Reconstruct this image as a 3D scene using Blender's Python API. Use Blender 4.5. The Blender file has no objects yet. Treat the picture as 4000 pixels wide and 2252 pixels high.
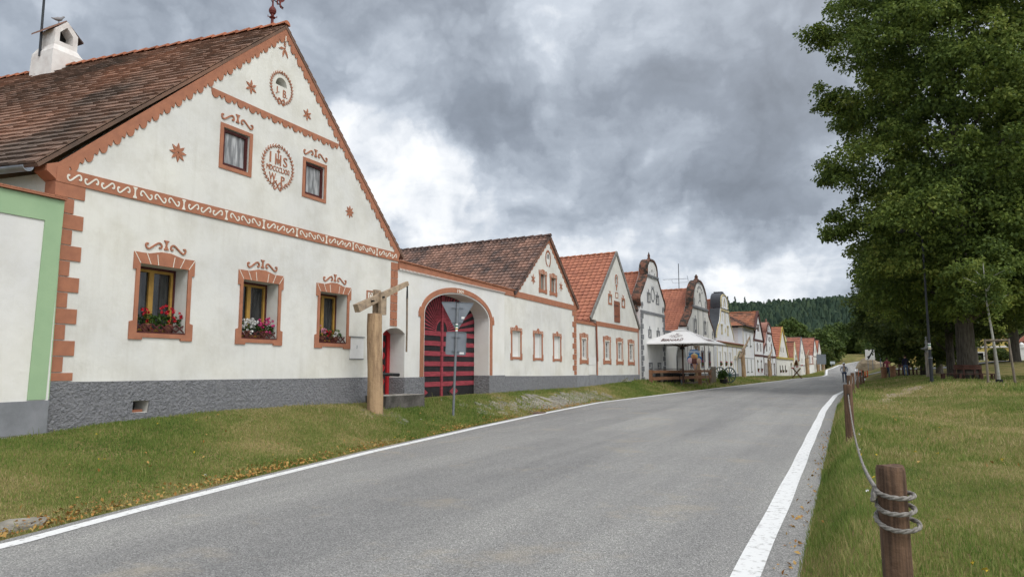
# Village street with plastered gabled farmhouses: camera at the origin, street along +Y, facades near X = -11.5
import bpy, math, random
import numpy as np
from mathutils import Vector, Matrix
from mathutils.geometry import tessellate_polygon
R = math.radians
random.seed(7); rng = np.random.default_rng(11)
SC = bpy.context.scene
COL = SC.collection

# ------------------------------------------------------------------ materials
MATS = {}
def new_mat(name):
    m = bpy.data.materials.new(name); m.use_nodes = True
    nt = m.node_tree
    return m, nt, nt.nodes, nt.links, nt.nodes['Principled BSDF']
def noise(N, L, scale, detail=4, rough=.55, stretch=None, coord=None):
    n = N.new('ShaderNodeTexNoise'); n.inputs['Scale'].default_value = scale
    n.inputs['Detail'].default_value = detail; n.inputs['Roughness'].default_value = rough
    if coord is None:
        tc = N.new('ShaderNodeTexCoord'); coord = tc.outputs['Object']
    if stretch:
        mp = N.new('ShaderNodeMapping'); mp.inputs['Scale'].default_value = stretch
        L.new(coord, mp.inputs[0]); coord = mp.outputs[0]
    L.new(coord, n.inputs['Vector'])
    return n
def ramp(N, L, src, stops):
    r = N.new('ShaderNodeValToRGB'); e = r.color_ramp.elements
    while len(e) < len(stops): e.new(.5)
    for el, (p, c) in zip(e, stops):
        el.position = p; el.color = (*c, 1) if len(c) == 3 else c
    L.new(src, r.inputs[0]); return r
def mixc(N, L, fac, a, b, mode='MIX'):
    m = N.new('ShaderNodeMix'); m.data_type = 'RGBA'; m.blend_type = mode
    for s, v in ((0, fac), (6, a), (7, b)):
        if hasattr(v, 'links') or hasattr(v, 'is_linked'): L.new(v, m.inputs[s])
        elif isinstance(v, (int, float)): m.inputs[s].default_value = v
        else: m.inputs[s].default_value = (*v, 1)
    return m.outputs[2]
def add_bump(N, L, B, src, strength, dist=.01):
    b = N.new('ShaderNodeBump'); b.inputs['Strength'].default_value = strength; b.inputs['Distance'].default_value = dist
    L.new(src, b.inputs['Height']); L.new(b.outputs[0], B.inputs['Normal']); return b
def M(name, col, col2=None, scale=4, rough=.85, bump=0., bscale=60, stretch=None, island=0., dist=.01, metal=0., lo=.35, hi=.65):
    """two-tone noise material with bump and an optional tone per loose piece"""
    if name in MATS: return MATS[name]
    m, nt, N, L, B = new_mat(name)
    B.inputs['Roughness'].default_value = rough; B.inputs['Metallic'].default_value = metal
    B.inputs['Specular IOR Level'].default_value = .3
    if col2 is None: col2 = tuple(c*.86 for c in col)
    n = noise(N, L, scale, 5, .6, stretch)
    r = ramp(N, L, n.outputs['Fac'], [(lo, col2), (hi, col)])
    out = r.outputs[0]
    if island:
        g = N.new('ShaderNodeNewGeometry'); mr = N.new('ShaderNodeMapRange')
        mr.inputs[3].default_value = 1-island; mr.inputs[4].default_value = 1+island
        L.new(g.outputs['Random Per Island'], mr.inputs[0])
        h = N.new('ShaderNodeHueSaturation'); L.new(mr.outputs[0], h.inputs['Value']); L.new(out, h.inputs['Color']); out = h.outputs[0]
    L.new(out, B.inputs['Base Color'])
    if bump:
        n2 = noise(N, L, bscale, 4, .6); add_bump(N, L, B, n2.outputs['Fac'], bump, dist)
    MATS[name] = m; return m
def plaster(name, col, stain=(.52, .50, .43), amount=.5):
    """limewashed render: faint runs and blotches, trowel bump"""
    m, nt, N, L, B = new_mat(name); B.inputs['Roughness'].default_value = .9; B.inputs['Specular IOR Level'].default_value = .15
    a = noise(N, L, 1.1, 6, .65)
    s = noise(N, L, 1.6, 8, .72, (1, 3.0, .16))
    p = noise(N, L, 9, 5, .7)
    r1 = ramp(N, L, a.outputs['Fac'], [(.44, (0, 0, 0)), (.70, (1, 1, 1))])
    r2 = ramp(N, L, s.outputs['Fac'], [(.52, (0, 0, 0)), (.75, (1, 1, 1))])
    r3 = ramp(N, L, p.outputs['Fac'], [(.6, (0, 0, 0)), (.8, (1, 1, 1))])
    f = N.new('ShaderNodeMath'); f.operation = 'MULTIPLY_ADD'; f.inputs[1].default_value = .30
    L.new(r2.outputs[0], f.inputs[0])
    f2 = N.new('ShaderNodeMath'); f2.operation = 'MULTIPLY_ADD'; f2.inputs[1].default_value = .6; f2.inputs[2].default_value = 0
    L.new(r1.outputs[0], f2.inputs[0]); L.new(f2.outputs[0], f.inputs[2])
    f4 = N.new('ShaderNodeMath'); f4.operation = 'MULTIPLY_ADD'; f4.inputs[1].default_value = .2
    L.new(r3.outputs[0], f4.inputs[0]); L.new(f.outputs[0], f4.inputs[2])
    f3 = N.new('ShaderNodeMath'); f3.operation = 'MULTIPLY'; f3.inputs[1].default_value = amount; f3.use_clamp = True
    L.new(f4.outputs[0], f3.inputs[0])
    h = noise(N, L, .45, 3, .5); hr = ramp(N, L, h.outputs['Fac'], [(.35, (.93, .935, .95)), (.65, (1.03, 1.025, 1.0))])
    L.new(mixc(N, L, 1., mixc(N, L, f3.outputs[0], col, stain), hr.outputs[0], 'MULTIPLY'), B.inputs['Base Color'])
    b1 = noise(N, L, 6, 9, .62); add_bump(N, L, B, b1.outputs['Fac'], .45, .02)
    MATS[name] = m; return m
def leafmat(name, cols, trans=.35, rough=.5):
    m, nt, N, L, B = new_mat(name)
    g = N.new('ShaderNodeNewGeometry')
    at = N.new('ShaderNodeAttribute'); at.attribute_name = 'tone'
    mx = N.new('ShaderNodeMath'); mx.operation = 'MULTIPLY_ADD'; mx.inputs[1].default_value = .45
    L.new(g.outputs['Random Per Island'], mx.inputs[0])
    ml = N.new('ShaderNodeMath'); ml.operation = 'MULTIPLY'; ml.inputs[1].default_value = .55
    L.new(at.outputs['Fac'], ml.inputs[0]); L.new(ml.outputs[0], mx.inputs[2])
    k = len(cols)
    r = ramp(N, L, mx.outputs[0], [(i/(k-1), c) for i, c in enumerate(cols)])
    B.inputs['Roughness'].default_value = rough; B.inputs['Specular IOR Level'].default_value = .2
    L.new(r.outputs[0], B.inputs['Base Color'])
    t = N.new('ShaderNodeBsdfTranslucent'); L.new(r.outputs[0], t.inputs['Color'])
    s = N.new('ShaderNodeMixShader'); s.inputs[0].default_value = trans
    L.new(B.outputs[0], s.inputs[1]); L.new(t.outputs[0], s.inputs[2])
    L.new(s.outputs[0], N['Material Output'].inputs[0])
    MATS[name] = m; return m

WALL = plaster('wall_plaster', (.70, .70, .665), (.47, .45, .385), amount=.75)
WALL2 = plaster('wall_plaster_plain', (.715, .715, .695), amount=.5)
WALLW = plaster('wall_plaster_bluish', (.79, .81, .84), (.58, .58, .55), .4)
WALLG = plaster('wall_plaster_worn', (.80, .805, .80), (.50, .49, .47), .5)
PINKW = plaster('wall_plaster_pinkish', (.78, .74, .73), amount=.3)
RUST = M('rust_paint', (.40, .172, .10), (.325, .14, .085), 5, .85, .25, 40)
CREAM = M('raised_white_paint', (.76, .74, .66), (.66, .63, .55), 6, .85)
ROUGHCAST = M('roughcast_grey', (.265, .27, .285), (.195, .20, .215), 14, .95, 1., 20, dist=.09)
GREYPLAIN = M('smooth_grey_plinth', (.24, .25, .27), (.18, .19, .205), 3, .9, .2, 40)
GREYTRIM = M('grey_trim_paint', (.23, .24, .255), (.17, .175, .19), 5, .9, .2, 30)
BROWNTRIM = M('brown_trim_paint', (.12, .055, .05), (.085, .04, .04), 5, .85)
YELLOWTRIM = M('yellow_trim_paint', (.60, .52, .31), (.50, .43, .25), 4, .85)
OCHRETRIM = M('ochre_trim_paint', (.46, .36, .09), (.36, .28, .07), 4, .85)
GREEN = M('pale_green_paint', (.32, .46, .28), (.285, .42, .255), 2, .88, .2, 30)
TILE_OLD = M('aged_clay_tile', (.30, .165, .112), (.12, .088, .07), .5, .92, .5, 30, island=.19, lo=.36, hi=.64)
TILE_OLD2 = M('weathered_brown_tile', (.25, .145, .11), (.085, .065, .06), 1.2, .92, .6, 25, island=.30, lo=.36, hi=.62)
TILE_NEW = M('orange_clay_tile', (.41, .165, .10), (.33, .13, .085), 1.5, .8, .2, 30, island=.12)
TILE_NEW2 = M('red_clay_tile', (.35, .145, .095), (.26, .11, .08), 2, .85, .2, 30, island=.16)
TILE_MIX = M('patched_clay_tile', (.42, .17, .095), (.13, .085, .065), 1.0, .88, .4, 30, island=.25)
RIDGE = M('ridge_tile_clay', (.45, .165, .085), (.30, .12, .07), 4, .85, .3, 30, island=.2)
RIDGE_DK = M('ridge_tile_dark', (.15, .09, .075), (.07, .055, .05), 4, .9, .4, 30, island=.3)
BRICKCOP = M('mossy_brick_coping', (.20, .095, .065), (.045, .042, .036), 3.5, .95, 1., 9, dist=.08, lo=.42, hi=.58)
BOARD = M('dark_roof_board', (.05, .04, .035), None, 4, .9)
SLATE = M('dark_sheet_metal', (.055, .06, .07), (.04, .045, .052), 3, .45, .1, 20)
ZINC = M('zinc_sheet', (.28, .30, .33), (.22, .24, .26), 4, .45, metal=.6)
GALV = M('galvanised_steel', (.20, .215, .235), (.15, .165, .18), 5, .55, .05, 30, metal=.25)
GALV2 = M('sign_back_grey', (.21, .235, .265), (.175, .195, .225), 3, .5, metal=.1)
REDGATE = M('gate_red_paint', (.35, .058, .078), (.20, .034, .045), 3, .75, .4, 18, (1, 1, 8))
BLACKGATE = M('gate_black_paint', (.013, .012, .015), (.022, .021, .023), 6, .7, .3, 18)
REDDOOR = M('door_red_paint', (.42, .02, .025), (.33, .018, .022), 5, .6)
YFRAME = M('ochre_window_wood', (.42, .25, .055), (.33, .19, .045), 8, .6)
BFRAME = M('oxblood_window_wood', (.085, .02, .018), (.06, .016, .015), 8, .6)
DFRAME = M('dark_window_wood', (.05, .045, .04), None, 8, .6)
WFRAME = M('white_window_wood', (.65, .65, .63), None, 8, .6)
LOG = M('peeled_log_wood', (.43, .295, .175), (.20, .13, .08), 2.6, .85, .7, 14, (3, 3, .6), dist=.03, lo=.30, hi=.58)
BEAM = M('weathered_beam_wood', (.42, .32, .22), (.22, .17, .125), 4, .85, .5, 14, (2, 2, 2))
POSTW = M('brown_stained_post', (.165, .098, .060), (.060, .036, .024), 6, .8, .8, 30, (10, 10, .45), dist=.01)
FENCEW = M('brown_plank_wood', (.26, .135, .075), (.16, .08, .045), 4, .75, .4, 20, (2, .6, 6))
GREYWOOD = M('grey_board_wood', (.21, .18, .14), (.12, .10, .08), 4, .9, .5, 20, (6, 6, .6))
BENCHW = M('dark_bench_wood', (.12, .06, .045), (.075, .038, .03), 5, .75)
STONE = M('trough_granite', (.13, .12, .11), (.06, .056, .05), 5, .95, .6, 30, dist=.03)
STONELIP = M('trough_lip_concrete', (.36, .34, .31), (.24, .225, .20), 7, .95, .5, 30)
PAVE = M('paving_stone', (.29, .27, .23), (.16, .15, .125), 5, .95, .5, 25, island=.25)
ROCK = M('sandy_rock', (.42, .34, .23), (.26, .21, .15), 1.2, .95, .7, 4, dist=.2)
PAINTW = M('road_line_paint', (.72, .73, .73), (.36, .355, .345), 16, .75, .3, 80, lo=.30, hi=.47)
CANVAS = M('parasol_canvas', (.78, .775, .765), (.74, .735, .73), 2, .85)
PRINT = M('maroon_print', (.10, .035, .03), None, 3, .85)
BLACK = M('black_paint', (.012, .012, .013), None, 3, .6)
DARKM = M('dark_pole_metal', (.022, .026, .032), (.03, .035, .04), 5, .5)
WHITE = M('white_paint', (.78, .78, .77), (.70, .70, .69), 4, .75)
CHIMW = M('chimney_limewash', (.74, .72, .69), (.60, .56, .53), 3, .92, .3, 20)
VANERED = M('weathercock_red', (.16, .03, .022), (.10, .022, .02), 8, .6)
REDP = M('orange_red_paint', (.60, .10, .03), None, 4, .7)
ROPE = M('grey_rope_fibre', (.30, .285, .26), (.15, .14, .125), 40, .95, .5, 250, dist=.002)
BLUE = M('sign_blue', (.03, .17, .42), None, 3, .5)
DARKHOLE = M('unlit_loft_inside', (.015, .015, .016), None, 3, .95)  # near-black sheets behind wall openings, the unlit interior put into their colour
YELLOWH = M('yellow_house_plaster', (.58, .46, .15), (.50, .39, .13), 1, .9)
PINKH = M('pink_house_plaster', (.60, .38, .30), (.55, .35, .28), 1, .9)
BARK = M('linden_bark', (.12, .108, .088), (.045, .04, .033), 4, .95, 1., 9, (4, 4, .5), dist=.06)
BARKP = M('whitewashed_bark', (.42, .42, .39), (.26, .255, .22), 9, .95, .5, 20)
CURT = M('net_curtain', (.50, .50, .47), (.34, .34, .32), 6, .9, stretch=(1, 9, .6))
def glassmat(name, col, rough=.08, streak=None):
    m, nt, N, L, B = new_mat(name); B.inputs['Roughness'].default_value = rough
    B.inputs['Specular IOR Level'].default_value = .6
    n = noise(N, L, 2.5, 3, .5, (1, 5, .8))
    r = ramp(N, L, n.outputs['Fac'], [(.42, col), (.7, streak or tuple(c*2 for c in col))])
    L.new(r.outputs[0], B.inputs['Base Color']); MATS[name] = m; return m
GLASS = glassmat('dark_window_glass', (.013, .015, .017), .08, (.05, .052, .05))
FROST = glassmat('foil_covered_glass', (.16, .165, .17), .25, (.48, .49, .50))
PALEGL = glassmat('pale_window_glass', (.15, .16, .16), .15, (.30, .31, .31))
LEAFA = leafmat('linden_leaf', [(.026, .047, .014), (.080, .126, .030), (.165, .225, .046), (.32, .345, .08)], .38, .6)
LEAFB = leafmat('dark_linden_leaf', [(.026, .044, .016), (.055, .085, .024), (.105, .14, .036), (.23, .25, .065)], .35, .6)
LEAFC = leafmat('distant_broadleaf', [(.034, .060, .020), (.066, .108, .030), (.11, .16, .040), (.17, .20, .05)], .3)
LEAFP = leafmat('pot_plant_leaf', [(.02, .05, .012), (.05, .10, .02), (.09, .16, .03)], .3)
CONIF = leafmat('hazed_conifer_needles', [(.022, .042, .030), (.034, .060, .040), (.052, .082, .048), (.085, .115, .05)], .05, .9)  # bluish tone: distance haze put into the needle colour
def petal(name, c): return M(name, c, tuple(x*.7 for x in c), 20, .7, island=.25)
PRED, PWHITE, PPINK, PROSE = petal('red_petals', (.55, .012, .03)), petal('white_petals', (.82, .82, .80)), petal('magenta_petals', (.62, .06, .22)), petal('rose_petals', (.75, .33, .42))
POTM = M('terracotta_pot', (.20, .09, .055), None, 5, .85)
LITTER = leafmat('dry_leaf', [(.20, .085, .03), (.36, .19, .05), (.46, .31, .10), (.16, .075, .03)], .1)

# ------------------------------------------------------------------ mesh builder and scene tree
LOCS = {}
def tess(poly, holes=()):
    loops = [[Vector((p[0], p[1], 0)) for p in poly]] + [[Vector((p[0], p[1], 0)) for p in h] for h in holes]
    return tessellate_polygon(loops)
class MB:
    def __init__(s): s.v, s.f, s.m, s.mi = [], [], [], 0
    def add(s, vs, fs, mi=None):
        b = len(s.v); s.v += [tuple(map(float, p)) for p in vs]
        for f in fs: s.f.append(tuple(b+i for i in f)); s.m.append(s.mi if mi is None else mi)
        return s
    def box(s, x0, x1, y0, y1, z0, z1, mi=None):
        return s.add([(x0,y0,z0),(x1,y0,z0),(x1,y1,z0),(x0,y1,z0),(x0,y0,z1),(x1,y0,z1),(x1,y1,z1),(x0,y1,z1)],
                     [(3,2,1,0),(4,5,6,7),(0,1,5,4),(1,2,6,5),(2,3,7,6),(3,0,4,7)], mi)
    def prism(s, poly, fn0, fn1, holes=(), mi=None):
        """poly (a,b) and holes spanned between the two maps fn0 (back) and fn1 (front)"""
        allp = list(poly)+[p for h in holes for p in h]; n = len(allp)
        t = tess(poly, holes)
        s.add([fn1(*p) for p in allp]+[fn0(*p) for p in allp], [tuple(q) for q in t]+[tuple(i+n for i in reversed(q)) for q in t], mi)
        o = 0; base = len(s.v)-2*n
        for loop in [poly]+list(holes):
            k = len(loop)
            for i in range(k):
                a, b = base+o+i, base+o+(i+1) % k
                s.f.append((a, b, b+n, a+n)); s.m.append(s.mi if mi is None else mi)
            o += k
        return s
    def slab(s, poly, xb, xf, holes=(), mi=None):
        return s.prism(poly, lambda y, z: (xb, y, z), lambda y, z: (xf, y, z), holes, mi)
    def rect(s, y0, y1, z0, z1, xb, xf, mi=None): return s.box(xb, xf, y0, y1, z0, z1, mi)
    def tube(s, pts, rad, seg=8, mi=None, cap=True):
        P = [Vector(p) for p in pts]; n = len(P)
        rr = [rad]*n if isinstance(rad, (int, float)) else rad
        vs = []; ref = None
        for i in range(n):
            d = (P[min(i+1, n-1)]-P[max(i-1, 0)]).normalized()
            if ref is None:
                ref = Vector((0,0,1)) if abs(d.z) < .9 else Vector((1,0,0))
            u = d.cross(ref); 
            if u.length < 1e-4: u = d.cross(Vector((0,1,0)))
            u.normalize(); w = u.cross(d); ref = w
            for k in range(seg):
                a = 2*math.pi*k/seg; vs.append(P[i]+(u*math.cos(a)+w*math.sin(a))*rr[i])
        fs = [(i*seg+k, i*seg+(k+1) % seg, (i+1)*seg+(k+1) % seg, (i+1)*seg+k) for i in range(n-1) for k in range(seg)]
        if cap: fs += [tuple(reversed(range(seg))), tuple((n-1)*seg+k for k in range(seg))]
        return s.add(vs, fs, mi)
    def lathe(s, prof, c, seg=16, mi=None):
        vs = []
        for r, z in prof:
            for k in range(seg):
                a = 2*math.pi*k/seg; vs.append((c[0]+r*math.cos(a), c[1]+r*math.sin(a), c[2]+z))
        n = len(prof)
        fs = [(i*seg+k, i*seg+(k+1) % seg, (i+1)*seg+(k+1) % seg, (i+1)*seg+k) for i in range(n-1) for k in range(seg)]
        fs += [tuple(reversed(range(seg))), tuple((n-1)*seg+k for k in range(seg))]
        return s.add(vs, fs, mi)
    def beam(s, a, b, w, h, mi=None, up=(0,0,1)):
        """square-section bar from a to b"""
        a, b = Vector(a), Vector(b); d = (b-a).normalized(); up = Vector(up)
        u = d.cross(up)
        if u.length < 1e-3: u = d.cross(Vector((1,0,0)))
        u.normalize(); v = u.cross(d)
        vs = [p+u*(w/2*i)+v*(h/2*j) for p in (a, b) for i, j in ((-1,-1),(1,-1),(1,1),(-1,1))]
        return s.add(vs, [(3,2,1,0),(4,5,6,7),(0,1,5,4),(1,2,6,5),(2,3,7,6),(3,0,4,7)], mi)
    def stroke(s, pts, w, xb, xf, mi=None):
        """flat ribbon drawn in the facade plane (y,z), standing xf-xb proud"""
        P = [Vector(p) for p in pts]; n = len(P); L_, R_ = [], []
        ww = [w]*n if isinstance(w, (int, float)) else w
        for i in range(n):
            d = (P[min(i+1,n-1)]-P[max(i-1,0)]).normalized(); q = Vector((-d.y, d.x))*ww[i]/2
            L_.append(P[i]+q); R_.append(P[i]-q)
        return s.slab_strip(L_, R_, xb, xf, mi)
    def slab_strip(s, A, B, xb, xf, mi=None):
        n = len(A); vs = []
        for a, b in zip(A, B): vs += [(xf, a[0], a[1]), (xf, b[0], b[1]), (xb, a[0], a[1]), (xb, b[0], b[1])]
        fs = []
        for i in range(n-1):
            k = 4*i; fs += [(k,k+1,k+5,k+4),(k,k+4,k+6,k+2),(k+1,k+3,k+7,k+5)]
        fs += [(0,2,3,1),(4*n-4,4*n-3,4*n-1,4*n-2)]
        return s.add(vs, fs, mi)
    def build(s, name, mats, parent=None, smooth=False, thing=None):
        return link(name, s.v, s.f, mats, parent, smooth, s.m)
def link(name, v, f, mats, parent=None, smooth=False, mi=None):
    loc = LOCS.get(parent.name, Vector((0,0,0))) if parent else Vector((0,0,0))
    me = bpy.data.meshes.new(name)
    a = np.array(v, dtype=np.float64).reshape(-1, 3)-np.array(loc)
    me.from_pydata(a.tolist(), [], f)
    mats = mats if isinstance(mats, (list, tuple)) else [mats]
    for m in mats: me.materials.append(m)
    if mi is not None and len(mats) > 1: me.polygons.foreach_set('material_index', mi)
    if smooth: me.polygons.foreach_set('use_smooth', [True]*len(me.polygons))
    me.update()
    o = bpy.data.objects.new(name, me); COL.objects.link(o)
    if parent: o.parent = parent
    LOCS[o.name] = loc
    return o
def tag(o, label=None, cat=None, group=None, kind=None):
    if label: o['label'] = label
    if cat: o['category'] = cat
    if group: o['group'] = group
    if kind: o['kind'] = kind
    return o
def thing(name, label, cat, loc=(0,0,0), group=None):
    o = bpy.data.objects.new(name, None); o.empty_display_size = .2; COL.objects.link(o)
    o.location = loc; LOCS[o.name] = Vector(loc)
    return tag(o, label, cat, group)
def copy_tree(o, label, loc, rz=0., group=None, scale=None):
    def rec(x, p):
        c = x.copy(); COL.objects.link(c)
        if p: c.parent = p
        for ch in list(x.children): rec(ch, c)
        return c
    c = rec(o, None); c.location = loc; c.rotation_euler = (0, 0, rz); c['label'] = label
    if scale: c.scale = scale
    if group: c['group'] = group
    return c
def smoothpts(pts, k=6):
    P = [Vector(p) for p in pts]; out = []
    for i in range(len(P)-1):
        a, b, c, d = P[max(i-1,0)], P[i], P[i+1], P[min(i+2, len(P)-1)]
        for j in range(k):
            t = j/k
            out.append(.5*((2*b)+(c-a)*t+(2*a-5*b+4*c-d)*t*t+(3*b-a-3*c+d)*t**3))
    out.append(P[-1]); return out
def text_into(mb, s, y0, y1, z0, z1, xb, xf, mi=None, fn=None, spacing=1.0, bold=0.):
    """letters fitted into the facade rectangle y0..y1, z0..z1"""
    cu = bpy.data.curves.new('lettering', 'FONT'); cu.body = s; cu.extrude = .5; cu.space_character = spacing; cu.offset = bold; cu.resolution_u = 3
    o = bpy.data.objects.new('lettering', cu); COL.objects.link(o)
    dg = bpy.context.evaluated_depsgraph_get(); dg.update()
    me = bpy.data.meshes.new_from_object(o.evaluated_get(dg))
    v = np.array([x.co[:] for x in me.vertices]); fs = [tuple(p.vertices) for p in me.polygons]
    bpy.data.objects.remove(o); bpy.data.curves.remove(cu); bpy.data.meshes.remove(me)
    lo, hi = v.min(0), v.max(0)
    vs = []
    for p in v:
        a = (p[0]-lo[0])/(hi[0]-lo[0]); b = (p[1]-lo[1])/(hi[1]-lo[1]); c = xf if p[2] > 0 else xb
        y, z = y0+a*(y1-y0), z0+b*(z1-z0)
        vs.append(fn(y, z, c) if fn else (c, y, z))
    mb.add(vs, fs, mi)

# ------------------------------------------------------------------ ground model
def li(x, xs, ys): return np.interp(x, xs, ys)
def ss(t): t = np.clip(t, 0, 1); return t*t*(3-2*t)
def z_road(y): return li(y, [0,10,30,50,75,95,115,140,175,230], [-1.6,-1.6,-1.49,-1.42,-1.38,-1.25,-.95,-.1,1.6,4])
def x_left(y): return li(y, [-12,3.9,5.3,7.3,10.7,15.9,22,28.5,38,49,70,84,92,97,101,106,115,130,150,175,230],
                         [-6.0,-7.0,-7.32,-7.7,-8.25,-8.8,-9.3,-9.65,-9.0,-8.1,-6.8,-5.6,-4.6,-3.6,-2.9,-2.7,-2.9,-3.2,-1.5,4,14])
def x_right(y): return li(y, [-12,27,40,55,70,85,105,130,150,175,230], [-.40,-.45,-.25,.4,1.1,1.8,1.9,1.4,3.2,9,20])
def x_facade(y): return -11.5+np.maximum(0, y-42)*.05
def z_facade(y): return li(y, [0,6.8,8,11,15,24,31,42,48,60,80,100,120,150,200], [-1.1,-1.05,-.95,-.87,-.95,-.94,-.96,-.80,-.87,-.95,-1.0,-1.25,-1.5,-1.5,-1.2])
def hump(x, y): return .05*np.sin(x*.9+.3*y)*np.sin(y*.55+1)+.03*np.sin(x*2.3+y*1.1)
def ground(x, y):
    x = np.asarray(x, float); y = np.asarray(y, float)
    l, r, f = x_left(y), x_right(y), x_facade(y); zr_ = z_road(y)
    gl = zr_+(z_facade(y)-zr_)*ss((l-.12-x)/np.maximum(l-.12-f, .3))
    g0 = -1.27+.13*ss((y-5)/15)
    up = -.72+.3*ss((y-60)/60)+.9*ss((y-110)/60)+4*ss((y-150)/120)
    g0 = np.maximum(g0, zr_+.02)
    g = g0+(up-g0)*ss((y-14)/14)*ss((x-.9)/3.5)+hump(x, y)*ss((x-r-.3)/1.)
    gr = zr_+(g-zr_)*ss((x-r)/.5)
    far = ss((y-165)/40)
    gl = gl+(zr_-gl)*far
    return np.where(x < l-.12, gl, np.where(x > r, gr, zr_))
def gz(x, y): return float(ground(x, y))
# ------------------------------------------------------------------ building helpers
def tiles(mb, A, B, C, D, nrow, ncol, style='flat', jit=.3, th=.03, mi=0, rnd=random.Random(3)):
    """overlapping roof tiles on the slope A (eave, street) B (eave, back) C (ridge, back) D (ridge, street)"""
    A, B, C, D = map(Vector, (A, B, C, D))
    nrm = (B-A).cross(D-A).normalized()
    if nrm.z < 0: nrm = -nrm
    def P(s, t, h): return (A*(1-s)+B*s)*(1-t)+(D*(1-s)+C*s)*t+nrm*h
    prof = {'flat': [(0, 0), (1, 0)], 'wave': [(0, .9), (.22, .25), (.5, 0), (.78, .25), (1, .9)]}[style]
    for i in range(nrow):
        t0, t1 = i/nrow, min(1, (i+1.12)/nrow)
        off = .5*(i % 2) if style == 'flat' else .0
        for j in range(-1 if off else 0, ncol):
            s0, s1 = max(0, (j+off)/ncol), min(1, (j+1+off)/ncol)
            if s1 <= s0: continue
            dj = (rnd.random()-.5)*jit
            lift = th*(1+dj)*1.0; tt = t0-rnd.random()*.10*jit/nrow
            k = len(prof); gap = .02*(s1-s0)
            up = [P(s0+gap+(s1-s0-2*gap)*a, t1, .004+h*th*.9+.1*th) for a, h in prof]
            lo = [P(s0+gap+(s1-s0-2*gap)*a, tt+rnd.random()*.02*jit/nrow, lift+h*th*.9) for a, h in prof]
            bt = [P(s0+gap+(s1-s0-2*gap)*a, tt, max(.0, lift+h*th*.9-th)) for a, h in prof]
            vs = up+lo+bt
            fs = [(q, q+1, k+q+1, k+q) for q in range(k-1)]+[(k+q, k+q+1, 2*k+q+1, 2*k+q) for q in range(k-1)]
            fs += [(0, k, 2*k), (k-1, 3*k-1, 2*k-1)]
            mb.add(vs, fs, mi)
def ridge_tiles(mb, a, b, n, r=.12, mi=0, lift=.03):
    a, b = Vector(a), Vector(b); d = (b-a)/n; side = Vector((-d.y, d.x, 0)).normalized()
    for i in range(n):
        p, q = a+d*i-d*.06, a+d*(i+1); vs = []
        for base, rr, up in ((p, r*1.12, lift+.025), (q, r*.95, lift)):
            for k in range(7):
                an = math.pi*k/6; vs.append(base+side*(rr*math.cos(an))+Vector((0,0,rr*.85*math.sin(an)-.05+up)))
        fs = [(k, k+1, k+8, k+7) for k in range(6)]+[tuple(range(7)), tuple(range(7, 14))]
        mb.add(vs, fs, mi)
def board_slab(mb, A, B, C, D, th=.07, off=-.012, mi=0):
    A, B, C, D = map(Vector, (A, B, C, D)); n = (B-A).cross(D-A).normalized()
    if n.z < 0: n = -n
    t = [p+n*off for p in (A, B, C, D)]; u = [p-n*(th-off) for p in (A, B, C, D)]
    mb.add(t+u, [(0,1,2,3),(7,6,5,4),(0,4,5,1),(1,5,6,2),(2,6,7,3),(3,7,4,0)], mi)
def gable_roof(parent, Xf, yl, yr, yc, ze_l, ze_r, zr, depth, mat, rows, colw=.22, style='wave', skew=0., rmat=None, th=.035, ridge_r=.11, both=True, dmat=None):
    """pitched roof running back from the street: ridge at yc"""
    xb = Xf-depth; dy = -skew*depth
    nc = max(4, int(depth/colw))
    A, B = (Xf, yl, ze_l), (xb, yl+dy, ze_l); C, D = (xb, yc+dy, zr), (Xf, yc, zr)
    E_, F_ = (Xf, yr, ze_r), (xb, yr+dy, ze_r)
    m = MB(); tiles(m, A, B, C, D, rows, nc, style, th=th)
    if both: tiles(m, E_, F_, C, D, rows, nc, style, th=th)
    m.mi = 1; board_slab(m, A, B, C, D); board_slab(m, E_, F_, C, D)
    ro = m.build('roof', [mat, dmat or BOARD], parent)
    r = MB(); ridge_tiles(r, D, C, max(3, int(depth/.42)), ridge_r); r.build('ridge_tiles', rmat or RIDGE, ro)
    return ro
def arc(cy, cz, ry, rz, a0, a1, n=12):
    return [(cy+ry*math.cos(R(a0+(a1-a0)*i/n)), cz+rz*math.sin(R(a0+(a1-a0)*i/n))) for i in range(n+1)]
def rectp(y0, y1, z0, z1): return [(y0,z0),(y1,z0),(y1,z1),(y0,z1)]
def window(parent, X, y0, y1, z0, z1, depth=.2, frame=None, glass=None, sash=None, fw=.06, nx=2, nz=1, back=.03, sashw=None):
    """window unit set back in its opening: frame, sashes, bars and pane"""
    frame = frame or WFRAME; glass = glass or GLASS; depth = .02 if X == 0 else depth; xb = X-depth
    m = MB(); m.slab(rectp(y0, y1, z0, z1), xb-.06, xb, [rectp(y0+fw, y1-fw, z0+fw, z1-fw)])
    f = m.build('window', frame, parent)
    a, b, c, d = y0+fw, y1-fw, z0+fw, z1-fw
    s = MB(); sw = sashw or fw*.8; w = (b-a)/nx
    for i in range(nx):
        p, q = a+w*i, a+w*(i+1)
        s.slab(rectp(p, q, c, d), xb-.055, xb-.012, [rectp(p+sw, q-sw, c+sw, d-sw)])
        for k in range(1, nz):
            zz = c+(d-c)*k/nz; s.rect(p+sw, q-sw, zz-sw*.3, zz+sw*.3, xb-.05, xb-.018)
    s.build('sash', sash or frame, f)
    g = MB(); g.rect(a, b, c, d, xb-.075, xb-.058); g.build('pane', glass, f)
    return f
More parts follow.
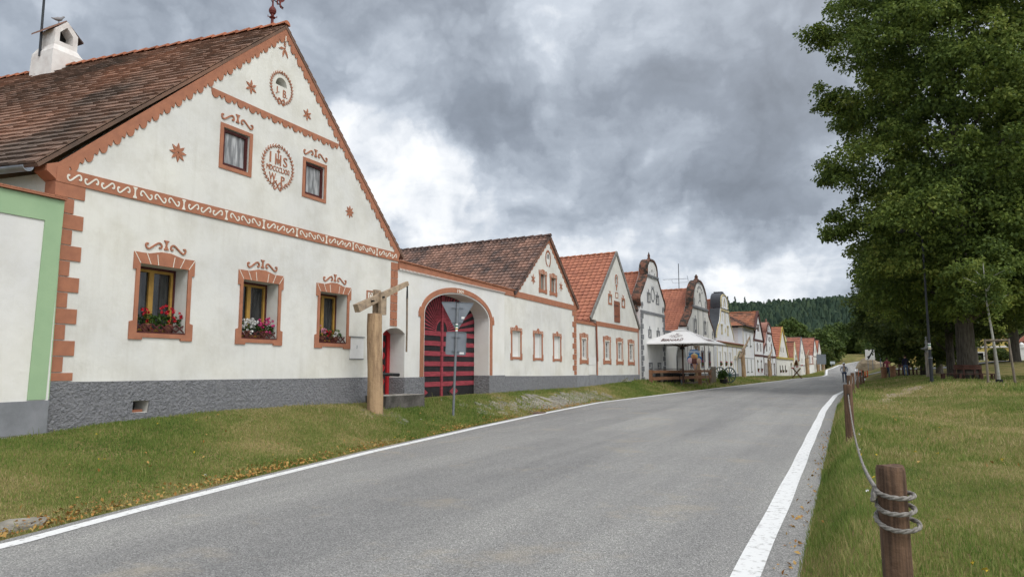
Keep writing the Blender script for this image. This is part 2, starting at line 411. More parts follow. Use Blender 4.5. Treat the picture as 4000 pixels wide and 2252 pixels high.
def s_scroll(y0, y1, z0, z1, flip=False, n=5):
    """an S lying in the box; rises left to right unless flipped"""
    base = [(.16,.60),(.05,.66),(0,.48),(.04,.22),(.17,.10),(.32,.24),(.5,.5),(.68,.76),(.83,.90),(.96,.78),(1,.52),(.95,.34),(.84,.40)]
    p = smoothpts(base, n)
    out = [((1-q[0]) if flip else q[0], q[1]) for q in p]
    return [(y0+a*(y1-y0), z0+b*(z1-z0)) for a, b in out]
def spool(yc, z0, z1, w):
    h = z1-z0
    r = [(.5,1),(.46,.9),(.2,.78),(.13,.5),(.2,.25),(.42,.12),(.42,0)]
    return [(yc+a*w, z0+b*h) for a, b in r]+[(yc-a*w, z0+b*h) for a, b in reversed(r)]
def crest(parent, X, yc, z0, w=.84, h=.17, mat=None, name='window_crest'):
    m = MB(); xf = X+.022
    m.stroke(s_scroll(yc-w/2, yc-.10, z0-.03, z0+h*.8), .03, X-.002, xf)
    m.stroke(s_scroll(yc+.10, yc+w/2, z0-.03, z0+h*.8, True), .03, X-.002, xf)
    m.slab(spool(yc, z0+.01, z0+h+.02, .11), X-.002, xf)
    return m.build(name, mat or RUST, parent)
def petal_star(mb, X, yc, zc, r, n, w=.17, mi=0, rot=0):
    for k in range(n):
        a = R(90+rot+360*k/n); d = Vector((math.cos(a), math.sin(a))); q = Vector((-d.y, d.x)); c = Vector((yc, zc))
        pts = [c+d*r*.04, c+d*r*.3+q*r*w*.75, c+d*r*.58+q*r*w, c+d*r, c+d*r*.58-q*r*w, c+d*r*.3-q*r*w*.75]
        mb.slab([(p.x, p.y) for p in pts], X-.002, X+.018, mi=mi)
def wreath(mb, X, yc, zc, ry, rz, n=20, leaf=.085, bow=True):
    for sgn in (-1, 1):
        ring = [(yc+sgn*ry*math.cos(R(a)), zc+rz*math.sin(R(a))) for a in range(-82, 89, 6)]
        mb.stroke(ring, .008, X-.002, X+.016)
        for i in range(n):
            a = R(-76+160*i/(n-1)); c = Vector((yc+sgn*ry*math.cos(a), zc+rz*math.sin(a)))
            t = Vector((-sgn*ry*math.sin(a), rz*math.cos(a))).normalized(); o = Vector((sgn*math.cos(a), math.sin(a)))
            for out in (-1, 1):
                d = (t*.8+o*.62*out).normalized(); q = Vector((-d.y, d.x)); L_ = leaf
                pts = [c, c+d*L_*.35+q*L_*.11, c+d*L_*.7+q*L_*.10, c+d*L_, c+d*L_*.7-q*L_*.10, c+d*L_*.35-q*L_*.11]
                mb.slab([(p.x, p.y) for p in pts], X-.002, X+.016)
    if bow:
        b = zc-rz
        for sgn in (-1, 1):
            k = rz*.42
            up = [(0,0),(.25,.35),(.55,.62),(.80,.52),(.78,.28),(.58,.30)]
            dn = [(0,0),(.28,-.30),(.5,-.52),(.72,-.46),(.74,-.24),(.6,-.2)]
            for c in (up, dn):
                mb.stroke(smoothpts([(yc+sgn*p[0]*k*.75, b+.02+p[1]*k*.8) for p in c], 5), .024, X-.002, X+.017)
def scallop_strip(mb, X, a, b, w0, pitch, big=.085, small=.055, drop=(0,-1), xf=.022, mi=0):
    """painted bargeboard from a to b (facade plane), lobed along its lower edge"""
    a, b, drop = Vector(a), Vector(b), Vector(drop); L_ = (b-a).length; n = max(1, round(L_/pitch)); p = L_/n
    ts, hs = [], []
    for i in range(n):
        for j in range(14):
            u = j/14
            if u < .6: h = big*math.sqrt(max(0, 1-((u-.3)/.3)**2))
            else: h = small*(1-abs((u-.8)/.2))**.7
            ts.append((i+u)*p/L_); hs.append(w0+h)
    ts.append(1.); hs.append(w0)
    top = [a+(b-a)*t for t in ts]; bot = [q+drop*h for q, h in zip(top, hs)]
    mb.slab_strip(top, bot, X-.002, X+xf, mi)
def eared_surround(parent, X, o, y0, y1, z0, z1, key=.05, mat=None, joints=True, kw=.55, xf=.028, flat=False):
    """painted window surround: eared head with keystone, stepped apron; o = opening (y0,y1,z0,z1)"""
    e = (y1-y0)*.045; h = z1-z0; yc = (y0+y1)/2; kk = (y1-y0)*kw/2; bw = (y1-y0)*.19; st = .04*h/1.57
    pts = [(y0-e*.3,z0),(y0+bw,z0),(y0+bw,z0+st),(y1-bw,z0+st),(y1-bw,z0),(y1+e*.3,z0),(y1+e*.3,z0+.2*h),(y1-e,z0+.215*h),(y1-e,z1-.2*h),(y1,z1-.2*h),(y1,z1)]
    if key: pts += [(yc+kk,z1),(yc+kk*.3,z1+key),(yc-kk*.3,z1+key),(yc-kk,z1)]
    pts += [(y0,z1),(y0,z1-.2*h),(y0+e,z1-.2*h),(y0+e,z0+.215*h),(y0-e*.3,z0+.2*h)]
    m = MB(); m.slab(pts, X-.002, X+xf, [rectp(*o)], mi=0)
    if joints:
        for k in (-1, 1):
            for a, b in ((.46,.80),(.30,.50),(.15,.23)):
                w = (y1-y0)
                top = (yc+k*b*w*.62, z1-.002); bot = (yc+k*a*w*.80 if a < .4 else (o[1] if k > 0 else o[0]), o[3]+.004)
                m.stroke([bot, top], .013, X+xf-.001, X+xf+.003, 1)
    return m.build('window_surround', [mat or RUST, CREAM], parent)
def leaves_mesh(name, mats, parent, cents, radii, per, size, mi_of=None, flat=.7, droop=.0, tones=None, seed=1, aspect=.62, up=.6):
    """many small folded leaves gathered in clusters, one mesh"""
    g = np.random.default_rng(seed); cents = np.asarray(cents, float); k = len(cents)
    rad = np.broadcast_to(np.asarray(radii, float), (k,)); n = k*per
    ci = np.repeat(np.arange(k), per)
    d = g.normal(size=(n, 3)); d /= np.linalg.norm(d, axis=1)[:, None]; rr = g.random(n)**.45
    off = d*(rr*rad[ci])[:, None]; off[:, 2] *= flat
    off[:, 2] -= droop*(off[:, 0]**2+off[:, 1]**2)/np.maximum(rad[ci], .01)
    p = cents[ci]+off
    ax = off/np.maximum(np.linalg.norm(off, axis=1)[:, None], 1e-5)+g.normal(size=(n, 3))*.6; ax[:, 2] -= .35
    ax /= np.linalg.norm(ax, axis=1)[:, None]
    nn = g.normal(size=(n, 3))*.7; nn[:, 2] += up; nn += off/np.maximum(rad[ci], .01)[:, None]*.5
    sd = np.cross(nn, ax); sd /= np.maximum(np.linalg.norm(sd, axis=1)[:, None], 1e-5); nn = np.cross(ax, sd)
    s = size*(.6+.7*g.random(n)); w = s*aspect*.5
    v = np.empty((n, 4, 3))
    v[:, 0] = p-ax*(s*.5)[:, None]
    v[:, 1] = p+sd*w[:, None]+nn*(s*.12)[:, None]
    v[:, 2] = p+ax*(s*.5)[:, None]-nn*(s*.08)[:, None]
    v[:, 3] = p-sd*w[:, None]+nn*(s*.12)[:, None]
    loc = LOCS.get(parent.name, Vector((0,0,0))) if parent else Vector((0,0,0))
    v = v.reshape(-1, 3)-np.array(loc)
    me = bpy.data.meshes.new(name); me.vertices.add(4*n); me.vertices.foreach_set('co', v.ravel())
    me.loops.add(4*n); me.loops.foreach_set('vertex_index', np.arange(4*n, dtype=np.int32))
    me.polygons.add(n); me.polygons.foreach_set('loop_start', np.arange(0, 4*n, 4, dtype=np.int32)); 
    mats = mats if isinstance(mats, (list, tuple)) else [mats]
    for mm in mats: me.materials.append(mm)
    if mi_of is not None: me.polygons.foreach_set('material_index', np.asarray(mi_of)[ci].astype(np.int32))
    tone = g.random(k) if tones is None else np.asarray(tones)
    at = me.attributes.new('tone', 'FLOAT', 'POINT'); at.data.foreach_set('value', np.repeat(tone[ci], 4).astype(np.float32))
    me.update(calc_edges=True); me.validate()
    o = bpy.data.objects.new(name, me); COL.objects.link(o)
    if parent: o.parent = parent
    LOCS[o.name] = loc
    return o
def flower_pots(label, X, y0, y1, z, blooms, seed, pots=2, h=.26, group='flower displays on the window sills', scale=1., leaf=LEAFP):
    """geranium pots on a sill; blooms = list of (petal material, y centre fraction, spread, count, height)"""
    t = thing('flower_pots', label, 'potted flowers', (X, (y0+y1)/2, z), group)
    rn = random.Random(seed); w = y1-y0
    for i in range(pots):
        y = y0+w*(i+.5)/pots; m = MB(); r = min(.085*scale, w/pots*.42); m.lathe([(r*.72, 0), (r, .13*scale), (r*1.06, .13*scale), (r*1.06, .15*scale), (r*.9, .15*scale)], (X, y, z), 12); m.build('pot', POTM, t)
    c = [(X+rn.uniform(-.03,.06)*scale, y0+w*rn.random(), z+.13*scale+rn.random()*h*.7) for _ in range(int(26*pots))]
    leaves_mesh('foliage', leaf, t, c, .065*scale, 9, .055*scale, seed=seed, up=1.)
    for i, (mat, fy, sp, n, hh) in enumerate(blooms):
        c = [(X+rn.uniform(.0,.12)*scale, y0+w*min(1.08, max(-.02, fy+rn.uniform(-sp, sp))), z+hh+rn.uniform(-.09,.09)*scale) for _ in range(n)]
        leaves_mesh('blossom', mat, t, c, .034*scale, 18, .032*scale, seed=seed+i+5, aspect=.9, flat=.8)
    return t
X0 = -11.5
# ------------------------------------------------------------------ the large gabled farmhouse (nearest)
def first_house():
    yl, yr, yc = 6.80, 16.45, 11.73
    H = thing('farmhouse', 'large white gabled farmhouse with terracotta scalloped bargeboards, wreath emblems and weathercock', 'house', (X0, 11.6, -1.0), 'gabled houses along the street')
    dh = [(15.80, -1.15)]+[(15.80, .93)]+[(15.95, 1.03), (16.15, 1.09), (16.45, 1.115)]
    outer = [(yl, -1.3), (15.80, -1.3)]+dh[1:]+[(yr, 3.22), (yc, 7.80), (yl, 3.22)]
    op = [(8.37+2.41*i, 9.40+2.41*i, .62-.015*i, 1.88-.02*i) for i in range(3)]
    ups = [(10.09, 10.79, 4.18, 4.98), (12.54, 13.21, 4.125, 4.92)]
    hole = [(11.49, 6.46), (11.85, 6.46)]+arc(11.67, 6.46, .18, .20, 0, 180, 10)[1:-1]
    m = MB(); m.slab(outer, X0-.55, X0, [rectp(*o) for o in op]+[rectp(*u) for u in ups]+[hole, rectp(8.37, 8.70, -.80, -.60)])
    sk = -.10; L_ = 16
    for ya, yb in ((yl, yl+.5), (yr-.5, yr)):          # side walls run back, slightly out of square
        m.add([(X0-.551,ya,-1.3),(X0-.551,yb,-1.3),(X0-L_,yb+sk*-L_*-1,-1.3),(X0-L_,ya+sk*-L_*-1,-1.3),(X0-.551,ya,3.2),(X0-.551,yb,3.2),(X0-L_,yb+sk*-L_*-1,3.2),(X0-L_,ya+sk*-L_*-1,3.2)],
              [(0,1,2,3),(7,6,5,4),(0,4,5,1),(1,5,6,2),(2,6,7,3),(3,7,4,0)])
    m.build('wall', WALL, H)
    m = MB(); m.rect(yl+.05, yr-.05, -1.2, 7.6, X0-.9, X0-.88); 
    m = MB(); m.slab([(yl+.6,-1.2),(yr-.6,-1.2),(yr-.6,3.1),(yc,7.2),(yl+.6,3.1)], X0-.86, X0-.8); m.build('unlit_inside_sheet', DARKHOLE, H)
    # plinth with the cellar vent
    m = MB(); m.slab([(yl-.02,-1.4),(15.80,-1.4),(15.80,-.26),(13.2,-.262),(10.5,-.245),(8,-.24),(yl-.02,-.235)], X0+.001, X0+.035, [[(8.37,-.80),(8.69,-.81),(8.71,-.60),(8.38,-.585)]]); m.build('plinth', ROUGHCAST, H)
    m = MB(); m.rect(8.39, 8.64, -.83, -.755, X0-.22, X0-.06, 0); m.rect(8.3,8.8,-.9,-.5,X0-.4,X0-.36,1); m.build('cellar_vent', [M('brick_red',(.30,.12,.07),None,8,.9,.4), BLACK], H)
    # quoins at the left corner, wrapping to the side
    m = MB(); z = 3.03; i = 0
    while z > -.2:
        h = min(.26, z+.235); w = .475 if i % 2 == 0 else .30
        m.rect(yl-.022, yl+w, z-h+.018, z, X0+.001, X0+.022); m.box(X0-(.42 if i % 2 else .26), X0+.001, yl-.022, yl-.001, z-h+.018, z)
        z -= h; i += 1
    m.build('corner_quoins', RUST, H)
    m = MB(); z = 2.96; i = 0
    while z > 1.2:
        z0 = max(1.14, z-.232)
        if i % 2 == 0: m.rect(16.11, 16.43, z0+.016, z, X0+.001, X0+.02)
        else: m.rect(16.11, 16.262, z0+.016, z, X0+.001, X0+.02); m.rect(16.278, 16.43, z0+.016, z, X0+.001, X0+.02)
        z = z0; i += 1
    m.build('brick_strip', RUST, H)
    # frieze with white scrolls
    m = MB(); m.rect(yl-.022, yr, 3.015, 3.255, X0+.001, X0+.03, 0)
    y = 6.92; pat = [1]*4+[0]+[2]*3+[0]+[1]*3+[0]+[2]*3+[0]+[1]*3+[0]+[2]*3+[0]+[1]*3+[0]+[2]*3+[0]+[1]*3
    tot = sum(.31 if p else .16 for p in pat); k = (16.36-6.92)/tot
    for p in pat:
        w = (.31 if p else .16)*k
        if p: m.stroke(s_scroll(y+.035, y+w-.03, 3.06, 3.215, p == 2), .026, X0+.029, X0+.038, 1)
        else: m.slab(spool(y+w/2, 3.035, 3.235, .085), X0+.029, X0+.038, mi=1)
        y += w
    m.build('scroll_frieze', [RUST, CREAM], H)
    # bargeboards under the roof edge
    m = MB(); s = (7.93-3.27)/(yc-6.78)
    m.slab([(6.62,3.16),(6.82,3.02),(6.84,3.30),(7.0,3.42),(6.62,3.26)], X0-.3, X0+.024)
    scallop_strip(m, X0, (6.70, 3.235), (yc, 7.93), .15, .325, .125, .09, (.30, -.954))
    scallop_strip(m, X0, (yc, 7.93), (yr+.08, 3.30), .15, .325, .125, .09, (-.30, -.954), .0235)
    m.build('bargeboard', RUST, H)
    m = MB(); scallop_strip(m, X0, (9.73, 5.705), (13.71, 5.68), .05, .33, .125, .10); m.build('scalloped_band', RUST, H)
    # gable windows
    for (a, b, c, d) in ups:
        m = MB(); m.slab(rectp(a-.085, b+.085, c-.085, d+.085), X0-.002, X0+.02, [rectp(a-.002, b+.002, c-.002, d+.002)]); 
        m.build('window_surround', RUST, H)
        window(H, X0, a+.03, b-.03, c+.02, d-.03, .015, BFRAME, FROST, nx=1, fw=.024)
    crest(H, X0, 10.44, 5.17); crest(H, X0, 12.88, 5.105, .82)
    # lower windows
    for i, o in enumerate(op):
        eared_surround(H, X0, o, 8.24+2.41*i, 9.54+2.41*i, .50-.018*i, 2.08-.022*i, .06)
        window(H, X0, o[0]-.01, o[1]+.01, o[2]+.0, o[3]+.01, .33, BFRAME, GLASS, YFRAME, fw=.055, nx=2, sashw=.05)
        c = MB()
        for (fa, fb) in ((.10,.17),(.30,.37),(.60,.68),(.84,.9)):
            c.rect(o[0]+(o[1]-o[0])*fa, o[0]+(o[1]-o[0])*fb, o[2]+.12, o[3]-.12, X0-.404, X0-.3925)
        c.build('curtain', M('dim_curtain', (.10,.10,.095), (.05,.05,.05), 5, .9), H)
        crest(H, X0, 8.89+2.42*i, 2.185-.03*i, .85)
        m = MB(); n = 6; w = (o[1]-o[0]-.02)/n
        for k in range(n):
            a = o[0]+.01+w*k
            m.beam((X0-.035, a, o[2]+.04), (X0-.035, a+w, o[2]+.17), .014, .024); m.beam((X0-.02, a+w, o[2]+.04), (X0-.02, a, o[2]+.17), .014, .024)
        m.rect(o[0], o[1], o[2]+.005, o[2]+.028, X0-.30, X0+.012); m.build('lattice_rail', BFRAME, H)
    # emblems
    m = MB(); wreath(m, X0, 11.66, 4.545, .465, .475, 17, .078)
    text_into(m, 'I', 11.39, 11.43, 4.60, 4.84, X0-.002, X0+.016); text_into(m, 'H', 11.56, 11.74, 4.58, 4.83, X0-.002, X0+.016); text_into(m, 'S', 11.81, 11.94, 4.59, 4.81, X0-.002, X0+.016)
    m.rect(11.64, 11.665, 4.73, 4.95, X0-.002, X0+.016); m.rect(11.605, 11.70, 4.885, 4.91, X0-.002, X0+.016)
    m.slab([(11.65,4.59),(11.69,4.64),(11.695,4.68),(11.67,4.69),(11.65,4.67),(11.63,4.69),(11.605,4.68),(11.61,4.64)], X0+.0155, X0+.018)
    text_into(m, 'MDCCCLXXI', 11.31, 12.01, 4.42, 4.54, X0-.002, X0+.016)
    text_into(m, 'W.', 11.39, 11.63, 4.19, 4.365, X0-.002, X0+.016); text_into(m, 'P.', 11.76, 11.92, 4.17, 4.345, X0-.002, X0+.016)
    m.build('wreath_emblem', RUST, H)
    m = MB(); wreath(m, X0, 11.675, 6.42, .335, .36, 15, .066)
    text_into(m, 'J.', 11.50, 11.60, 6.235, 6.41, X0-.002, X0+.016); text_into(m, 'B.', 11.72, 11.86, 6.215, 6.39, X0-.002, X0+.016)
    m.build('wreath_emblem', RUST, H)
    for (y, z, r, n) in ((10.77,6.10,.165,6),(12.54,6.07,.15,6),(14.23,4.02,.165,8),(9.03,4.13,.19,8)):
        m = MB(); petal_star(m, X0, y, z, r, n); m.build('star_ornament', RUST, H)
    m = MB(); m.stroke(smoothpts([(11.73,7.62),(11.72,7.5),(11.735,7.4),(11.71,7.3)], 4), .012, X0-.002, X0+.016)
    for a, L2 in ((200,.20),(258,.24),(300,.24)):
        d = Vector((math.cos(R(a)), math.sin(R(a)))); q = Vector((-d.y,d.x)); c = Vector((11.715,7.40))
        m.slab([tuple(c), tuple(c+d*L2*.5+q*.03), tuple(c+d*L2), tuple(c+d*L2*.5-q*.03)], X0-.002, X0+.016)
    for k in range(4):
        for sg in (-1, 1):
            m.stroke([(11.725,7.60-.05*k),(11.725+sg*.04,7.63-.05*k)], .014, X0-.002, X0+.016)
    m.build('twig_ornament', RUST, H)
    m = MB(); m.rect(11.715, 11.735, 7.56, 7.70, X0+.02, X0+.034); m.build('twig_finial', CREAM, H)
    # meter cupboard, number plaque
    m = MB(); m.rect(14.38, 14.93, .225, .775, X0+.001, X0+.022, 0); m.rect(14.36, 14.95, .775, .795, X0+.001, X0+.05, 1); m.rect(14.64,14.66,.48,.57,X0+.022,X0+.026,1); m.rect(14.37,14.94,.21,.224,X0+.001,X0+.03,1)
    m.build('meter_cupboard', [WHITE, GALV], H)
    m = MB(); m.slab(rectp(15.02,15.42,1.79,2.05), X0-.002, X0+.02, [rectp(15.06,15.38,1.825,2.015)], mi=0); m.rect(15.06,15.38,1.825,2.015,X0-.001,X0+.006,1); text_into(m, 'Č', 15.13, 15.25, 1.85, 2.0, X0+.005, X0+.012, 0); m.build('number_plaque', [RUST, CREAM], H)
    # roof
    Xr = X0+.035; sk = -.11; D_ = 15.5; yo = -.11*D_
    A, B_, C, D = (Xr,6.45,3.235), (Xr-D_,6.45-.15*D_,3.235), (Xr-D_,yc+yo,7.97), (Xr,yc,7.97)
    E_, F_ = (Xr,yr+.26,3.17), (Xr-D_,yr+.26+yo,3.17)
    m = MB(); tiles(m, A, B_, C, D, 33, 84, 'flat', .55, .05); tiles(m, E_, F_, C, D, 33, 84, 'flat', .5, .04)
    m.mi = 1; board_slab(m, A, B_, C, D, .06); board_slab(m, E_, F_, C, D, .06); ro = m.build('roof', [TILE_OLD, RUST], H)
    m = MB(); ridge_tiles(m, D, C, 44, .10, lift=.035); m.build('ridge_tiles', RIDGE, ro)
    cx, cy = X0-7.35, yc-.80                            # chimney
    m = MB(); bz = 7.35
    def ring(hx, hy, z, dx=0): return [(cx-hx+dx,cy-hy,z),(cx+hx+dx,cy-hy,z),(cx+hx+dx,cy+hy,z),(cx-hx+dx,cy+hy,z)]
    lv = [ring(.54,.46,bz), ring(.50,.43,8.38), ring(.37,.33,8.60)]
    for p, q in zip(lv, lv[1:]): m.add(p+q, [(0,1,5,4),(1,2,6,5),(2,3,7,6),(3,0,4,7)])
    pent = [(cy-.19,8.74),(cy+.19,8.74),(cy+.19,9.03),(cy,9.26),(cy-.19,9.03)]
    m.slab([(cy-.33,8.60),(cy+.33,8.60),(cy+.33,9.10),(cy,9.46),(cy-.33,9.10)], cx-.37, cx+.37, [pent])
    ch = m.build('chimney', CHIMW, ro)
    m = MB(); m.slab([(cy-.3,8.65),(cy+.3,8.65),(cy+.3,9.05),(cy,9.38),(cy-.3,9.05)], cx-.05, cx+.02); m.build('flue_lining', BLACK, ch)
    m = MB()
    for sg in (-1, 1):
        p0, p1 = Vector((0, cy, 9.52)), Vector((0, cy+sg*.52, 9.02))
        m.add([(cx-.44,p0.y,p0.z),(cx+.30,p0.y,p0.z),(cx+.34,p1.y,p1.z),(cx-.44,p1.y,p1.z),(cx-.44,p0.y,p0.z-.05),(cx+.30,p0.y,p0.z-.05),(cx+.34,p1.y,p1.z-.05),(cx-.44,p1.y,p1.z-.05)], [(0,1,2,3),(7,6,5,4),(0,4,5,1),(1,5,6,2),(2,6,7,3),(3,7,4,0)])
    cap = m.build('chimney_cap', TILE_OLD2, ch)
    for o in (ch, cap, [q for q in ch.children if q.name.startswith('flue')][0]):
        for w in o.data.vertices: p = w.co+H.location; w.co = Vector((cx+(p.x-cx)*.92, cy+(p.y-cy)*.92, 7.97+(p.z-7.97)*(.86 if p.z > 7.97 else 1)))-H.location
    m = MB(); m.tube([(cx-.1,cy-.40,8.2),(cx-.1,cy-.40,10.1)], [.033,.03], 8); m.tube([(cx-.1,cy-.40,10.1),(cx-.1,cy-.40,12.6)], .018, 6); m.build('lightning_rod', DARKM, ro)
    # weathercock: finial, ball, spindle, bird
    wx, wy, wz, q = Xr-.42, yc-.045, 7.97, .66
    m = MB(); m.lathe([(r*q, z*q) for r, z in [(.09,0),(.085,.03),(.052,.05),(.05,.36),(.11,.38),(.11,.40),(.06,.42),(.06,.5),(.10,.54),(.135,.62),(.13,.68),(.09,.76),(.04,.82),(.03,.9),(.028,1.55),(.02,2.1)]], (wx,wy,wz), 12)
    for k in range(4):
        a = R(45+90*k); m.tube([(wx+.1*q*math.cos(a),wy+.1*q*math.sin(a),wz+.42*q),(wx+.15*q*math.cos(a),wy+.15*q*math.sin(a),wz+.40*q),(wx+.15*q*math.cos(a),wy+.15*q*math.sin(a),wz+.47*q)], .010, 5)
    wc = m.build('weathercock', VANERED, ro)
    m = MB(); m.beam((wx,wy-.12*q,wz+1.12*q),(wx,wy+.52*q,wz+1.00*q),.015,.022); m.tube([(wx,wy,wz+.92*q),(wx,wy-.1*q,wz+1.02*q),(wx,wy-.14*q,wz+1.18*q)],.009,5); m.build('spindle', DARKM, wc)
    bird = [(-.36,1.93),(-.18,1.86),(-.06,1.72),(.0,1.62),(.2,1.60),(.34,1.55),(.46,1.58),(.50,1.69),(.50,1.80),(.56,1.84),(.60,1.80),(.74,1.72),(.62,1.68),(.64,1.60),(.58,1.60),(.55,1.52),(.56,1.38),(.48,1.27),(.40,1.23),(.37,1.14),(.41,1.05),(.50,1.0),(.40,1.0),(.33,1.04),(.32,1.14),(.31,1.22),(.24,1.24),(.23,1.14),(.26,1.06),(.2,1.05),(.18,1.16),(.19,1.25),(.10,1.32),(.02,1.40),(-.14,1.33),(-.22,1.38),(-.10,1.42),(-.28,1.44),(-.38,1.52),(-.20,1.52),(-.34,1.60),(-.44,1.70),(-.24,1.64),(-.38,1.76),(-.46,1.86),(-.28,1.78)]
    m = MB(); m.slab([(wy+p[0]*q, wz+(p[1]-.06)*q) for p in bird], wx-.010, wx+.010); m.build('cockerel', VANERED, wc)
    # gutter on the near eave
    m = MB(); q0, q1 = Vector((Xr-.05,6.42,3.16)), Vector((Xr-9,6.42-.15*9,3.16)); prof = [(math.cos(R(180+18*k))*.085, math.sin(R(180+18*k))*.085) for k in range(11)]+[(math.cos(R(360-18*k))*.075, math.sin(R(360-18*k))*.075) for k in range(11)]
    vs = [q+Vector((0,a-.06,b)) for q in (q0,q1) for a,b in prof]; n = len(prof)
    m.add(vs, [(k,(k+1)%n,n+(k+1)%n,n+k) for k in range(n)]+[tuple(range(n)),tuple(range(n,2*n))]); m.build('gutter', ZINC, H)
first_house()
z1_, z2_ = .645, .625
flower_pots('red geraniums with dark sprawling leaves in the large farmhouse window nearest the quoined corner', X0-.14, 8.44, 9.36, .65, [(PRED,.12,.08,2,.42),(PRED,.22,.06,3,.30),(PRED,.60,.06,4,.40),(PRED,.72,.06,5,.43),(PRED,.78,.05,5,.21),(PRED,1.0,.03,4,.32),(PRED,.24,.05,3,.14)], 3)
flower_pots('white geraniums beside magenta ones in the middle ground-floor window of the large farmhouse', X0-.14, 10.85, 11.78, .635, [(PWHITE,.22,.24,34,.32),(PWHITE,.15,.16,12,.12),(PPINK,.60,.12,9,.32),(PPINK,.86,.14,10,.36),(PPINK,.78,.12,5,.2)], 5)
flower_pots('mixed pink, red and white geraniums in the large farmhouse window next to the meter cupboard', X0-.14, 13.24, 14.16, .62, [(PROSE,.18,.14,9,.30),(PRED,.42,.10,8,.24),(PWHITE,.72,.14,9,.20)], 9)
# pigeon on the chimney
def pigeon():
    yc_ = 11.73
    x, y, z = X0-7.45, yc_-.80, 9.335
    b = thing('pigeon', 'grey pigeon perched on the gabled chimney cap', 'bird', (x, y, z))
    m = MB(); pr = []
    for t, r, zz in ((-.22,.012,.06),(-.14,.03,.07),(-.06,.06,.09),(.02,.075,.12),(.09,.06,.16),(.13,.035,.21),(.16,.034,.25),(.185,.03,.27),(.20,.008,.265),(.225,.004,.26)):
        pr.append(((x+.0, y+t, z+zz), r))
    q = Vector((x,y,z)); m.tube([q+(Vector(p)-q)*.82 for p, _ in pr], [r*.82 for _, r in pr], 8)
    m.tube([(x-.02,y+.02,z+.06),(x-.02,y+.02,z-.05)], .007, 5); m.tube([(x+.02,y+.02,z+.06),(x+.02,y+.02,z-.05)], .007, 5)
    m.build('body', M('pigeon_grey', (.30,.29,.30), (.2,.2,.21), 9, .8), b, True)
pigeon()

# ------------------------------------------------------------------ neighbour's green-framed yard wall (left edge)
def green_wall():
    X = X0+.16
    w = thing('yard_wall', 'white yard wall with a broad pale green frame and grey base left of the large farmhouse', 'wall', (X, 4.5, -1.1))
    m = MB(); m.rect(0, 6.84, -1.4, 2.68, X-.4, X-.02); m.build('wall', WALL2, w)
    m = MB(); m.slab([(0,2.68),(0,2.31),(6.58,2.31),(6.52,-.5),(6.79,-.5),(6.86,2.68)], X-.02, X); m.rect(6.84,6.855,-.5,2.68,X-.4,X-.021); m.build('painted_frame', GREEN, w)
    m = MB(); m.slab([(0,-1.06),(6.83,-1.02),(6.845,-.515),(0,-.53)], X-.02, X+.004); m.box(X-.4,X-.02,6.84,6.855,-1.4,-.515); m.build('plinth', GREYPLAIN, w)
    m = MB(); m.slab([(0,2.69),(6.88,2.69),(6.88,2.715),(0,2.715)], X-.42, X+.05)
    for k in range(40): m.rect(3.0+k*.097, 3.088+k*.097, 2.716, 2.735, X-.2, X+.055)
    m.build('tile_coping', RUST, w)
green_wall()

